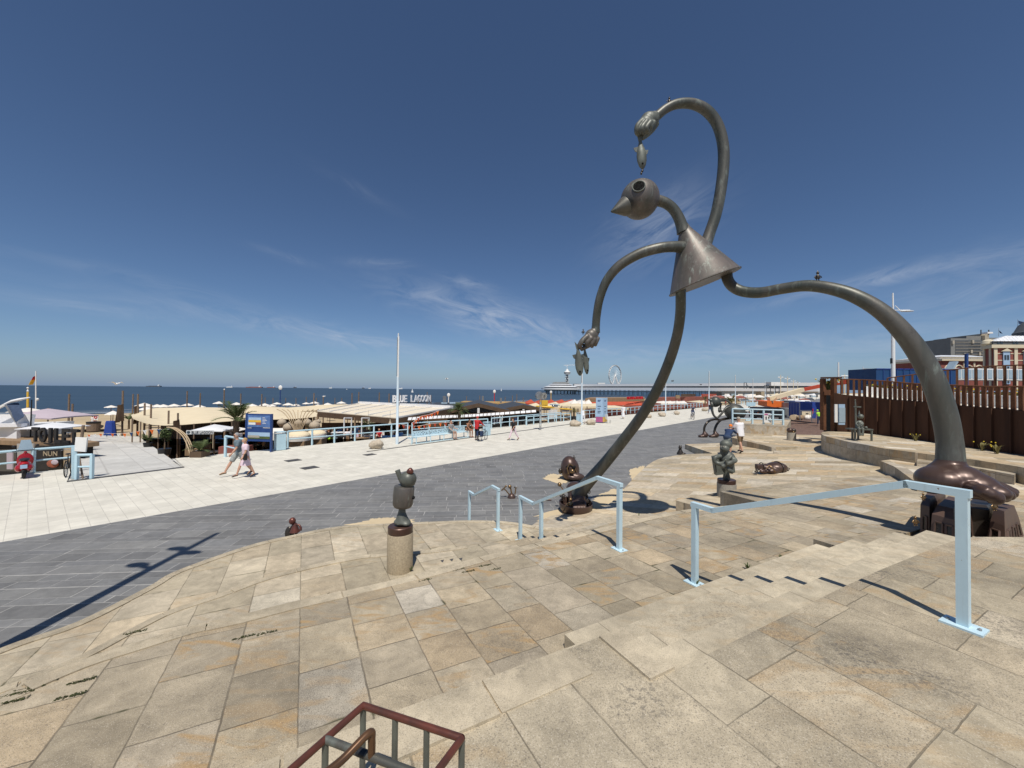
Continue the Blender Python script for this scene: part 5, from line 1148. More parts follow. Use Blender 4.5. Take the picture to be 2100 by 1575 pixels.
MB().bar(P0b - bd * .3 + bn_ * .1 + V((0, 0, .42)), P0b - bd * .3 + bn_ * .5 + V((0, 0, .42)), .05, .1).bar(P0b - bd * .3 + bn_ * .1, P0b - bd * .3 + bn_ * .1 + V((0, 0, .42)), .05).bar(P0b - bd * .3 + bn_ * .3 + V((0, 0, .4)), P0b + bn_ * .3 + V((0, 0, .4)), .05).build('end_arm', 'rail_blue', be_)
def at_bench(px): # point of the bench nearest a pixel column
    r = ray(px, 905); r = r / r.y; t = (r.x * P0b.y - P0b.x) / (bd.x - r.x * bd.y); return P0b + bd * t + bn_ * .22
sy_ = math.atan2(-bn_.y, -bn_.x) - math.pi / 2
for px, lb, wr, ps in ((929, 'man in grey T-shirt and shorts sitting on the pale blue bench', dict(shirt='cloth_grey', trousers='cloth_greyshort', leg=.9, shoes='cloth_black', hair='hair_dark', sleeve=.6), dict(lean=-6, sit=.45, legs=((82, 84), (86, 88)), arms=((25, 12, 55), (25, 12, 55)))),
                       (962, 'bare-chested tanned man leaning forward at the end of the bench', dict(skin='skin_tan', trousers='skin_tan', leg=.5, hair='hair_dark'), dict(lean=22, sit=.45, legs=((80, 84), (86, 80)), arms=((40, 10, 20), (34, 14, 30)), spread=.1))):
    q = at_bench(px); person(lb, V((q.x, q.y, 0)), sy_, 1.78, ps, wr, .02)
rp = feet(978, 903.5); person('person in a red hooded jacket seen from behind beside a bicycle', rp, math.radians(-25), 1.76, dict(lean=4, legs=((3, 2), (-3, 2)), arms=((30, 12, 40), (30, 30, 30))), dict(shirt='cloth_red', shirt_low=-.16, shirt_w=1.12, sleeve=1.9, trousers='cloth_black', leg=1.95, shoes='black', cap='cloth_red', brim=False), .018)
person('woman in black top and pink leggings walking across the white promenade', feet(1053, 903), yw - .25, 1.63, dict(lean=2, legs=((-22, 14), (26, 5)), arms=((14, 10, 25), (-14, 10, 10))), dict(shirt='cloth_black', shirt_low=-.18, shirt_w=1.1, sleeve=.9, trousers='cloth_pink', leg=1.95, shoes='cloth_black', hair='hair_dark', long=1), .018)
person('man in a long white patterned robe walking on the far promenade', feet(1278, 859), 2.6, 1.78, dict(legs=((12, 4), (-10, 8))), dict(shirt='cloth_white', sleeve=1.7, skirt='cloth_white', hem=-.78, shoes='black', hair='hair_dark'), .03)
person('person in white half hidden behind the second lamp post', feet(1196.5, 870), .6, 1.7, dict(lean=18, legs=((10, 8), (-8, 4)), arms=((35, 10, 40), (35, 10, 40))), dict(shirt='cloth_white', sleeve=.8, trousers='cloth_white', leg=1.8, shoes='black', hair='hair_dark'), .03)
person('person in dark clothes walking close behind the ball giant statue', feet(1456, 848), .3, 1.75, dict(legs=((14, 4), (-12, 10))), dict(shirt='cloth_black', sleeve=1.8, trousers='cloth_navy', leg=1.9, hair='hair_dark', shoes='black'), .035)
person('man in white shirt, khaki shorts and pale cap seen from behind on the stone square', feet(1519, 929, .70) if False else at_pl(1518, 929, PR), .15, 1.80, dict(lean=10, legs=((-14, 10), (12, 4)), arms=((20, 12, 60), (10, 16, 70))), dict(shirt='cloth_white', shirt_low=-.20, shirt_w=1.18, sleeve=.8, trousers='cloth_khaki', leg=1.05, shoes='black', cap='pedestal_grey', brim=False), .016)
person('person in orange cap and navy top bending over behind the green book sculpture', at_pl(1491, 933, PR), -.9, 1.70, dict(lean=46, legs=((30, 34), (24, 30)), arms=((50, 6, 10), (62, 8, 8)), nod=-6), dict(shirt='cloth_navy', sleeve=1.1, trousers='cloth_jeans', leg=.95, shoes='black', cap='cloth_orange'), .016)
vs_ = person('worker in yellow-green safety helmet and vest by the blue container', feet(1680, 874, .06), .4, 1.75, dict(lean=14, legs=((8, 4), (-8, 4))), dict(shirt='hivis', sleeve=.7, trousers='cloth_navy', leg=1.9, shoes='black', cap='hivis', brim=False), .025)
# bicycles and scooter
def wheel(mb, c, r, ax, n=24, th=.02):
    x, y = frame(ax); mb.tube([c + (x * math.cos(a) + y * math.sin(a)) * r for a in [2 * math.pi * i / n for i in range(n)]], th, 6, closed=True)
    return x, y
def bicycle(label, p, yaw, group=None, rider=False, sc_=1.0):
    g = thing('bicycle', label, 'bicycle', p, yaw, group); d = V((0, 1, 0)); ax = V((1, 0, 0)); z = lambda v: V((0, 0, v))
    for yy in (-.53, .53):
        w = MB(); c = V((0, yy, .34)); x, y = wheel(w, c, .32, ax); t = w.build('tyre', 'tyre', g, True, local=True); s = MB()
        for i in range(12): a = math.pi * i / 6; s.tube([c, c + (x * math.cos(a) + y * math.sin(a)) * .31], .004, 4)
        wheel(s, c, .30, ax, 20, .008); s.build('spokes', 'steel', t, local=True)
    f = MB()
    A, B_, C_, D_, E_ = V((0, -.53, .34)), V((0, -.06, .29)), V((0, -.22, .82)), V((0, .34, .80)), V((0, .53, .34))
    for a, b in ((A, B_), (A, C_.lerp(B_, .15)), (B_, C_), (B_, D_), (C_, D_), (D_ + z(.08), E_)): f.tube([a, b], .018, 8)
    f.build('frame', 'black', g, local=True)
    MB().tube([D_ + z(.05), D_ + z(.22)], .014, 8).tube([V((-.27, .22, 1.04)), V((-.2, .34, 1.05)), V((0, .36, 1.02)), V((.2, .34, 1.05)), V((.27, .22, 1.04))], .014, 8).build('handlebar', 'steel', g, local=True)
    MB().ell(C_ + z(.10), (.08, .14, .035), None, 12, 8).tube([C_, C_ + z(.08)], .014, 6).build('saddle', 'black', g, local=True)
    MB().box((0, -.55, .74), (.12, .42, .015)).tube([V((0, -.72, .73)), A], .008, 5).build('carrier', 'black', g, local=True)
    return g
bc = bicycle('dark city bicycle held by the person in red', rp + V((.45, .1, 0)), math.radians(-20)); MB().box((.14, -.55, .58), (.12, .36, .34)).box((-.14, -.55, .58), (.12, .36, .34)).build('pannier', 'cloth_navy', bc, local=True)
bk1 = dup(bc, feet(1068, 871), math.radians(-78), 'black bicycle parked against the pale blue railing near the clock')
bk2 = bicycle('black bicycle leaning by the white board on two poles', at_z(141, 974), math.radians(40))
bk3 = bicycle('bicycle of the rider in a dark red top on the far promenade', feet(1420, 860), math.radians(172))
person('cyclist in dark red top riding towards the camera on the far promenade', feet(1420, 860) + V((0, 0, .28)), math.radians(172), 1.75, dict(lean=24, legs=((62, 70), (30, 40)), arms=((50, 8, 10), (50, 8, 10)), nod=-15), dict(shirt='cloth_jeans', sleeve=.8, trousers='cloth_navy', leg=1.9, shoes='black', cap='brick_red', brim=False), .035)
q = at_z(50, 977); g = thing('scooter', 'red motor scooter seen from behind, parked by the left railing', 'scooter', q, math.radians(50))
for yy in (-.55, .65):
    w = MB(); wheel(w, V((0, yy, .24)), .19, V((1, 0, 0)), 24, .055); w.build('tyre', 'tyre', g, True, local=True)
mb = MB().ell((0, -.42, .52), (.19, .40, .20), None, 18, 12).ell((.15, -.45, .42), (.10, .30, .15), None, 14, 8).ell((-.15, -.45, .42), (.10, .30, .15), None, 14, 8).box((0, .12, .30), (.26, .5, .06)).ell((0, .42, .62), (.24, .07, .32), None, 18, 12).ell((0, .66, .40), (.1, .2, .12), None, 14, 8).tube([(0, .45, .8), (0, .40, 1.0)], .05, 10)
fuse(mb, 'body', 'scooter_red', None, .02, 3).parent = g
MB().ell((0, -.28, .74), (.15, .36, .06), None, 18, 8).build('seat', 'black', g, True, local=True)
MB().tube([(-.34, .34, 1.02), (-.2, .42, 1.04), (.2, .42, 1.04), (.34, .34, 1.02)], .018, 8).build('handlebar', 'black', g, local=True)
for s in (-1, 1): MB().tube([(s * .22, .42, 1.05), (s * .3, .38, 1.22)], .008, 6).ell((s * .31, .38, 1.24), (.06, .02, .045), None, 10, 8).build('mirror', 'black', g, local=True)
MB().box((0, -.86, .52), (.18, .02, .15)).build('number_plate', 'panel_blue', g, local=True); MB().ell((0, -.80, .64), (.07, .03, .035), None, 10, 6).build('tail_light', 'red', g, local=True)
MB().grid(lambda a, b: V(((a - .5) * .42 * (1 - .4 * b), .50 + .06 * b, 1.05 + .42 * b)), 4, 4, .008, V((0, 1, 0))).build('windscreen', 'pale_glass', g, local=True)
MB().tube([(.18, -.3, .22), (.2, -.8, .3)], .045, 10).build('exhaust', 'steel', g, local=True)
# bins, boards, lamp posts, clock, boulders, drains
def bin_(px, py, label, w=.50):
    b = feet(px, py); g = thing('litter_bin', label, 'bin', b, ba)
    MB().box((0, 0, .50), (w, .42, .96)).build('bin_body', 'rail_far', g, local=True); MB().box((0, 0, 1.10), (w + .03, .45, .05)).build('lid', 'rail_far', g, local=True)
    for sx in (-1, 1): MB().box((sx * (w / 2 - .03), .18, 1.03), (.04, .04, .1)).build('lid_post', 'rail_far', g, local=True)
    return g
bin_(574, 923, 'pale blue litter bin beside the blue information board', .52); bin_(998, 893, 'pale blue litter bin right of the person in red'); bin_(1187, 866, 'pale blue litter bin behind the boulder and second lamp post')
g = thing('information_board', 'dark blue information board with map panels on two posts', 'sign', at_z(556, 927))
ib1 = at_z(556, 927); Yb = ib1.y; ib0 = at_d(505, 927, Yb + .25); ib0.z = 0; zt = at_d(530, 848.5, Yb).z; zb = at_d(530, 906, Yb).z; xd = (ib1 - ib0).normalized(); xa = math.atan2(xd.y, xd.x); nd = V((xd.y, -xd.x, 0)); L = (ib1 - ib0).length
for p in (ib0, ib1): MB().box((p.x, p.y, zt / 2), (.09, .12, zt), xa).build('post', 'sign_blue', g)
mid = (ib0 + ib1) / 2; bp = MB().box((mid.x, mid.y, (zt + zb) / 2), (L, .07, zt - zb - .02), xa).build('board', 'sign_blue', g)
def onb(u0, u1, v0, v1, name, mat, d=.045): # panel on the board, u along, v up (0..1)
    c = ib0.lerp(ib1, (u0 + u1) / 2) + nd * d; return MB().box((c.x, c.y, zb + (zt - zb) * (v0 + v1) / 2), ((u1 - u0) * L, .012, (v1 - v0) * (zt - zb)), xa).build(name, mat, bp)
onb(.06, .96, .52, .94, 'map_panel', 'info_panel'); onb(.10, .60, .76, .86, 'map_sea', 'panel_blue', .052); onb(.10, .60, .69, .77, 'map_beach', 'yellow', .054); onb(.10, .38, .60, .68, 'map_town', 'white', .054); onb(.40, .60, .60, .69, 'map_town', 'terracotta', .054)
for i in range(5): onb(.66, .76 + .04 * (i % 3), .85 - i * .05, .865 - i * .05, 'text_line', 'white', .052)
onb(.06, .22, .475, .49, 'text_line', 'white'); onb(.68, .96, .49, .505, 'text_line', 'white'); onb(.08, .96, .12, .33, 'view_panel', 'panel_blue'); onb(.08, .96, .10, .19, 'view_beach', 'leaf', .052); onb(.08, .55, .14, .22, 'view_town', 'pedestal_grey', .056)
def lamp_post(px, Y, label, H=7.4):
    r = ray(px, 850); r = r / r.y; b = V((r.x * Y, Y, .004)); g = thing('lamp_post', label, 'lamp post', b, 0, 'slim pale lamp posts along the promenade')
    MB().tube([(0, 0, 0), (0, 0, .7), (0, 0, .72), (0, 0, H * .62)], [.10, .10, .085, .08], 14).build('pole', 'lamp_post_blue', g, smooth=40, local=True)
    MB().tube([(0, 0, H * .62), (0, 0, H)], [.075, .065], 14).build('light_column', 'lamp_white', g, smooth=40, local=True); MB().box((-.05, -.06, H * .81), (.035, .02, H * .36)).build('slot', 'grate', g, local=True)
    MB().box((0, 0, H + .12), (.05, .12, .2)).build('top_cap', 'lamp_white', g, local=True); return g
for (px, Y, lb) in ((815, at_z(815, 911).y, 'slim pale blue lamp post nearest the camera, beside the boulder and bench'), (1193, at_z(1193, 871.5).y, 'second lamp post, between boulders under the hanging fishes'), (1365, 66, 'third lamp post, partly behind the giant thin leg'),
                    (1454, 71, 'fourth lamp post, just behind the ball giant'), (1508, 86, 'fifth lamp post, right above the ball giant'), (1544, 106, 'sixth lamp post, by the orange telehandler'), (1569, 130, 'seventh lamp post, left of the white raised cabin'), (1588, 160, 'farthest slim lamp post, under the white raised cabin')): lamp_post(px, Y, lb)
b = at_z(1108, 882); g = thing('street_clock', 'round grey double-sided clock on a riveted grey post', 'clock', b)
for s in (-1, 1): MB().box((b.x + s * .065, b.y, 1.6), (.05, .14, 3.2)).build('post', 'steel', g)
for i in range(7): MB().box((b.x, b.y - .01, .3 + i * .45), (.09, .1, .22)).build('post_infill', 'concrete', g)
ck = at_d(1106, 811, b.y); fd = V((.75, -.66, 0)); MB().lathe([(0, -.16), (.36, -.16), (.38, -.12), (.38, .12), (.36, .16), (0, .16)], axis_m(ck, ck + V((.3, -.95, 0))), 28).build('clock_case', 'steel', g, smooth=40)
fo = MB().lathe([(0, 0), (.33, 0)], axis_m(at_d(1116, 812, b.y - .25), at_d(1116, 812, b.y - .25) + V((.45, -.9, 0))), 28).build('clock_face', 'concrete', g)
q = at_d(1116, 812, b.y - .27); MB().bar(q + V((-.1, 0, -.22)), q + V((.1, 0, .22)), .025).bar(q, q + V((.02, 0, -.2)), .03).build('hands', 'black', fo)
def boulder(px, py, w, h, seed, label):
    b = at_z(px, py); k = b.y / F; mb = MB(); mb.ell((0, 0, 0), (w * k / 2, w * k * .42, h * k / 2), None, 26, 16); rr = random.Random(seed); o = V((rr.uniform(0, 50), 3, 7))
    mb.v = [v * (1 + .32 * mnoise.noise(v.normalized() * 1.1 + o) + .12 * mnoise.noise(v.normalized() * 3.1 + o) + .05 * mnoise.noise(v.normalized() * 7 + o)) + V((0, 0, h * k * .44)) for v in mb.v]
    for v in mb.v: v.z = max(v.z, -.02)
    o = mb.build('boulder', 'boulder', smooth=True); o.location = b; return tag(o, label, 'boulder', 'boulders on the promenade')
for a in ((772, 920, 27, 19, 1, 'grey rounded boulder left of the nearest lamp post'), (1179, 874, 24, 13, 2, 'pale sandy boulder left of the second lamp post'), (1212, 871, 19, 12, 3, 'grey boulder right of the second lamp post'), (1331, 857, 11, 8, 4, 'small grey boulder just left of the giant leg'),
          (1358, 854, 16, 9, 5, 'pale boulder below the third lamp post'), (1388, 850.5, 12, 8, 6, 'brownish boulder at the foot of the thin sign post'), (1446, 843, 13, 8, 7, 'yellowish boulder left of the ball giant head'), (1548, 836, 8, 4, 8, 'tiny far boulder left of the dark van')): boulder(*a)
for i, (px, py, w) in enumerate(((601, 944.5, 36), (635, 959.5, 40), (758, 932.5, 29))):
    p = at_z(px, py); k = p.y / F; o = MB().box((0, 0, .008), (w * k * .74, w * k * .62, .012), 0).build('drain_grate', 'grate'); o.location = (p.x, p.y, .004); o.rotation_euler = (0, 0, ba)
    tag(o, ('dark square drain grate farther left on the promenade', 'dark square drain grate nearest the grey plaza', 'dark square drain grate in front of the grey boulder')[i], 'drain', 'drain grates in the promenade')
# advertising column, stop sign post, small bird
b = at_z(1228, 867); k = b.y / F; g = thing('advertising_column', 'three-sided pale blue advertising column with pink and yellow feet', 'sign column', b)
q0, q1, q2 = at_d(1222, 866, b.y - .2), at_d(1236, 868, b.y - .5), at_d(1245, 866, b.y + .4); zt = at_d(1233, 815.5, b.y).z
for nm, m, u, v in (('panel', 'panel_blue', .24, 1.0), ('pink_foot', 'panel_pink', 0.04, .25)): MB().bar(V((q0.x, q0.y, zt * (u + v) / 2)), V((q1.x, q1.y, zt * (u + v) / 2)), .06, zt * (v - u)).build(nm, m, g)
for nm, m, u, v in (('panel', 'panel_blue', .24, 1.0), ('yellow_foot', 'panel_yellow', 0.04, .25)): MB().bar(V((q1.x + .02, q1.y, zt * (u + v) / 2)), V((q2.x, q2.y, zt * (u + v) / 2)), .06, zt * (v - u)).build(nm, m, g)
for i, zf in enumerate((.90, .86, .66, .56, .46, .40)):
    for (a, c) in ((q0, q1), (q1, q2)):
        m0 = a.lerp(c, .25); m1_ = a.lerp(c, .72 - .1 * (i % 2)); nr = V(((c - a).y, -(c - a).x, 0)).normalized() * .035; MB().bar(V((m0.x, m0.y, zt * zf)) + nr, V((m1_.x, m1_.y, zt * zf)) + nr, .014, .07).build('text_line', 'sign_blue' if i < 2 else 'cloth_jeans', g)
b = at_z(1248, 868); g = thing('cafe_chair', 'small white folding chair beside the advertising column', 'chair', b); MB().box(b + V((0, 0, .45)), (.45, .45, .04)).build('seat', 'white', g); MB().box(b + V((-.2, .15, .75)), (.06, .42, .55), .4).build('backrest', 'white', g)
for sx in (-.2, .2):
    for sy2 in (-.2, .2): MB().bar(b + V((sx, sy2, 0)), b + V((sx, sy2, .45)), .03).build('leg', 'steel', g)
b = at_z(1386, 849); g = thing('sign_post', 'thin dark post with a small dark square sign near the far boulders', 'sign', b)
MB().tube([b, b + V((0, 0, 3.4))], .04, 8).build('post', 'black', g); MB().box(b + V((.3, 0, 2.9)), (.75, .05, .55)).build('sign_plate', 'wood', g)
# ---------------------------------------------------------------- railings along the sea side
def rail_px(label, pts, h=1.05, w=.09, n_mid=1, z=0.0, step=1.55, mat='rail_far', group='pale blue railings of the promenade'):
    P = [at_z(x, y, z) for x, y in pts]; out = [P[0]]
    for a, c in zip(P, P[1:]):
        n = max(1, round((c - a).length / step)); out += [a.lerp(c, (i + 1) / n) for i in range(n)]
    return railing(label, out, h, mat, n_mid, w, group=group)
rail_px('long pale blue railing from the information board to behind the bench', [(590, 918), (836, 894)])
rail_px('pale blue railing behind the bench and the red-coated person', [(845, 893.5), (1000, 881.5)])
rail_px('pale blue railing behind the parked black bicycle', [(1008, 879.5), (1062, 873), (1150, 863)])
rail_px('pale blue railing with angled front by the clock', [(1080, 872.5), (1108, 869.5), (1170, 862.5)], .95)
rail_px('pale blue railing beyond the advertising column', [(1196, 857.5), (1318, 845.5)], step=1.7)
rail_px('far pale blue railing behind the third lamp post', [(1330, 844), (1440, 834.5)], 1.1, .10, step=2.2)
rail_px('farthest pale blue railing near the far restaurants', [(1520, 831), (1575, 826)], 1.2, .12, step=3.5)
rail_px('pale blue stair railing left of the information board', [(462, 937), (500, 946)], 1.15, .10)
rail_px('pale blue railing behind the red scooter at the far left', [(-60, 983), (68, 969), (152, 960)], 1.02, .10, step=2.6)
rail_px('short pale blue railing end beside the white board', [(157, 983), (188, 982)], 1.0, .10)
# ---------------------------------------------------------------- beach clubs below the promenade
def beach_z(p):
    t = V((p.x, p.y, 0)).dot(NV)
    for (a, za), (c, zc) in zip(ts[1:], ts[2:]):
        if a <= t <= c: return za + (zc - za) * (t - a) / (c - a)
    return -2.4 if t < 30 else -4.4
# ramp down to the beach
def ramp_pt(px, py, z): p = at_z(px, py, z); return p
rampc = [at_z(137, 990, -.02), at_z(378, 960, -.02), at_z(284, 895, -1.5), at_z(180, 892, -1.5)]
mb = MB().grid(lambda a, b: rampc[0].lerp(rampc[1], a).lerp(rampc[3].lerp(rampc[2], a), b), 6, 10); tag(mb.build('beach_ramp', 'ramp_paving'), kind='structure')
mb = MB().poly([V((p.x, p.y, .012)) for p in (at_z(137, 989), at_z(378, 959), at_z(378, 957), at_z(137, 986.5))]); tag(mb.build('ramp_edge', 'grate'), kind='structure')
sk = MB()
for p, q in ((rampc[0], rampc[3]), (rampc[1], rampc[2])):
    sk.add([p, q, V((q.x, q.y, -3.5)), V((p.x, p.y, -3.5))], [[0, 1, 2, 3]])
tag(sk.build('ramp_side', 'concrete'), kind='structure')
apron = MB().poly([at_z(376, 960, -.03), at_z(470, 950, -.03), at_z(452, 936, -.03), at_z(352, 941, -.06)]); tag(apron.build('paved_apron', 'ramp_paving'), kind='structure')
def post(px, y0, Y, label, w=4.0, y1=None, mat='wood_post', grp='wooden posts standing on the beach', cap=False):
    a = at_d(px, y0, Y); zb = beach_z(a) - .1 if y1 is None else at_d(px, y1, Y).z; k = Y / F
    rr = random.Random(px); lean_ = rr.uniform(-.08, .08)
    g = tag(MB().tube([V((a.x + lean_, a.y, zb)), V((a.x, a.y, a.z))], [w * k / 2, w * k / 2.3], 8).build('wooden_post', mat, smooth=60), label, 'post', grp)
    if cap: MB().ell(a + V((0, 0, .1)), w * k * .55, None, 8, 6).build('white_cap', 'white', g)
plist = [(142, 808, 40), (149, 828, 38), (252, 801, 44), (273, 808, 50), (283, 808, 46), (297, 827, 40), (310, 829, 38), (346, 842, 34), (365, 847, 32), (384, 802, 54), (411, 806, 56), (460, 800, 60), (494, 807, 60), (537, 808, 64), (544, 815, 90),
         (560, 816, 92), (586, 816, 92), (607, 816, 92), (628, 814, 92), (644, 806, 66), (649, 816, 94), (663, 812, 70), (687, 816, 90), (701, 816, 90), (722, 806, 70), (736, 804, 72), (778, 805, 74), (798, 807, 76), (820, 806, 80), (858, 808, 82), (876, 804, 84), (884, 810, 86), (957, 812, 96), (984, 811, 110), (1036, 814, 110), (1051, 811, 120), (1060, 808, 125), (1073, 815, 120)]
for i, (px, y, Y) in enumerate(plist):
    nb = ('beside the lilac parasol', 'right beside the taller lilac parasol post', 'with the brown cloth sail hanging from it', 'behind the palm at the ramp', 'at the left corner of the cream shade sail')[i] if i < 5 else f'above the beach club roofs, {ORD[i - 5]} from the left'
    post(px, y, Y, 'weathered brown wooden post ' + nb, 3.6 if Y < 50 else 2.6 if Y < 80 else 1.6, cap=(px == 460))
def parasol(px, py, wpx, Y, mat, label, grp=None, hp=None, sq=True, asp=.24, pole=True, pm='wood_post', name='parasol'):
    a = at_d(px, py, Y); k = Y / F; w = wpx * k / 2; h = (hp * k) if hp else w * asp; zb = beach_z(a)
    g = thing(name, label, 'parasol', (a.x, a.y, zb), 0, grp); n = 4 if sq else 8; mb = MB(); ap = a; rim = []
    for i in range(n):
        an = 2 * math.pi * (i + .5) / n + (.15 if sq else 0); r = w * (1.2 if sq else 1.0); rim.append(V((a.x + r * math.cos(an), a.y + r * math.sin(an), a.z - h)))
    vs = [ap]; fs = []; m = 4
    for i in range(n):
        p, q = rim[i], rim[(i + 1) % n]
        for j in range(m):
            f = j / m; e = p.lerp(q, f); e.z += .10 * h * math.sin(math.pi * f); vs.append(e)
    N = n * m
    vs += [v - V((0, 0, h * .14)) for v in vs[1:]]
    for i in range(N): fs += [[0, 1 + i, 1 + (i + 1) % N], [1 + (i + 1) % N, 1 + i, N + 1 + i, N + 1 + (i + 1) % N]]
    mb.add(vs, fs).build('canopy', mat, g, smooth=30)
    if pole: MB().tube([V((a.x, a.y, zb)), a + V((0, 0, .03))], .045, 8).build('pole', pm, g)
    return g
rowp = [(296, 826, 32), (322, 829, 26), (335, 829, 26), (357, 828, 24), (376, 835, 22), (385, 827, 22), (408, 830, 24), (300, 834, 30), (345, 836, 22), (449, 823, 22), (485, 825, 24), (517, 828, 22), (543, 827, 22), (557, 829, 20), (568, 825, 18), (591, 826, 22), (607, 828, 18), (628, 825, 16), (645, 823, 20), (652, 829, 18), (672, 826, 20), (700, 823, 20)]
rowp.sort()
for i, (px, py, w) in enumerate(rowp): parasol(px, py, w, 76 + (i * 7) % 19 if px > 430 else 66 + (i * 5) % 11, 'parasol_white', f'white beach parasol along the sea side, {ORD[i]} from the left', 'white parasols on the beach', sq=False, asp=.42)
parasol(228, 831, 22, 62, 'parasol_white', 'beige mushroom-shaped parasol near the brown cloth sail', sq=False, hp=4.5)
parasol(232, 842, 26, 58, 'parasol_white', 'low white cover beside the beige mushroom parasol', sq=False, hp=8)
parasol(99, 837.5, 118, 31, 'parasol_lilac', 'big faded lilac parasol at the left beach terrace', sq=True, hp=17)
parasol(57, 836, 46, 33, 'parasol_white', 'cream parasol behind the tilted solar panel', sq=True, hp=8)
parasol(112, 866, 84, 25.5, 'white_roof', 'bright white parasol just above the big black letters', sq=True, hp=10)
parasol(440, 870, 76, 27.5, 'white_roof', 'white parasol beside the small white name sign', sq=True, hp=11)
parasol(478, 874, 50, 29, 'parasol_white', 'half hidden white parasol behind the large palm', sq=True, hp=8)
# cream shade sails: tensioned cloth between posts
def sail(name, label, near, far, dn, df, mat='cream', sag=.5, peaks=0, seed=1):
    n_ = spline(near, 5); f_ = spline(far, 5); A = [at_d(x, y, dn) for x, y in n_]; B = [at_d(x, y, df) for x, y in f_]
    def fn(a, b):
        i = a * (len(A) - 1); i0 = min(int(i), len(A) - 2); p = A[i0].lerp(A[i0 + 1], i - i0); j = a * (len(B) - 1); j0 = min(int(j), len(B) - 2); q = B[j0].lerp(B[j0 + 1], j - j0)
        v = p.lerp(q, b); v.z += peaks * math.sin(a * 9.5 + seed) * math.sin(math.pi * b) - sag * math.sin(math.pi * b) * .5; return v
    r = thing(name, label, 'shade sail', A[0]); MB().grid(fn, 36, 12, .03).build('cloth', mat, r, smooth=True)
    for i in range(0, len(A), 3): p = A[i]; MB().tube([V((p.x, p.y, beach_z(p) - .1)), p], .05, 6).build('support_post', 'wood_post', r)
    return r
sail('shade_sail', 'large cream cloth shade sail with a pointed left corner over the beach terrace', [(272, 858), (300, 868), (332, 872), (370, 871), (420, 867), (490, 862)], [(268, 851), (310, 838), (350, 836), (400, 835), (445, 836), (500, 838)], 33, 50, sag=.1, peaks=.15)
sail('shade_sail', 'cream cloth shade sail behind the large palm and information board', [(440, 862), (500, 861), (560, 860), (612, 858), (668, 852)], [(450, 840), (480, 836), (515, 833), (550, 834), (590, 836), (640, 839)], 38, 54, sag=.2, peaks=.2, seed=2.5)
sail('shade_sail', 'far cream cloth shade sail next to the flat beige awning', [(560, 846), (620, 843), (690, 838), (745, 833)], [(590, 836), (640, 832), (668, 830), (712, 829)], 50, 66, sag=.2, peaks=.2, seed=.4)
# dark wooden terrace under the sails: deck, back screens, tables, people as furniture
DZ = -.95
flat('beach_deck', [at_d(x, 900, Y) for x, Y in ((455, 26.5), (640, 29), (860, 32), (1120, 41), (1000, 62), (560, 58), (455, 50))], DZ, 'wood')
flat('beach_deck', [at_d(x, 900, Y) for x, Y in ((300, 34), (455, 26.5), (455, 50), (270, 52))], -1.6, 'wood')
rnd = random.Random(11)
def table_set(p, k, lab, grp, m):
    g = thing('terrace_table', lab, 'table', p, rnd.random() * 3, grp); MB().box((0, 0, .74), (1.1, .8, .05)).build('table_top', m, g, local=True)
    MB().tube([(0, 0, 0), (0, 0, .72)], .05, 6).box((0, 0, .02), (.6, .5, .04)).build('pedestal', 'black', g, local=True)
    for s in (-1, 1):
        c = MB().box((s * .85, 0, .44), (.5, .55, .08)).box((s * 1.08, 0, .68), (.07, .55, .5)); c.build('chair', m, g, local=True)
n = 0
for i in range(44):
    px = 392 + i * 16.5 + rnd.uniform(-5, 5); Y = (rnd.uniform(27.8, 30) if i % 2 else rnd.uniform(31, 35)) + max(0, px - 560) * .018; p = at_d(px, 880, Y); p.z = (DZ if px > 455 else -1.6) + .01
    if V((p.x, p.y, 0)).dot(NV) < 28.0 or px > 1070: continue
    table_set(p, 1, f'low terrace table with two seats below the blue railing, {ORD[n]} from the left', 'tables on the beach terrace', ('container_blue', 'wood', 'cloth_bluegrey', 'white', 'dark')[i % 5]); n += 1
for (x0, x1, Y, zt, lb) in ((330, 470, 41, .4, 'dark timber back screen under the cream sail'), (470, 640, 44, .3, 'dark timber back screen behind the information board'), (660, 860, 40, .2, 'dark timber back screen under the flat beige awning'), (840, 1060, 46, .6, 'dark timber front of the dark roofed pavilion')):
    a, c = at_d(x0, 880, Y), at_d(x1, 880, Y + 1.5); tag(MB().bar(V((a.x, a.y, (zt - 2.4) / 2)), V((c.x, c.y, (zt - 2.4) / 2)), .1, zt + 2.4).build('timber_screen', 'brown_trim'), lb, 'screen')
sk_ = ('skin', 'skin_tan'); cl2 = ('cloth_white', 'cloth_navy', 'cloth_red', 'cloth_grey', 'cloth_pink', 'cloth_bluegrey', 'hivis', 'cloth_black')
for i in range(14):
    px = 470 + i * 30 + rnd.uniform(-8, 8); Y = rnd.uniform(28.6, 31) + max(0, px - 560) * .018; p = at_d(px, 880, Y); p.z = DZ + .01
    if 545 < px < 600: continue
    sit = i % 3 != 0
    person(f'{"seated" if sit else "standing"} guest on the beach terrace behind the railing, {ORD[i]} from the left', p, rnd.random() * 6.2, rnd.uniform(1.6, 1.82), dict(sit=.45, legs=((84, 86), (84, 86)), arms=((40, 10, 40), (40, 10, 40))) if sit else dict(arms=((20, 8, 50), (5, 8, 15))),
           dict(skin=sk_[i % 2], shirt=cl2[i % 8], trousers=cl2[(i * 3 + 1) % 8], leg=.9 if i % 2 else 1.9, hair=('hair_dark', 'hair_blond', 'hair_grey')[i % 3], shoes='black'), .04, 'guests on the beach terrace')
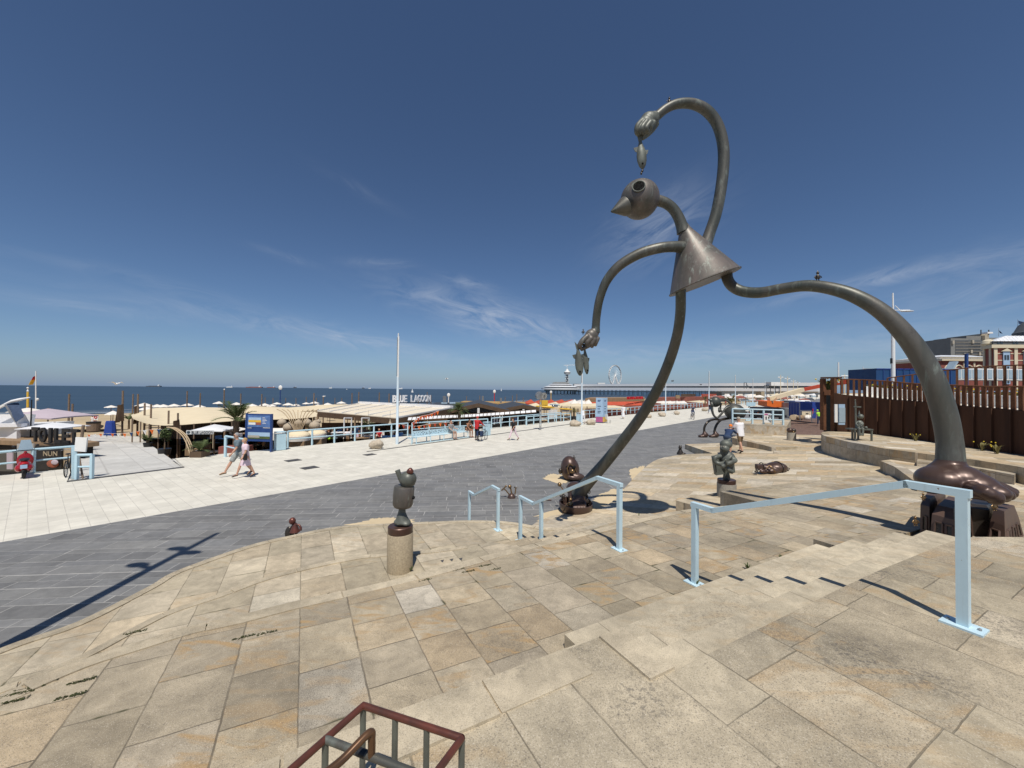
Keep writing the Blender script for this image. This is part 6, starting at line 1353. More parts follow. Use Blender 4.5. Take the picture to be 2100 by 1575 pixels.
# flat beige awning roof with folded cassettes
def awning(name, label, q, mat, th=.22, ribs=6):
    r = thing(name, label, 'awning', q[0]); MB().prism(q, (0, 0, -th)).build('roof', mat, r)
    for i in range(ribs + 1):
        f = i / ribs; a = q[0].lerp(q[1], f); c = q[3].lerp(q[2], f); up = V((0, 0, .05)); MB().bar(a + up, c + up, .10, .12).build('rib', 'white', r)
    MB().bar(q[2] + V((0, 0, .12)), q[3] + V((0, 0, .12)), .45, .3, ext=.1).build('cassette', 'white_roof', r)
    for e0, e1 in ((q[0], q[1]), (q[1], q[2])): MB().bar(e0 - V((0, 0, th + .1)), e1 - V((0, 0, th + .1)), .12, .5).build('fascia', 'brown_trim', r)
    for a in (q[0], q[1], q[0].lerp(q[1], .5), q[1].lerp(q[2], .5)): MB().box((a.x, a.y, (a.z - .3 + beach_z(a)) / 2), (.14, .14, a.z - .3 - beach_z(a))).build('post', 'wood', r)
awning('flat_awning', 'large flat beige awning roof with dark edges over the beach terrace', [at_d(652, 843, 38), at_d(815, 857, 33.5), at_d(925, 837, 42), at_d(738, 827.5, 52)], 'awning')
for (x, Y) in ((706, 33), (742, 34)):
    a = at_d(x, 857, Y); c = at_d(x + 15, 857, Y + .6); g = thing('door_frame', ('white door frame below the left end of the beige awning', 'white door frame below the middle of the beige awning')[x > 720], 'door frame', a)
    for p in (a, c): MB().box((p.x, p.y, (a.z - 2.3) / 2), (.09, .09, a.z + 2.3)).build('jamb', 'white', g)
    MB().bar(a, c, .09).build('lintel', 'white', g)
for (x, Y) in ((755, 31.6), (800, 31.8)):
    a = at_d(x, 867, Y); g = thing('hanging_lamp', ('rattan bell lamp hanging under the awning, left one', 'rattan bell lamp hanging under the awning, right one')[x > 780], 'lamp', a); MB().lathe([(.03, .3), (.05, .15), (.10, 0), (.16, -.08), (.15, -.1), (.02, -.05)], Matrix.Translation(a), 14).build('shade', 'rattan', g, smooth=60); MB().tube([a + V((0, 0, .3)), a + V((0, 0, 1.0))], .008, 5).build('cord', 'black', g)
# name letters on the roof
def letters(word, x0, x1, y0, y1, Y0, Y1, mat, label, name='letter_sign', back=None, blk=.25, bold=0.0):
    a, c = at_d(x0, y1, Y0), at_d(x1, y1, Y1); h = at_d((x0 + x1) / 2, y0, (Y0 + Y1) / 2).z - at_d((x0 + x1) / 2, y1, (Y0 + Y1) / 2).z; c.z = a.z
    r = thing(name, label, 'sign', a); xd = (c - a).normalized(); n = len(word); L = (c - a).length; cw = L / n
    for i, ch in enumerate(word):
        if ch == ' ': continue
        place_text(ch, cw * (.92 if bold else .80) if ch not in 'I' else cw * .34, h, a + xd * cw * (i + .5) + V((0, 0, h / 2)), xd, (0, 0, 1), 'letter', mat, r, blk, bold)
    if back: MB().bar(a + V((0, .12, h / 2)) - xd * .1, c + V((0, .12, h / 2)) + xd * .1, .05, h * 1.1).build('backing', back, r)
    MB().bar(a - V((0, 0, .06)), c - V((0, 0, .06)), .08, .08).build('rail', 'black', r); return r
letters('BLUE LAGOON', 805, 883, 811, 825.5, 46, 50, 'white_roof', 'big white block letters on the beach pavilion roof', blk=.15, bold=.02)
nm = thing('name_sign', 'small white name board with black lettering at the terrace entrance', 'sign', at_d(410, 886, 23.5)); a, c = at_d(382, 886.5, 23.3), at_d(438.5, 886.5, 24.0); hh = 8 * 23.5 / F
MB().bar(a, c, .04, hh).build('board', 'white', nm); xd = (c - a).normalized(); place_text('BLUE LAGOON', (c - a).length * .78, hh * .68, a.lerp(c, .58) + V((xd.y, -xd.x, 0)) * .035, xd, (0, 0, 1), 'lettering', 'black', nm, .01)
lg = MB().lathe([(0, 0), (hh * .36, 0)], axis_m(a.lerp(c, .08) + V((xd.y, -xd.x, 0)) * .028, a.lerp(c, .08) + V((xd.y, -xd.x, 0)) * .1), 16).build('emblem', 'cloth_bluegrey', nm)
for f in (.02, .98): p = a.lerp(c, f); MB().box((p.x, p.y, p.z - .55), (.04, .04, .9)).build('pole', 'wood_pale', nm)
letters('TOILET', 65, 160, 875, 905, 23.0, 22.0, 'black', 'big black block letters TOILET with bulbs above the kiosk roof', blk=.1, bold=.035)
tl = [o for o in COL.objects if o.name.startswith('letter_sign') and 'TOILET' in o['label']][0]
tl.rotation_euler = (0, 0, 0)
# kiosk below the toilet letters
k0, k1 = at_d(-40, 906, 23.6), at_d(160, 906, 22.2); kd = (k1 - k0).normalized(); kn = V((-kd.y, kd.x, 0))
g = thing('kiosk', 'low dark wooden kiosk with shop windows behind the left railing', 'kiosk', k0); zr = at_d(112, 906, 22.3).z - .1
MB().prism([z_(k0, zr), z_(k1, zr), z_(k1 + kn * 1.0, zr), z_(k0 + kn * 3, zr)], (0, 0, -.25)).build('roof', 'wood', g)
MB().prism([z_(k0 + kn * .5, zr - .25), z_(k1 + kn * .5 - kd * .3, zr - .25), z_(k1 + kn * .9 - kd * .3, zr - .25), z_(k0 + kn * 2.8, zr - .25)], (0, 0, -2.9)).build('wall', 'dark', g)
def onk(px0, px1, y0, y1, name, mat, Y=21.7, lab=None):
    a, c = at_d(px0, (y0 + y1) / 2, Y), at_d(px1, (y0 + y1) / 2, Y - .25); h = (y1 - y0) * Y / F; return MB().bar(a, c, .05, h).build(name, mat, g if lab is None else None)
onk(74, 127, 914, 963, 'menu_board', 'black', 21.6); onk(127, 152, 916, 960, 'crate_panel', 'wood_pale', 21.5); onk(36, 70, 910, 962, 'side_panel', 'concrete', 21.8); onk(0, 34, 922, 966, 'shop_window', 'glass', 22); onk(15, 26, 928, 962, 'postcard_rack', 'parasol_lilac', 21.6)
xd = V((.98, .2, 0)); place_text('NUN', 1.0, .26, at_d(103, 930.5, 21.3), (at_d(127, 930, 21.2) - at_d(80, 930, 21.5)), (0, 0, 1), 'lettering', 'pedestal_stone', g, .02)
MB().ell(at_d(108, 951, 21.3), (.34, .05, .22), None, 14, 8).build('ice_picture', 'terracotta', g); MB().ell(at_d(112, 948, 21.22), (.2, .04, .14), None, 14, 8).build('ice_scoop', 'parasol_lilac', g)
# white A-frame building with solar panel
g = thing('beach_pavilion', 'white beach pavilion with tilted roof at the far left edge', 'building', at_d(20, 890, 25)); D = 25
zz = lambda px, py, Y=D: at_d(px, py, Y)
MB().prism([zz(-60, 850), zz(64, 849), zz(57, 884), zz(44, 871), zz(-60, 874)], (0, .25, -.05)).build('roof', 'white_roof', g)
MB().prism([zz(-60, 874, 24.8), zz(44, 871, 24.8), zz(36, 899, 24.8), zz(-60, 902, 24.8)], (0, 3.0, 0)).build('wall', 'white', g)
MB().bar(zz(-60, 873, 24.6), zz(50, 871.5, 24.6), .3, .22).build('fascia', 'white_roof', g)
MB().prism([zz(4, 902, 24.4), zz(34, 884, 24.2), zz(34, 900, 24.2)], (0, .2, 0)).build('side_fin', 'white_roof', g)
mb = MB(); 
so_ = thing('solar_panel', 'dark tilted solar panel under a curved white canopy on the pavilion roof', 'solar panel', zz(30, 850))
MB().prism([zz(13, 831, 24.6), zz(35, 826, 24.9), zz(48, 855, 24.4), zz(32, 866, 24.2)], (0, .06, .05)).build('panel', 'cloth_jeans', so_)
mb.tube([zz(9, 829, 24.6), zz(24, 823, 24.7), zz(42, 819, 24.8), zz(62, 815, 24.9)], [.05, .09, .09, .03], 8).build('canopy', 'white_roof', so_, smooth=60)
MB().bar(zz(11, 830, 24.5), zz(33, 866, 24.3), .07).bar(zz(30, 866, 24.3), zz(48, 855, 24.5), .05).build('strut', 'steel', so_)
MB().bar(zz(10, 830, 24.5), zz(-30, 850, 24.5), .12).build('brace', 'white', so_)
post(65, 820, 25, 'thin dark post right of the solar panel', 2.4, 900, 'black', 'single posts at the left beach')
# flag poles, beacon, flags
def flagpole(px, y0, y1, Y, label, mat='white', flag=None, w=2.2):
    a, c = at_d(px, y1, Y), at_d(px, y0, Y); g = thing('flagpole', label, 'flagpole', a); MB().tube([a, c], [w * Y / F / 2, w * Y / F / 2.6], 8).build('pole', mat, g, smooth=60)
    if flag:
        for k_, (m, pts) in enumerate(flag):
            P_ = [at_d(x, y, Y + .05 * k_) for x, y in pts]; MB().grid(lambda u, v: P_[0].lerp(P_[1], u).lerp(P_[3].lerp(P_[2], u), v) + V((0, .12 * math.sin(u * 5), 0)), 6, 3, .01, V((0, 1, 0))).build('flag', m, g)
    return g
flagpole(73.5, 761, 842, 38, 'white flagpole with a red and yellow lifeguard flag', flag=[('red', [(73, 767), (70, 774), (67, 780), (73, 777)]), ('yellow', [(72, 776), (66, 780), (61, 790), (66, 788)])])
MB().ell(at_d(77, 819, 38), (.11, .11, .13), None, 10, 8).tube([at_d(73.5, 822, 38), at_d(77, 821, 38)], .03, 6).build('floodlight', 'white', [o for o in COL.objects if o.name.startswith('flagpole')][-1])
a = at_d(57, 838, 44); bc_ = thing('beacon', 'yellow marker pole with small white top behind the solar panel', 'marker', a); MB().tube([a, at_d(57, 804, 44)], [.11, .09], 8).build('pole', 'yellow', bc_); MB().tube([at_d(57, 804, 44), at_d(57, 795, 44)], .05, 6).ell(at_d(57, 802, 44), .1).ell(at_d(57, 795.5, 44), .1).build('top', 'white', bc_)
for (px, y0, Y, lb) in ((575, 795, 90, 'blue pole with white lamps on the beach'), (1014, 803, 120, 'red and white beach marker pole right of the roof sign'), (1130, 804, 150, 'yellow marker pole before the pier'), (920, 810, 110, 'white lamp pole beside the roof sign')):
    a = at_d(px, y0, Y); z0 = beach_z(a); g = thing('marker_pole', lb, 'marker', (a.x, a.y, z0)); MB().tube([(0, 0, 0), (0, 0, a.z - z0)], .12, 8).build('pole', {575: 'sign_blue', 1014: 'red', 1130: 'yellow', 920: 'white'}[px], g, local=True); MB().ell((0, 0, a.z - z0), (.45, .2, .55), None, 10, 8).build('head', 'white', g, local=True)
# brown hanging cloth sails
def cloth(px, y0, x1, y1, Y, label):
    P_ = [at_d(px, y0, Y), at_d(x1, y0 + 6, Y), at_d(x1 - 1, y1, Y), at_d(px, y1 - 4, Y)]; o = MB().grid(lambda u, v: P_[0].lerp(P_[1], u).lerp(P_[3].lerp(P_[2], u), v) + V((0, .25 * math.sin(u * 9 + v), 0)), 10, 6, .01, V((0, 1, 0))).build('wind_cloth', 'brown_trim', smooth=True); tag(o, label, 'cloth')
cloth(251, 828, 239, 867, 43.6, 'ragged brown wind cloth hanging from a tall post by the ramp'); cloth(282, 830, 276, 870, 46, 'dark furled cloth on the post at the sail corner'); cloth(364, 860, 357, 880, 31.5, 'small grey furled cloth on a post at the terrace entrance')
# plants
def palm(label, b, H, fl, nf, mat='leaf', trunk_r=.12, pot=None, th=None, droop=.55, name='palm_tree', seed=1, lw=.05, nl=18):
    rr = random.Random(seed); g = thing(name, label, 'palm', b); th = H * .45 if th is None else th; top = b + V((0, 0, th))
    MB().tube([b, b + V((.01, 0, th * .5)), top], [trunk_r, trunk_r * .85, trunk_r * .9], 10).build('trunk', 'trunk', g, smooth=60); mb = MB()
    for i in range(nf):
        a = 6.283 * i / nf + rr.uniform(-.3, .3); el = rr.uniform(.25, 1.25); L = fl * rr.uniform(.8, 1.1); d = V((math.cos(a) * math.cos(el), math.sin(a) * math.cos(el), math.sin(el))); pts = []
        for j in range(8): t = j / 7; pts.append(top + d * L * t - V((0, 0, 1)) * droop * L * t * t * (1.25 - el * .6))
        mb.tube(pts, [.02 * (1 - .8 * j / 7) * fl / 1.2 + .003 for j in range(8)], 4)
        for j in range(nl):
            t = .18 + .82 * j / nl; k = min(int(t * 7), 6); p = pts[k].lerp(pts[k + 1], t * 7 - k); tg = (pts[k + 1] - pts[k]).normalized(); sd = tg.cross(V((0, 0, 1))).normalized()
            ll = L * .34 * math.sin(math.pi * (t * .8 + .12))
            for s in (-1, 1):
                e = p + (sd * s * .75 + tg * .75 + V((0, 0, .12 - .25 * rr.random()))) * ll; w = tg * lw * fl * .35; mb.add([p - w, p + w, e], [[0, 1, 2]])
    mb.build('fronds', mat, g)
    if pot: MB().lathe([(pot * .8, -.02), (pot, pot * 1.1), (pot * 1.04, pot * 1.2), (pot * .9, pot * 1.2), (0, pot * 1.05)], Matrix.Translation(b), 20).build('pot', 'black', g, smooth=40)
    return g
def bush(label, b, H, R, n=420, mat='leaf', pot=None, name='potted_shrub', seed=2, trunk=True):
    rr = random.Random(seed); g = thing(name, label, 'plant', b); mb = MB(); cl = [(V((rr.gauss(0, .4) * R, rr.gauss(0, .4) * R, H * rr.uniform(.5, .95))), R * rr.uniform(.35, .6)) for _ in range(9)]
    for i in range(n):
        c, r = rr.choice(cl); d = V((rr.gauss(0, 1), rr.gauss(0, 1), rr.gauss(0, 1))).normalized(); p = b + c + d * r * rr.random() ** .4; x = V((rr.gauss(0, 1), rr.gauss(0, 1), rr.gauss(0, .6))).normalized(); y = x.cross(d).normalized(); s = H * .045
        mb.add([p - x * s * 1.6, p + y * s * .5, p + x * s * 1.6, p - y * s * .5], [[0, 1, 2, 3]])
    mb.build('foliage', mat, g)
    if trunk: MB().tube([b, b + V((.02, 0, H * .4)), b + V((-.03, .02, H * .7))], [.05, .04, .02], 8).build('stem', 'trunk', g)
    if pot: MB().lathe([(pot * .85, -.02), (pot, pot * 1.0), (pot * 1.04, pot * 1.1), (pot * .9, pot * 1.1), (0, pot)], Matrix.Translation(b), 20).build('pot', 'black', g, smooth=40)
def on_ramp(px, py, z): return at_z(px, py, z)
palm('potted small palm at the right edge of the beach ramp, farther one', on_ramp(303, 917, -.75), 1.6, .8, 14, pot=.28, th=.5, seed=3)
bush('potted olive-like shrub at the right edge of the beach ramp, nearer one', on_ramp(337, 932, -.5), 1.7, .42, 420, pot=.34, seed=4)
palm('palm in a brown square planter by the bent bamboo arch', on_ramp(410, 948, -.3), 1.9, .9, 16, th=.6, seed=5); MB().box(on_ramp(410, 948, -.3) + V((0, 0, .3)), (.62, .62, .62)).build('planter', 'brown_trim', [o for o in COL.objects if o.name.startswith('palm_tree')][-1])
palm('bushy palm behind the brown cloth at the top of the ramp', at_z(264, 880, -2.0), 2.2, 1.3, 16, th=1.2, seed=6)
pb = at_d(484, 884, 26.5); pb.z = -.6; palm('large palm with long feathery fronds behind the walking couple', pb, 2.6, 1.95, 20, 'leaf', .2, th=2.15, seed=8, droop=.5, nl=26, lw=.03)
pl_ = thing('plant_box', 'rusty brown square plant box under the large palm', 'planter', pb); MB().box(pb + V((.25, -.3, -.2)), (1.7, .9, 1.25), .1).build('box', 'brick_red', pl_)
palm('potted palm behind the bench and blue railing', at_z(940, 886, -.2) + V((0, .4, 0)), 2.9, 1.35, 26, 'leaf', .15, pot=.5, th=2.0, seed=9, droop=.7, nl=22, lw=.035)
palm('potted palm left of the second lamp post', at_z(1177, 862, 0), 1.9, 1.0, 16, 'leaf_dry', .12, pot=.42, th=1.0, seed=10)
palm('far palm by the red pavilion', at_z(1446, 832, 0), 3.2, 1.6, 14, 'leaf', .18, th=1.8, seed=11, nl=10, lw=.08)
palm('dry-leaved far palm above the ball giant body', at_z(1500, 838, 0), 3.6, 2.2, 18, 'leaf_dry', .25, th=1.6, seed=12, nl=12, lw=.09)
palm('green potted palm under the awning near the rattan lamps', at_d(752, 890, 31.5), 1.6, .8, 14, pot=.3, th=.6, seed=13)
# bamboo arch, bamboo fan, big rattan jars, beige loungers
ar = thing('bamboo_arch', 'bent pale bamboo arch at the terrace entrance', 'arch', at_z(393, 951, -.1))
for dx in (0, 5, 9):
    pts = [at_d(*q) for q in spline([(391 + dx, 951, 20.8), (388 + dx, 925, 21), (375 + dx, 895, 21.4), (355 + dx, 879, 21.8), (342 + dx * .5, 876, 22)], 5)]; MB().tube(pts, .028, 6).build('bamboo_cane', 'wood_pale', ar, smooth=60)
MB().box(at_d(394, 951, 20.8), (.4, .25, .03)).build('foot_plate', 'wood_pale', ar)
fn_ = thing('bamboo_fan', 'fan of bent pale bamboo canes rising between the rattan jars', 'decoration', at_d(613, 882, 29))
for i in range(9):
    t = (i - 4) / 4; pts = [at_d(*q) for q in spline([(611 + t * 7, 884, 29), (611 + t * 17, 862, 29), (611 + t * 30, 846, 29.2), (611 + t * 43, 841 + abs(t) * -2, 29.4)], 4)]; MB().tube(pts, .03, 6).build('bamboo_cane', 'wood_pale', fn_, smooth=60)
for i, (px, py, w) in enumerate(((592, 876, 22), (645, 872, 21), (578, 866, 18), (630, 866, 18), (612, 867, 16), (653, 864, 10))):
    c = at_d(px, py, 29.5 + (i > 1) * 1.2); k = 29.5 / F * w / 2; o = MB().lathe([(k * .5, -k * .85), (k * .95, -k * .35), (k, 0), (k * .8, k * .45), (k * .3, k * .75), (k * .16, k * .95), (0, k * .95)], Matrix.Translation(c), 22).build('rattan_jar', 'rattan', smooth=60)
    tag(o, 'big round woven jar ' + ('left of the bamboo fan, in front', 'right of the bamboo fan, in front', 'far left, behind the front jar', 'behind the right front jar', 'right behind the middle of the bamboo fan', 'small one at the far right end')[i], 'jar', 'woven jars on the terrace'); MB().tube([V((c.x, c.y, DZ)), V((c.x, c.y, c.z - k * .8))], k * .45, 10).build('stand', 'wood', o)
for i, (px, py, w) in enumerate(((612, 893, 46), (649, 889, 38))):
    c = at_d(px, py, 27.5 + i); k = c.y / F * w / 2; g = thing('day_bed', ('round beige day bed canopy left one behind the railing', 'round beige day bed canopy right one behind the railing')[i], 'lounger', c); MB().ell(c, (k, k * .8, k * .42), None, 22, 12, 0, 1.75).build('canopy', 'cream', g, smooth=True); MB().lathe([(k * .95, -.35), (k * .98, 0)], Matrix.Translation(c), 20).build('base', 'parasol_white', g, smooth=60); MB().box((c.x, c.y, (c.z - .35 + DZ) / 2), (k * 1.7, k * 1.2, max(.1, c.z - .35 - DZ))).build('platform', 'wood', g)
MB_ = MB().prism([at_d(560, 878, 27), at_d(580, 878, 27.3), at_d(583, 888, 26.4), at_d(556, 888, 26.2)], (0, 0, -.5)); tag(MB_.build('lounge_sofa', 'parasol_white'), 'white lounge sofa right behind the information board', 'sofa')
# bunting in orange across the ramp top and along the bench
def bunting(pts, Y0, Y1, n, label, mats):
    s = spline(pts, 6); P_ = [at_d(x, y, Y0 + (Y1 - Y0) * i / (len(s) - 1)) for i, (x, y) in enumerate(s)]; g = thing('bunting', label, 'bunting', P_[0]); MB().tube(P_, .012, 5).build('string', 'white', g)
    for i in range(n):
        f = (i + .5) / n * (len(P_) - 1); j = int(f); p = P_[j].lerp(P_[min(j + 1, len(P_) - 1)], f - j); MB().add([p + V((-.13, 0, 0)), p + V((.13, .03, 0)), p + V((.02, .05, -.34))], [[0, 1, 2]]).build('pennant', mats[i % len(mats)], g)
bunting([(176, 892), (215, 889), (255, 889), (300, 882), (347, 880)], 40, 24, 13, 'string of orange, white and blue pennants across the top of the ramp', ('orange', 'white', 'orange', 'container_blue'))
bunting([(900, 842), (880, 850), (862, 854), (845, 868)], 33, 31, 10, 'string of orange pennants hanging from the awning corner', ('orange', 'crane_red'))
bunting([(812, 868), (850, 874), (890, 868), (930, 866)], 31.5, 31.5, 11, 'string of orange pennants low along the terrace behind the railing', ('orange', 'crane_red'))
# white board on two poles, blue tarp, dark bin with lifebuoy
wb = thing('notice_board', 'blank white notice board on two leaning wooden poles by the ramp', 'sign', at_z(163, 980))
p0 = at_z(157, 980); Yw = p0.y; MB().prism([at_d(155, 896.5, Yw), at_d(178.5, 897.5, Yw), at_d(175, 927, Yw), at_d(152, 925, Yw)], (0, .05, 0)).build('board', 'white', wb)
MB().tube([at_d(171, 872, Yw + .1), at_d(163, 932, Yw + .08), at_d(155, 983, Yw)], .05, 8).build('pole', 'wood_post', wb, smooth=60); MB().tube([at_d(160, 926, Yw + .1), at_d(170, 981, Yw - .1)], .035, 8).build('brace', 'wood_post', wb)
MB().tube([at_d(153, 914, Yw + .06), at_d(153, 981, Yw + .06)], .12, 4).build('post', 'rail_far', wb)
c = at_d(226, 884, 42); tp_ = MB().lathe([(.66, -.7), (.55, .2), (.46, .95), (.40, 1.1), (0, 1.12)], Matrix.Translation(c), 9, 1, .7); tag(tp_.build('tarpaulin_stack', 'tarp_blue'), 'bright blue tarpaulin wrapped stack at the top of the ramp', 'tarpaulin')
c = at_d(192, 868, 60); bb_ = thing('beach_container', 'dark round container with a red and white lifebuoy sign on the beach', 'container', c); MB().lathe([(.75, -1.2), (.8, .0), (0, .02)], Matrix.Translation(c), 16).build('tub', 'wood_post', bb_); MB().lathe([(.82, 0), (.84, .25), (0, .3)], Matrix.Translation(c), 16).build('lid', 'black', bb_)
lb_ = at_d(197, 855, 59); MB().box(lb_ + V((0, 0, -.1)), (.7, .05, .8)).build('sign_plate', 'white', bb_); MB().tube([lb_ + V((math.cos(a) * .2, -.06, math.sin(a) * .2)) for a in [6.283 * i / 16 for i in range(16)]], .06, 6, closed=True).build('lifebuoy', 'red', bb_)
sh = MB().ell(at_d(170, 876, 62), (5.5, 3.0, .75), None, 20, 8, 0, 1.57); tag(sh.build('sand_heap', 'beach_sand', smooth=True), kind='structure')
for (px, py, H, m, lb) in ((190, 851, 1.7, 'cloth_white', 'far person in white standing on the beach sand'), (195, 852, 1.65, 'skin_tan', 'far tanned person standing on the beach by the lifebuoy')):
    p = at_d(px, py, 74); p.z = beach_z(p); person(lb, p, .5, H, dict(), dict(shirt=m, trousers=m, leg=.9, hair='hair_dark'), .05)
# dark gabled pavilion with white windbreak panels
def gable(px0, px1, yb, yr, D0, D1, label, w2=0):
    a, c = at_d(px0, yb, D0), at_d(px1, yb, D0 + 1); r0_ = at_d((px0 + px1) / 2, yr, D0 + .5); dv = V((-.9, 10, 0)) * ((D1 - D0) / 10); g = thing('gabled_pavilion', label, 'building', a)
    for p, q, nm in ((a, r0_, 'roof'), (r0_, c, 'roof')): MB().prism([p, q, q + dv, p + dv], (0, 0, .22)).build(nm, 'dark_roof', g); MB().bar(p + V((0, -.06, .02)), q + V((0, -.06, .02)), .12, .42).build('bargeboard', 'brown_trim', g)
    MB().add([a + V((0, .3, 0)), c + V((0, .3, 0)), r0_ + V((0, .3, -.1))], [[0, 1, 2]]).build('gable_glass', 'glass', g); MB().box(((a.x + c.x) / 2, a.y + .2, (a.z + r0_.z) / 2 - .3), (.25, .12, r0_.z - a.z)).build('gable_post', 'white', g)
    MB().prism([z_(a + V((0, .6, 0)), a.z - .1), z_(c + V((0, .6, 0)), a.z - .1), z_(c + dv, a.z - .1), z_(a + dv, a.z - .1)], (0, 0, -2.6)).build('wall', 'dark', g); return g
gable(916, 1046, 846, 831, 43, 58, 'dark grey gabled beach pavilion with brown edges, left gable behind the potted palm'); gable(1036, 1110, 841, 834, 48, 62, 'smaller dark grey gabled beach pavilion next to the yellow boats')
fl = thing('flat_roof', 'dark grey flat roof with skylights behind the letter sign', 'building', at_d(900, 835, 58)); MB().prism([at_d(866, 834, 54), at_d(1010, 832, 56), at_d(1000, 826, 68), at_d(895, 825, 66)], (0, 0, -.3)).build('roof', 'dark_roof', fl); MB().prism([at_d(868, 836, 54.2), at_d(1008, 834, 56.2), at_d(1000, 828, 67), at_d(897, 827, 65)], (0, 0, -3)).build('wall', 'dark', fl)
for px in (905, 922): MB().prism([at_d(px, 828.5, 60), at_d(px + 12, 828.2, 60), at_d(px + 12, 827, 63), at_d(px, 827, 63)], (0, 0, .15)).build('skylight', 'pale_glass', fl)
tr_ = thing('tan_roof', 'long ochre-brown flat roof edge in front of the sea', 'building', at_d(1010, 826, 72)); MB().prism([at_d(944, 824, 70), at_d(1078, 830, 66), at_d(1076, 824, 84), at_d(952, 822, 84)], (0, 0, -.6)).build('roof', 'tan_roof', tr_); MB().prism([at_d(946, 826, 71), at_d(1077, 832, 67), at_d(1075, 826, 83), at_d(953, 824, 83)], (0, 0, -3)).build('wall', 'brown_trim', tr_)
for px, y in ((851, 812), (862, 812), (868, 814), (990, 812), (1027, 816)): tag(MB().tube([at_d(px * .2 + 740 if px < 900 else px, y, 72), at_d(px * .2 + 740 if px < 900 else px, y + 12, 72)], .18, 8).build('roof_vent', 'steel'), f'grey roof vent pipe on the beach pavilions near the letter sign', 'vent', 'roof vents of the pavilions')
def panels(pts, Y0, Y1, n, label, y_h, mat='white_roof'):
    s = spline(pts, 8); P_ = [at_d(x, y, Y0 + (Y1 - Y0) * i / (len(s) - 1)) for i, (x, y) in enumerate(s)]; g = thing('windbreak', label, 'windbreak', P_[0])
    for i in range(n):
        f0, f1 = (i + .08) / n * (len(P_) - 1), (i + .92) / n * (len(P_) - 1); a = P_[int(f0)].lerp(P_[min(int(f0) + 1, len(P_) - 1)], f0 - int(f0)); c = P_[int(f1)].lerp(P_[min(int(f1) + 1, len(P_) - 1)], f1 - int(f1)); h = y_h * Y0 / F; MB().add([a, c, c + V((0, .35, h)), a + V((0, .35, h))], [[0, 1, 2, 3]]).build('panel', mat, g)
    MB().tube(P_, .05, 5).build('rail', 'brown_trim', g); MB().tube([p + V((0, .38, y_h * Y0 / F)) for p in P_], .05, 5).build('rail', 'brown_trim', g)
panels([(835, 863), (900, 859), (960, 856), (1020, 852), (1100, 846)], 34, 44, 30, 'row of white fabric windbreak panels below the dark pavilion', 7)
wp_ = thing('white_gate', 'white painted double gate leaning by the railing left of the clock', 'gate', at_z(1018, 880)); a, c = at_z(1008, 872, 0), at_z(1030, 869.5, 0)
MB().bar(a + V((0, 0, 1.15)), c + V((0, 0, 1.15)), .08).bar(a, a + V((0, 0, 1.15)), .1).bar(c, c + V((0, 0, 1.15)), .1).build('frame', 'white', wp_)
for i in range(1, 4): p = a.lerp(c, i / 4); MB().box((p.x, p.y, .57), (.16, .04, 1.0)).build('slat', 'white', wp_)
wf = thing('picket_gate', 'white vertical board fence beside the sloping railing right of the clock', 'fence', at_z(1128, 858))
for i in range(7): p = at_z(1126 + i * 2.6, 858 - i * .3, 0); MB().box((p.x, p.y, .55), (.14, .05, 1.15)).build('board', 'white', wf)
# red awnings, yellow boats, cream sails further along
def far_sail(px0, px1, yt, yb, Y, mat, label, n=3, name='market_awning', lean=9, grp=None):
    g = thing(name, label, 'awning', at_d(px0, yb, Y), 0, grp); mb = MB()
    for i in range(n):
        a0, a1 = px0 + (px1 - px0) * i / n, px0 + (px1 - px0) * (i + 1) / n; p, q, t = at_d(a0, yb, Y), at_d(a1, yb, Y), at_d((a0 + a1) / 2, yt, Y + lean * .5); p2, q2 = p + V((0, lean, 0)), q + V((0, lean, 0)); mb.add([p, q, q2, p2, t], [[0, 1, 4], [1, 2, 4], [2, 3, 4], [3, 0, 4]])
        mb.add([p, q, q - V((0, 0, .35)), p - V((0, 0, .35))], [[0, 3, 2, 1]])
    mb.build('canopy', mat, g)
    for i in range(n + 1): p = at_d(px0 + (px1 - px0) * i / n, yb, Y); MB().tube([p, V((p.x, p.y, beach_z(p)))], .08, 6).build('post', 'wood_post', g)
far_sail(1078, 1184, 819, 827, 92, 'red_awning', 'long row of brick red pointed awnings on the beach', 5)
far_sail(1082, 1150, 826, 835, 72, 'cream', 'cream pointed sails in front of the red awnings', 2); far_sail(1128, 1176, 824, 832, 80, 'cream', 'cream pointed sails under the hanging fish', 2); far_sail(1172, 1215, 819, 828, 84, 'parasol_white', 'white pointed sails left of the red pavilion', 3)
far_sail(1170, 1238, 827, 833.5, 66, 'cream', 'wide flat cream parasol roofs before the red pavilion', 2)
far_sail(1236, 1290, 833, 836, 64, 'cream', 'low cream parasol roof under the red pavilion', 1)
for i, (px, py, w, m) in enumerate(((1118, 834.5, 40, 'yellow'), (1160, 839, 28, 'yellow'), (1138, 830, 22, 'pale_glass'))):
    c = at_d(px, py, 58 - i); k = c.y / F * w / 2; g = thing('beach_boat', ('yellow boat hull lying on a rack before the red awnings', 'short yellow boat on the beach left of the second lamp post', 'pale grey boat on the beach behind the clock')[i], 'boat', c); MB().ell(c, (k, k * .28, k * .14), Matrix.Rotation(.06, 3, 'Y'), 20, 10).build('hull', m, g, smooth=True); MB().box(c + V((0, 0, -k * .25)), (k * 1.1, .3, .25)).build('rack', 'steel', g); MB().box(c + V((-k * .1, 0, k * .12)), (k * .5, .3, k * .12)).build('cockpit', 'black', g)
yb_ = at_d(1115, 826.5, 60); tag(MB().box(yb_, (1.3, .1, .9)).build('yellow_sign', 'yellow'), 'square orange-yellow sign behind the clock post', 'sign')
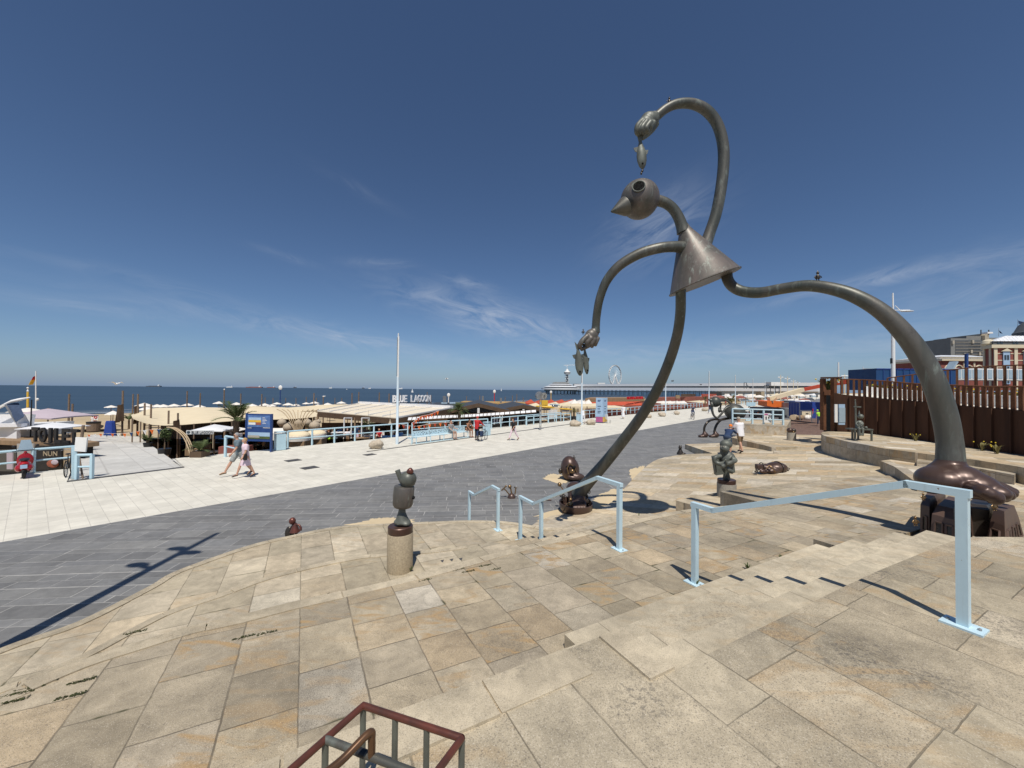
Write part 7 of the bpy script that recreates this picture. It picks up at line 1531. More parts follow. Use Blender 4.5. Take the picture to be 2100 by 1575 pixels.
rp_ = thing('red_pavilion', 'long terracotta pavilion with red awning front and red lettering on its roof edge', 'building', at_d(1270, 835, 88))
MB().prism([at_d(1200, 817, 88), at_d(1322, 815.5, 100), at_d(1322, 814, 116), at_d(1212, 814.5, 106)], (0, 0, -.9)).build('roof', 'wood', rp_); MB().prism([at_d(1202, 822, 88.3), at_d(1320, 820, 100), at_d(1322, 817, 116), at_d(1212, 818, 106)], (0, 0, -4.5)).build('wall', 'brick_red', rp_)
MB().prism([at_d(1204, 825, 87.6), at_d(1316, 823.5, 98), at_d(1316, 831, 96), at_d(1204, 831.5, 84)], (0, .1, .05)).build('awning', 'red_awning', rp_)
a, c = at_d(1285, 818.5, 93), at_d(1317, 817.5, 98); place_text('BORA BORA', (c - a).length, 5.5 * 95 / F, (a + c) / 2 + V((0, -.6, .25)), c - a, (0, 0, 1), 'letters', 'red', rp_, .3)
rw = thing('red_pavilion', 'low brick-red pavilion wall farther along behind the far railing', 'building', at_d(1400, 826, 120)); MB().prism([at_d(1325, 816, 118), at_d(1468, 813, 160), at_d(1468, 812.5, 178), at_d(1330, 814.5, 136)], (0, 0, -4)).build('wall', 'brick_red', rw)
for x0, x1, m in ((1398, 1425, 'brown_trim'), (1440, 1468, 'crane_red')): MB().bar(at_d(x0, 811, 135), at_d(x1, 810.5, 150), .4, 1.0).build('roof_sign', m, rw)
far_sail(1355, 1410, 822, 827, 105, 'parasol_white', 'row of white parasol roofs along the far railing', 4); far_sail(1430, 1450, 821, 825, 130, 'cream', 'small cream parasol roof right of the white ones', 2)
# ---------------------------------------------------------------- pier, tower, wheel, ships
def dk(px, py, Y): return at_d(px, py, Y)
Yp = 850.0; kp = Yp / F
pier = thing('pier', 'long white two-deck pier on thin legs reaching out over the sea', 'pier', dk(1400, 806, Yp))
e0, e1 = dk(1180, 800, Yp + 30), dk(1680, 800, Yp - 320)
def pz(py): return CAMZ + (803 - py) * kp
for nm, z0, z1, m, w in (('upper_deck', pz(794.3), pz(790), 'white_roof', 10), ('lower_deck', pz(801.5), pz(796.8), 'white_roof', 14), ('walkway', pz(805.5), pz(803.5), 'concrete', 8)):
    MB().bar(V((e0.x, e0.y, (z0 + z1) / 2)), V((e1.x, e1.y, (z0 + z1) / 2 + (2.2 if nm == 'walkway' else 0))), w, z1 - z0).build(nm, m, pier)
MB().bar(V((e0.x, e0.y, pz(795.7))), V((e1.x, e1.y, pz(795.7))), 7, 3.5).build('glass_band', 'glass', pier)
lg_ = MB()
for i in range(44):
    p = e0.lerp(e1, i / 44)
    for o_ in (-4, 4): lg_.tube([V((p.x, p.y + o_, -6)), V((p.x, p.y + o_, pz(798)))], .55, 6)
lg_.build('leg', 'steel', pier)['kind'] = 'stuff'
for px0, px1, y0, y1, m in ((1176, 1188, 787, 791, 'concrete_grey'), (1225, 1240, 785, 791, 'white'), (1288, 1310, 788, 791, 'concrete_grey'), (1380, 1400, 788, 792, 'pale_glass'), (1422, 1434, 790, 793, 'steel'), (1476, 1506, 792, 796, 'brick_red')):
    f = (px0 - 1180) / 500; Y = e0.y + (e1.y - e0.y) * max(0, f); MB().bar(dk(px0, (y0 + y1) / 2, Y), dk(px1, (y0 + y1) / 2, Y), 8, (y1 - y0) * Y / F).build('deck_house', m, pier)
pav = thing('pier_pavilion', 'round white glazed pavilion with stepped roofs at the end of the pier', 'building', dk(1152, 806, Yp))
c = dk(1150, 806, Yp); c.z = 0
Mp = Matrix.Translation((c.x, c.y, 0))
def ring(nm, r, y0, y1, m, r2=None): MB().lathe([(0, pz(y0)), (r * kp, pz(y0)), ((r2 or r) * kp, pz(y1)), (0, pz(y1))], Mp, 28).build(nm, m, pav, smooth=30)
ring('platform', 40, 801.5, 798.5, 'white'); ring('glass_ring', 34, 798.5, 796.5, 'glass'); ring('lower_roof', 36, 796.5, 793.5, 'zinc_roof', 24); ring('upper_glass', 22, 793.5, 791.8, 'glass'); ring('upper_roof', 26, 791.8, 789.8, 'zinc_roof', 18); ring('top_roof', 19, 789, 786.2, 'concrete_grey', 14); ring('skirt', 34, 804.5, 801.5, 'concrete')
lg_ = MB()
for i in range(26):
    a = 6.283 * i / 26; lg_.tube([V((c.x + 30 * kp * math.cos(a), c.y + 30 * kp * math.sin(a), -6)), V((c.x + 30 * kp * math.cos(a), c.y + 30 * kp * math.sin(a), pz(801)))], 1.0, 6)
lg_.build('leg', 'steel', pav)['kind'] = 'stuff'
tw_ = thing('lookout_tower', 'white lookout tower wrapped in a zigzag stair, with a crane arm on top', 'tower', dk(1163, 806, Yp + 10)); ct = dk(1163, 790, Yp + 10)
zt = lambda py: CAMZ + (801 - py) * kp
MB().tube([V((ct.x, ct.y, zt(792))), V((ct.x, ct.y, zt(765)))], 2.2, 8).build('core', 'slate', tw_)
hx = [V((ct.x + 4.6 * math.cos(.9 * i), ct.y + 4.6 * math.sin(.9 * i), zt(790) + (zt(767) - zt(790)) * i / 44)) for i in range(45)]
for i in range(0, 44): MB().bar(hx[i], hx[i + 1], 2.0, 1.1).build('stair', 'white', tw_) if i % 2 == 0 else None
MB().lathe([(5, zt(768)), (7.2, zt(766)), (7.2, zt(762.5)), (4, zt(761)), (2.2, zt(757)), (0, zt(757))], Matrix.Translation((ct.x, ct.y, 0)), 16).build('cabin', 'white', tw_, smooth=30)
MB().lathe([(7.3, zt(765.6)), (7.4, zt(764))], Matrix.Translation((ct.x, ct.y, 0)), 16).build('windows', 'glass', tw_)
MB().tube([V((ct.x, ct.y, zt(758))), V((ct.x, ct.y, zt(748)))], .5, 6).bar(dk(1156, 749, Yp + 10), dk(1182, 748.5, Yp + 10), .9).bar(dk(1163, 752, Yp + 10), dk(1158, 749, Yp + 10), .5).build('crane_arm', 'white', tw_)
fw = thing('ferris_wheel', 'white Ferris wheel with dark cabins standing on the pier', 'ferris wheel', dk(1262, 792, Yp - 30)); Yw = Yp - 30; hc_ = dk(1261.5, 770, Yw); Rw = 21.0 * Yw / F; sx_ = .76
ex_ = V((sx_, math.sqrt(1 - sx_ ** 2), 0)); ez = V((0, 0, 1))
def wp_(a, r, off=0): return hc_ + ex_ * math.cos(a) * r + ez * math.sin(a) * r + V((-ex_.y, ex_.x, 0)) * off
for off in (-1.2, 1.2): MB().tube([wp_(6.283 * i / 48, Rw, off) for i in range(48)], .5, 5, closed=True).build('rim', 'white', fw)
MB().tube([wp_(6.283 * i / 48, Rw * .92) for i in range(48)], .28, 5, closed=True).build('inner_rim', 'white', fw)
for i in range(24): MB().tube([hc_, wp_(6.283 * i / 24, Rw)], .20, 4).build('spoke', 'white', fw)
for i in range(36): MB().box(wp_(6.283 * i / 36, Rw * 1.0), (1.5, 1.5, 2.0)).build('cabin', 'slate' if i % 3 else 'concrete', fw)
for s in (-1, 1):
    for o_ in (-5, 5): MB().tube([hc_ + V((0, o_ * .3, 0)), V((hc_.x + s * 7, hc_.y + o_, pz(792)))], .75, 6).build('support', 'white', fw)
MB().ell(hc_, 1.6, None, 10, 8).build('hub', 'white', fw)
def ship(px, w, h, label, Y=9000, mat='ship_dark', sup='white', bow=.1):
    k = Y / F; b = at_d(px, 0, Y); b.z = -4.5; L = w * k; H = h * k; g = thing('ship', label, 'ship', b, 0, 'ships on the horizon')
    MB().prism([(-L / 2, -L * .06, 0), (L / 2, -L * .06, 0), (L / 2 + L * .03, -L * .06, H * .42), (-L / 2, -L * .06, H * .36)], (0, L * .12, 0)).build('hull', mat, g, local=True)
    MB().box((L * .36, 0, H * .62), (L * .11, L * .09, H * .62)).box((L * .38, 0, H * .95), (L * .03, L * .04, H * .25)).build('bridge', sup, g, local=True)
    MB().box((-L * .05, 0, H * .44), (L * .55, L * .08, H * .12)).build('deck_cargo', mat, g, local=True)
ship(334, 29, 4.5, 'long dark cargo ship on the left part of the horizon'); ship(487, 13, 4, 'small white-sided ship on the horizon, between cargo ship and red ship', 9500, 'white'); ship(537, 32, 4, 'long reddish ship on the horizon', 10500, 'ship_red'); ship(571, 16, 3.5, 'pale ship by the blue beach lamp on the horizon', 10500, 'ship_red'); ship(619, 6, 5, 'small dark ship with tall bridge on the horizon', 10000)
ship(691, 6, 4, 'small pale ship left of the nearest lamp post on the horizon', 11000, 'white'); ship(757, 5, 5, 'pale ship just left of the nearest lamp post', 11000, 'ship_dark'); ship(770, 5, 3.5, 'second pale ship close left of the nearest lamp post', 11500, 'white'); ship(832, 9, 4, 'white ship right of the nearest lamp post', 11000, 'white'); ship(1, 5, 8, 'faint tall ship at the left frame edge', 11000)
for (px, py, w, Y, lb) in ((845.5, 805, 4.5, 900, 'white sailing yacht above the big letter sign'), (711, 800.5, 2, 2500, 'tiny white sailing boat left of the nearest lamp post'), (1028, 799, 2, 2600, 'tiny white sailing boat left of the pier')):
    b = at_d(px, py, Y); b.z = -4.5; k = Y / F; g = thing('sailing_boat', lb, 'boat', b); H = (at_d(px, py - 8 * w / 4.5, Y).z + 4.5); MB().add([(-w * k * .45, 0, H * .15), (w * k * .5, 0, H * .15), (0, 0.2, H)], [[0, 1, 2]]).build('sail', 'white', g, local=True); MB().ell((0, 0, H * .05), (w * k * .55, w * k * .18, H * .1), None, 12, 6).build('hull', 'white', g, local=True)
def gull(px, py, Y, s, label, mat='white', bank=.3, sit=False):
    p = at_d(px, py, Y); g = thing('seagull', label, 'bird', p); mb = MB().ell((0, 0, 0), (.09 * s, .24 * s, .09 * s), Matrix.Rotation(1.2, 3, 'Z'), 10, 8).ell((.2 * s, .05 * s, .05 * s), .06 * s, None, 8, 6); mb.build('body', mat, g, True, local=True)
    if not sit:
        for t in (-1, 1): MB().add([(-.05 * s, 0, 0), (.12 * s, 0, 0), (.10 * s, t * .35 * s, .18 * s), (-.08 * s, t * .75 * s, .05 * s), (-.06 * s, t * .35 * s, .13 * s)], [[0, 1, 2, 4], [4, 2, 3]]).build('wing', mat, g, local=True)
    else: MB().tube([(0, 0, 0), (0, 0, -.16 * s)], .012 * s, 5).build('legs', 'yellow', g, local=True)
gull(238, 787, 40, 1.2, 'white gull flying low above the sea at the left'); gull(916, 777, 60, 1.0, 'white gull gliding above the sea right of the nearest lamp post'); gull(663.5, 813, 70, 1.3, 'white gull sitting on a wooden post', sit=True); gull(1379, 781.5, 80, 1.2, 'dark bird flying left of the fourth lamp post', 'slate'); gull(1437, 789, 100, 1.2, 'small dark bird flying right of the third lamp post', 'slate')
# ---------------------------------------------------------------- the far boulevard at the right
def blk(name, label, cat, px0, px1, y0, y1, Y, depth, mat, grp=None, parts=()):
    a, c = at_d(px0, y1, Y), at_d(px1, y0, Y); g = thing(name, label, cat, (a.x, Y, a.z), 0, grp); w, h = c.x - a.x, c.z - a.z
    MB().box((w / 2, depth / 2, h / 2), (w, depth, h)).build('body', mat, g, local=True)
    for (nm, m, u0, u1, v0, v1) in parts: MB().box((w * (u0 + u1) / 2, -.02, h * (v0 + v1) / 2), (w * (u1 - u0), .06, h * (v1 - v0))).build(nm, m, g, local=True)
    return g
cl_ = thing('raised_cabin', 'white raised lookout cabin on grey steel legs over the far boulevard', 'building', at_d(1588, 805, 240)); MB().box(at_d(1588.5, 787.5, 240), (25 * .304, 5, 7.5 * .304)).build('cabin', 'white', cl_)
for px in (1572, 1580, 1590, 1598): MB().tube([at_d(px, 791, 240), at_d(px, 822, 240)], .25, 6).build('leg', 'steel', cl_)
MB().box(at_d(1568, 795.5, 241), (18, 2, .7)).box(at_d(1580, 792.5, 241), (6, 3, 1.4)).build('platform', 'slate', cl_)
gt_ = thing('steel_frame', 'small steel portal frame on the far pier deck', 'frame', at_d(1528, 796, 420)); MB().bar(at_d(1526, 797, 420), at_d(1526, 785, 420), .5).bar(at_d(1531, 797, 420), at_d(1531, 785, 420), .5).bar(at_d(1526, 785, 420), at_d(1531, 785, 420), .5).bar(at_d(1531, 788, 420), at_d(1538, 796, 420), .4).build('frame', 'slate', gt_)
for i, (px, y0, Y) in enumerate(((1601, 769, 150), (1615, 772, 165), (1627, 778, 190), (1636, 782, 210), (1732, 768, 95))):
    b = at_d(px, 830, Y); t = at_d(px, y0, Y); g = thing('street_lamp', f'cream lamp post with crossed arms on the far boulevard, {ORD[i]} from the left', 'street lamp', b, 0, 'crossed lamp posts on the far boulevard'); MB().tube([b, t], [.16, .10], 8).build('pole', 'cream', g)
    for s in (-1, 1): q = t - V((0, 0, (t.z - CAMZ) * .22)); MB().bar(q, q + V((s * 3.4 * Y / F, 0, .5)), .12).ell(q + V((s * 3.6 * Y / F, 0, .6)), (.5, .3, .18), None, 8, 6).build('lamp_arm', 'lamp_white', g)
rnd = random.Random(21)
for i in range(30):
    px = 1455 + i * 7.4 + rnd.uniform(-3, 3); Y = rnd.uniform(110, 230); w = rnd.uniform(8, 20); y0 = 804 + 2900 / Y * rnd.uniform(.25, .8); y0 = min(max(y0, 807), 822)
    if px > 1670: break
    far_sail(px - w / 2, px + w / 2, y0 - 2.5, y0 + 1, Y, ('parasol_white', 'cream', 'parasol_white', 'brick_red', 'slate', 'white')[i % 6], f'far terrace canopy on the boulevard before the pier, {ORD[i]} from the left', 1, 'terrace_canopy', 5, 'far terrace canopies on the boulevard')
blk('stone_tower', 'square brown stone block tower under the pier deck', 'building', 1561, 1568, 803, 823, 180, 4, 'pedestal_stone')
blk('low_building', 'long low far building under the pier deck at the right', 'building', 1480, 1690, 806, 818, 330, 20, 'slate', None, tuple(('window', 'pale_glass' if j % 2 else 'parasol_white', .03 + j * .065, .075 + j * .065, .25, .75) for j in range(15)))
blk('low_building', 'brown-roofed far building behind the white parasol roofs', 'building', 1470, 1560, 815, 823, 210, 10, 'wood', None, (('window', 'glass', .1, .4, .2, .7), ('window', 'white', .5, .9, .2, .7)))
for i in range(16):
    px = 1462 + i * 13 + rnd.uniform(-4, 4); Y = rnd.uniform(75, 150)
    if px > 1668: break
    p = at_d(px, 830, Y); p.z = .01; k_ = ('cloth_white', 'cloth_navy', 'cloth_red', 'cloth_black', 'cloth_grey')[i % 5]
    person(f'tiny far pedestrian on the boulevard, {ORD[i]} from the left past the ball giant', p, rnd.random() * 6, rnd.uniform(1.6, 1.85), dict(legs=((12, 4), (-10, 8))), dict(shirt=k_, trousers='cloth_jeans' if i % 2 else 'cloth_black', leg=1.9, hair='hair_dark', shoes='black'), .06, 'far pedestrians on the boulevard')
# vehicles and machines of the building site
def car(label, px, py, Y, L, W, H, yaw, mat, kind='van', name='parked_van', cat='van', grp=None):
    p = at_d(px, py, Y); p.z = .02; g = thing(name, label, cat, p, yaw, grp); hl_ = .38 if kind == 'van' else .5
    prof = [(-L / 2, .35), (-L / 2, H * .62), (-L / 2 + .12, H * .95), (-L / 2 + .4, H), (L * .18, H), (L * .30, H * .93), (L * .40, H * .58), (L / 2 - .05, H * .50), (L / 2, H * .3), (L / 2, .35)] if kind == 'van' else [(-L / 2, .3), (-L / 2, H * .6), (-L * .38, H * .95), (-L * .1, H), (L * .12, H * .97), (L * .27, H * .62), (L / 2 - .1, H * .52), (L / 2, .32)]
    MB().prism([(x, -W / 2, z) for x, z in prof], (0, W, 0)).build('body', mat, g, local=True)
    for s in (-1, 1): MB().prism([(-L * .36, s * (W / 2 + .005), H * .60), (L * .2, s * (W / 2 + .005), H * .60), (L * .28, s * (W / 2 + .005), H * .66), (L * .17, s * (W / 2 + .005), H * .92), (-L * .36, s * (W / 2 + .005), H * .92)], (0, s * .01, 0)).build('side_window', 'glass', g, local=True)
    MB().prism([(-L / 2 + .04, -W * .42, H * .62), (-L / 2 + .04, W * .42, H * .62), (-L / 2 + .11, W * .40, H * .9), (-L / 2 + .11, -W * .40, H * .9)], (-.05, 0, 0)).build('rear_window', 'glass', g, local=True); MB().prism([(L * .41, -W * .42, H * .6), (L * .41, W * .42, H * .6), (L * .315, W * .4, H * .9), (L * .315, -W * .4, H * .9)], (.03, 0, .02)).build('windscreen', 'glass', g, local=True)
    for x in (-L * .31, L * .32):
        for s in (-1, 1): t = MB().lathe([(0, -.1), (.33, -.1), (.34, 0), (.33, .1), (0, .1)], axis_m(V((x, s * (W / 2 - .08), .34)), V((x, s * W / 2 + .1, .34))), 18).build('wheel', 'tyre', g, local=True); MB().lathe([(0, .115), (.2, .105)], axis_m(V((x, s * (W / 2 - .08), .34)), V((x, s * W / 2 + .1, .34))), 14).build('rim', 'steel', t, local=True)
    for s in (-1, 1): MB().box((L / 2, s * W * .36, H * .42), (.05, .25, .16)).build('headlight', 'lamp_white', g, local=True); MB().box((-L / 2, s * W * .42, H * .5), (.05, .12, .3)).build('tail_light', 'orange', g, local=True)
    return g
car('black van parked behind the pale blue railing', 1574, 853, 53, 4.2, 1.8, 1.75, math.radians(8), 'black'); car('white van parked behind the orange telehandler', 1621, 838, 78, 5.0, 2, 2.2, math.radians(95), 'white'); car('small white van among the building site boxes', 1642, 832, 92, 4.6, 1.9, 2.0, math.radians(80), 'white')
for i, (px, Y) in enumerate(((1650, 100), (1662, 84), (1669, 96))): car(('grey car parked far along the boulevard', 'white car parked next to the blue container', 'silver car half hidden behind the blue container')[i], px, 835, Y, 4.2, 1.75, 1.45, math.radians(70 + i * 20), ('concrete_grey', 'white', 'steel')[i], 'car', 'parked_car', 'car')
th_ = thing('telehandler', 'orange boom lift machine with its long boom raised to the right', 'crane', at_d(1595, 845, 60)); q = lambda x, y, Y=60: at_d(x, y, Y)
MB().prism([q(1573, 832), q(1573, 823), q(1582, 821.5), q(1607, 823), q(1611.5, 829), q(1611, 834), q(1590, 836)], (0, 2.2, 0)).build('engine_cover', 'orange', th_); MB().prism([q(1592, 846), q(1592, 835), q(1609, 834), q(1609, 844)], (0, 2.0, 0)).build('chassis', 'orange', th_)
MB().bar(q(1576, 818.5, 61), q(1646, 799, 62), .62).build('lower_boom', 'cream', th_); MB().bar(q(1640, 800.5, 62), q(1692, 789.5, 63), .5).build('upper_boom', 'crane_red', th_); MB().bar(q(1582, 824), q(1590, 817, 61), .4).build('boom_pivot', 'wood_pale', th_)
for x in (1595, 1606): MB().lathe([(0, -.15), (.5, -.15), (.5, .15), (0, .15)], axis_m(q(x, 846, 59.8), q(x, 846, 59)), 16).build('wheel', 'tyre', th_)
blk('skip_container', 'grey steel skip container behind the construction fence', 'container', 1610, 1645, 838, 852, 52, 3, 'concrete_grey', None, (('rib', 'steel', .3, .34, 0, 1), ('rib', 'steel', .65, .69, 0, 1)))
blk('site_cabin', 'grey site cabin between the skip and the blue tarpaulin container', 'cabin', 1622, 1648, 826, 840, 58, 3, 'steel', None, (('door', 'concrete', .4, .6, .05, .8), ('window', 'glass', .7, .9, .4, .8)))
blk('site_cabin', 'grey site locker with two doors left of the blue container', 'cabin', 1649, 1666, 829, 844, 54, 3, 'concrete_grey', None, (('door', 'steel', .05, .48, .05, .95), ('door', 'steel', .52, .95, .05, .95)))
blk('blue_container', 'bright blue covered container beside the rusty doorway', 'container', 1666, 1690, 825, 858, 47, 4, 'tarp_blue', None, (('red_light', 'red', .0, .06, .3, .6),))
blk('barrier_board', 'pale yellow barrier board in front of the blue container', 'barrier', 1645, 1666, 844, 852, 46.5, .2, 'cream', None, (('text_line', 'black', .35, .6, .45, .6),))
for i, (px, py, w) in enumerate(((1626, 856, 10), (1640, 857, 14), (1654, 857, 12))):
    c = at_d(px, py, 46); o = MB().ell(c, (w * 46 / F / 2, .4, .3), None, 12, 8).ell(c + V((.3, .1, .12)), (.4, .3, .22), None, 10, 6); tag(o.build('rubble_pile', ('pedestal_stone', 'wood', 'parasol_white')[i], smooth=True), ('tan heap of cable by the construction fence', 'brown heap of timber by the construction fence', 'white heap of bags below the pale yellow barrier')[i], 'pile')
cr = thing('cable_reel', 'small wooden cable reel by the construction fence', 'reel', at_d(1625, 855, 45)); MB().lathe([(.3, 0), (.3, .05), (.14, .05), (.14, .3), (.3, .3), (.3, .35), (0, .35)], axis_m(at_d(1625, 856, 45), at_d(1627, 856, 44.6)), 18).build('reel', 'wood_pale', cr)
def fence_panel(px0, px1, py, h, Y, label):
    a, c = at_d(px0, py, Y), at_d(px1, py, Y); g = thing('construction_fence', label, 'fence', a, 0, 'steel construction fence panels'); mb = MB().tube([a, a + V((0, 0, h)), c + V((0, 0, h)), c], .035, 6)
    n = int((c - a).length / .18)
    for i in range(1, n): mb.tube([a.lerp(c, i / n), a.lerp(c, i / n) + V((0, 0, h))], .009, 4)
    mb.build('mesh_panel', 'steel', g)
fence_panel(1608, 1640, 859, 1.9, 45, 'steel mesh fence panel before the skip'); fence_panel(1641, 1664, 862, 1.1, 43, 'low steel barrier panel near the brick path'); fence_panel(1665, 1690, 866, 1.1, 41, 'low steel barrier panel next to the helmeted worker')
gt2 = thing('bicycle', 'pale blue-white bicycle rack sign behind the ball giant', 'sign', at_d(1546, 836, 70)); MB().box(at_d(1540, 829, 70), (1.6, .1, .7)).build('sign_plate', 'rail_far', gt2)
lh = thing('round_arch_rail', 'round-ended pale blue railing hoop behind the ball giant', 'railing', at_d(1536, 862, 30)); MB().tube([at_d(*q) for q in spline([(1529, 862, 29), (1539, 861, 29), (1540, 848, 29), (1536, 839, 29), (1530, 840, 29)], 6)], .06, 8).build('hoop', 'rail_blue', lh, smooth=60)
# behind the rusty wall: blue container, tall mast, red crane, flags
blk('long_container', 'long dark blue container roof line behind the rusty fence', 'container', 1797, 1962, 757, 800, 36, 3, 'container_blue', None, tuple(('rib', 'sign_blue', j / 12, j / 12 + .01, 0, 1) for j in range(1, 12)) + (('top_edge', 'tarp_blue', 0, 1, .96, 1.0),))
mast = thing('lamp_mast', 'thick tall white lamp mast rising behind the giant right leg', 'lamp post', at_d(1832, 800, 30)); MB().tube([at_d(1832, 800, 30), at_d(1831.5, 690, 30), at_d(1831.5, 640, 30)], [.13, .12, .09], 14).build('mast', 'lamp_white', mast, smooth=60); MB().tube([at_d(1831.5, 640, 30), at_d(1831, 601, 30)], [.06, .05], 10).build('mast_top', 'lamp_white', mast, smooth=60)
MB().bar(at_d(1826, 636, 30), at_d(1866, 636, 30), .05).ell(at_d(1860, 638, 30), (.55, .2, .06), None, 12, 6).bar(at_d(1836, 627, 30), at_d(1850, 640, 30), .04).build('lamp_arm', 'lamp_white', mast); MB().box(at_d(1828, 740, 29.8), (.1, .1, .4)).build('junction_box', 'black', mast)
flagpole(1719.5, 743, 785, 40, 'short thick white pole behind the rusty doorway', 'white', None, 3.2)
flagpole(1769.5, 752, 800, 38, 'white flagpole with a grey and red flag behind the rusty fence', flag=[('concrete', [(1770, 755), (1784, 756), (1784, 766), (1771, 765)]), ('red', [(1773, 759), (1781, 759), (1781, 763), (1773, 763)])], w=1.6)
cr2 = thing('mobile_crane', 'red lattice crane arm lying low behind the rusty fence', 'crane', at_d(1760, 790, 44)); MB().bar(at_d(1690, 789, 46), at_d(1745, 782, 44), .5).build('tail', 'crane_red', cr2); MB().bar(at_d(1742, 779, 44), at_d(1788, 770, 43), .6).bar(at_d(1784, 768, 43), at_d(1796, 773, 43), .9).build('arm', 'crane_red', cr2); MB().bar(at_d(1786, 775, 43), at_d(1797, 790, 43), 1.4).build('cab', 'slate', cr2); MB().prism([at_d(1783, 780, 42), at_d(1790, 764, 42), at_d(1793, 782, 42)], (0, .2, 0)).build('white_cover', 'white', cr2)
# yellow-flowered plants on the walkway behind the lower fence
for i in range(11):
    j = int((i + .5) / 11 * (len(Bp) - 1)); p = Bp[j] + V((3.4, 1.7, 0)); p.z = Tz[j]
    weed('flowering_plant', p, .8, 70, f'yellow-flowered bushy plant behind the lower rusty fence, {ORD[i]} from the left', 'leaf_dry' if i % 2 else 'leaf', 5, .45)
for i, px in enumerate((1879, 2014, 2044)): p = at_z(px, (904, 924, 930)[i], ZT); weed('weed', p + V((-.12, -.1, 0)), .42, 11, ('thin weed at the foot of the rusty wall left of the giant leg', 'tall yellow weed at the foot of the rusty wall right of the giant leg', 'drooping yellow weed at the far right foot of the rusty wall')[i], 'leaf_dry', 3, .3)
weed('planter_shrub', at_d(1699, 803, D0 + .9), .9, 120, 'yellow-green shrub growing above the rusty doorway', 'leaf', 14, .5)
# hotel with white roofs, grey apartment block, far houses
H0 = 105.0; kh = H0 / F
hz = lambda x, y, Y=H0: at_d(x, y, Y)
hot = thing('brick_hotel', 'red-brick hotel with cream pilasters, balconies and pale zinc roof at the right edge', 'building', hz(2060, 800))
HO = hz(2037, 760); HO.z = 0; fx = V((1, -.05, 0)).normalized(); fy = V((.44, .9, 0)).normalized(); WF, DF = 24.0, 4.2
zb_, zc = hz(2050, 800).z, hz(2050, 714).z
def hp(u, v, z): q = HO + fx * u + fy * v; return V((q.x, q.y, z))
def hbox(u0, u1, v0, v1, z0, z1, nm, m, par=None): return MB().prism([hp(u0, v0, z0), hp(u1, v0, z0), hp(u1, v1, z0), hp(u0, v1, z0)], (0, 0, z1 - z0)).build(nm, m, par or hot)
hbox(0, WF, 0, DF, zb_, zc, 'brick_wall', 'hotel_brick'); hbox(-.7, WF, -.6, DF, zc, zc + .9, 'cornice', 'hotel_cream'); hbox(.2, WF, .2, DF, zc + .9, zc + 1.9, 'attic', 'slate')
for u in (1.2, 2.0, 5.2, 6.0): hbox(u, u + .55, .1, .25, zc + 1.05, zc + 1.7, 'attic_window', 'glass')
zt0, zt1 = zc + 1.9, hz(2063, 687).z
MB().add([hp(-.1, -.1, zt0), hp(WF, -.1, zt0), hp(WF, DF, zt0), hp(-.1, DF, zt0), hp(4.6, 2.0, zt1), hp(WF, 2.0, zt1), hp(WF, DF, zt1), hp(4.9, DF, zt1)], [[0, 1, 5, 4], [2, 3, 7, 6], [3, 0, 4, 7], [4, 5, 6, 7]]).build('roof', 'zinc_roof', hot)
rb_ = MB()
for i in range(1, 22): u = i * 1.0; t = min(1.0, u / 4.6); rb_.bar(hp(u, -.1, zt0 + .05), hp(max(u, 4.6) if u > 4.6 else u, -.1 + 2.1 * t, zt0 + (zt1 - zt0) * t + .05), .09)
rb_.build('roof_seam', 'white_roof', hot)
for u in (.1, 5.3, 10.6, 16): hbox(u, u + .85, -.3, .1, zb_, zc, 'pilaster', 'hotel_cream')
for v in (.6, 3.1): hbox(-.3, .1, v, v + .7, zb_, zc, 'pilaster', 'hotel_cream')
for i in range(6): z = zb_ + (zc - zb_) * (.06 + .16 * i); hbox(.05, WF, -.08, .1, z, z + .22, 'stone_band', 'hotel_cream')
for u in (2.4, 7.7, 13):
    fr_ = hbox(u, u + 1.7, -.35, .1, zc - 9.8, zc - .9, 'window_bay', 'panel_blue')
    for zz_ in (1.9, 5.0, 8.2):
        for s in (.28, .98): hbox(u + s, u + s + .45, -.45, -.3, zc - zz_ - 1.3, zc - zz_, 'pane', 'glass', fr_)
    MB().prism([hp(u - .5, -.6, zc - .9), hp(u + 2.2, -.6, zc - .9), hp(u + .85, -.6, zc - .1)], fy * .5).build('pediment', 'hotel_cream', hot)
MB().lathe([(.9, 0), (1.5, .6), (1.3, 1.4), (.5, 1.8), (0, 1.8)], Matrix.Translation(hp(.2, 2.2, zc + .8)), 14).build('corner_ornament', 'hotel_cream', hot, smooth=40)
dq = hz(2128, 690, H0 + 26); MB().lathe([(5.5, 0), (5.5, 1.4), (5.1, 1.8), (4.2, 4), (2.2, 6), (.5, 6.8), (0, 6.8)], Matrix.Translation(dq), 24).build('dome', 'slate', hot, smooth=30)
wing = thing('hotel_wing', 'lower brick hotel wing with arched windows and pale zinc roof behind the fence', 'building', hz(1970, 800, 125)); Hw = 125.0
a, c = hz(1930, 800, Hw), hz(2028, 741, Hw); MB().box(((a.x + c.x) / 2, Hw + 8, (a.z + c.z) / 2), (c.x - a.x, 16, c.z - a.z)).build('brick_wall', 'hotel_brick', wing)
MB().box(((a.x + c.x) / 2, Hw + 7.8, c.z + .3), (c.x - a.x + .8, 17, .6)).build('cornice', 'hotel_cream', wing); MB().box(((a.x + c.x) / 2, Hw + 8, c.z + 1.0), (c.x - a.x - .4, 15, .8)).build('attic', 'white', wing)
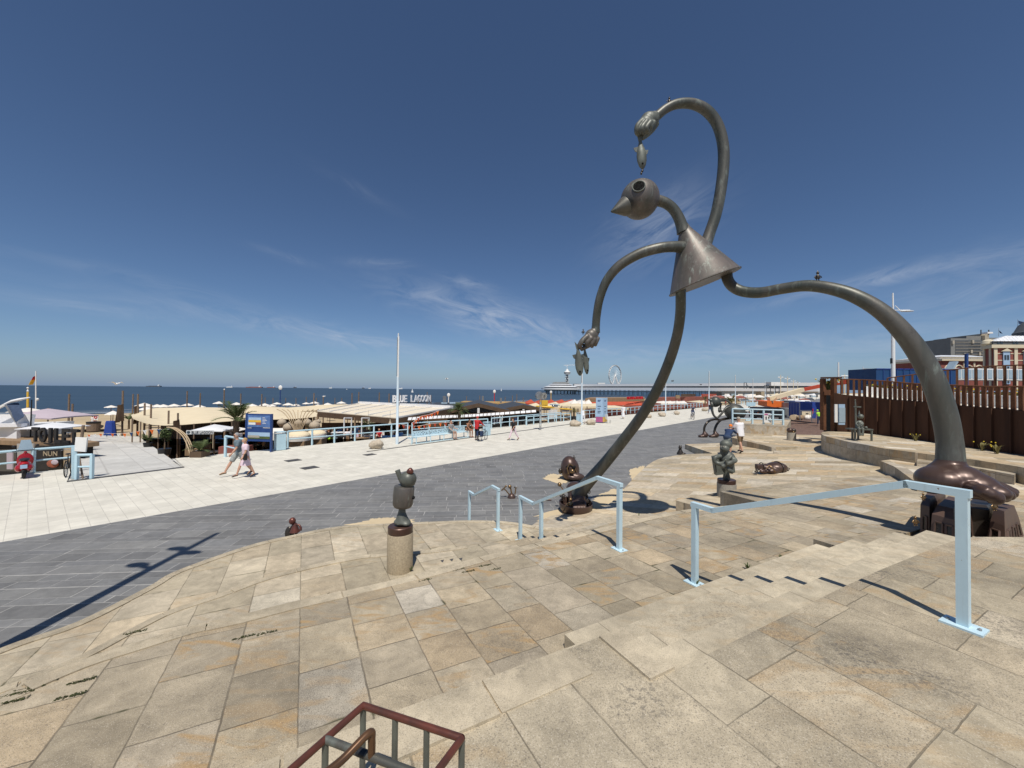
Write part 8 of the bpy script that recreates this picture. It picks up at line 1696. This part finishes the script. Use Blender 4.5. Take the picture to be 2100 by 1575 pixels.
z0, z1 = c.z + 1.4, hz(1950, 728, Hw).z + .4; MB().add([(a.x, Hw, z0), (c.x, Hw, z0), (c.x, Hw + 15, z0), (a.x, Hw + 15, z0), (a.x + 5.5, Hw + 5, z1), (c.x, Hw + 5, z1), (c.x, Hw + 11, z1), (a.x + 5.5, Hw + 11, z1)], [[0, 1, 5, 4], [1, 2, 6, 5], [2, 3, 7, 6], [3, 0, 4, 7], [4, 5, 6, 7]]).build('roof', 'zinc_roof', wing)
for i in range(5):
    x = a.x + 2.4 + i * 3.3; MB().tube([V((x + 1.3 * math.cos(t), Hw - .1, c.z - 3.0 + 1.6 * math.sin(t))) for t in [math.pi * j / 12 for j in range(13)]], .2, 6).build('window_arch', 'hotel_cream', wing); MB().box((x, Hw - .05, c.z - 3.6), (1.9, .15, 2.6)).build('window', 'pale_glass', wing); MB().box((x + 1.65, Hw - .1, c.z - 3.2), (.5, .3, 5.5)).build('pilaster', 'hotel_cream', wing)
blk('sun_room', 'glazed sun room front seen between the upper fence bars', 'building', 1938, 2150, 757, 778, 60, 4, 'white', None, tuple(('window', 'pale_glass', .015 + .05 * j, .055 + .05 * j, .12, .9) for j in range(19)))
apt = thing('apartment_block', 'dark grey concrete apartment block stepping up behind the hotel', 'building', hz(1980, 760, 230)); Ya = 230
for (x0, x1, y0, y1, m) in ((1950, 1986, 694, 735, 'concrete_grey'), (1985, 2017, 689, 735, 'concrete_grey'), (2017, 2034, 684, 735, 'pedestal_grey'), (2034, 2075, 692, 735, 'concrete_grey')):
    p, q = hz(x0, 735, Ya), hz(x1, y0, Ya); MB().box(((p.x + q.x) / 2, Ya + 9 + (x0 - 1950) * .02, (p.z + q.z) / 2), (q.x - p.x - .05, 18, q.z - p.z)).build('wall', m, apt)
for j in range(6):
    z = hz(1960, 699 + j * 6.3, Ya).z; p, q = hz(1953, 0, Ya), hz(2016, 0, Ya); MB().box(((p.x + q.x) / 2, Ya - .05, z), (q.x - p.x, .2, .75)).build('window_band', 'slate', apt)
    MB().box(((p.x + q.x) / 2, Ya - .12, z - .8), (q.x - p.x, .3, .18)).build('ledge', 'concrete', apt)
for x, y in ((1952.5, 702), (1993, 701), (1990, 721), (2007, 726), (1976, 728)): q = hz(x, y, Ya); MB().box((q.x, Ya - .4, q.z), (1.1, .8, 1.9)).build('balcony', 'pedestal_grey', apt)
for x in (2016, 2032): q = hz(x, 681, Ya); MB().box((q.x, Ya + 1, q.z), (.4, .4, 3)).build('chimney', 'slate', apt)
MB().box(hz(2024.5, 683, Ya - 1), (3.2, 3, .9)).build('roof_cap', 'white_roof', apt)
blk('far_house', 'dark far house roof left of the hotel wing', 'building', 1921, 1952, 731, 760, 180, 10, 'slate', None, (('window', 'pale_glass', .2, .4, .5, .7),))
mb_ = thing('blue_mast', 'dark blue square mast in front of the hotel wing', 'mast', hz(1982, 760, 50)); MB().bar(at_d(1982, 790, 50), at_d(1982, 726, 50), .25).build('mast', 'sign_blue', mb_); MB().box(at_d(1982, 726, 50), (.3, .3, .08)).build('cap', 'sign_blue', mb_)
gl_ = thing('glass_roof', 'slanting pale glass canopy leaning before the hotel wing', 'canopy', at_d(1960, 755, 56)); MB().prism([at_d(1953, 757, 56), at_d(1963, 740.5, 56), at_d(1966, 742, 56), at_d(1957, 757, 56)], (0, 1, 0)).build('glass', 'pale_glass', gl_)
for (px, y0, pts, lb) in ((2048, 673, [(2048, 675), (2052, 681), (2056, 685), (2050, 682)], 'dark blue flag on the hotel roof, left one'), (2087, 655, [(2088, 657), (2101, 661), (2101, 665), (2089, 664)], 'dark blue flag by the hotel dome, right one')):
    flagpole(px, y0, 690, H0 + 30, lb, 'steel', flag=[('cloth_navy', pts)], w=.6)
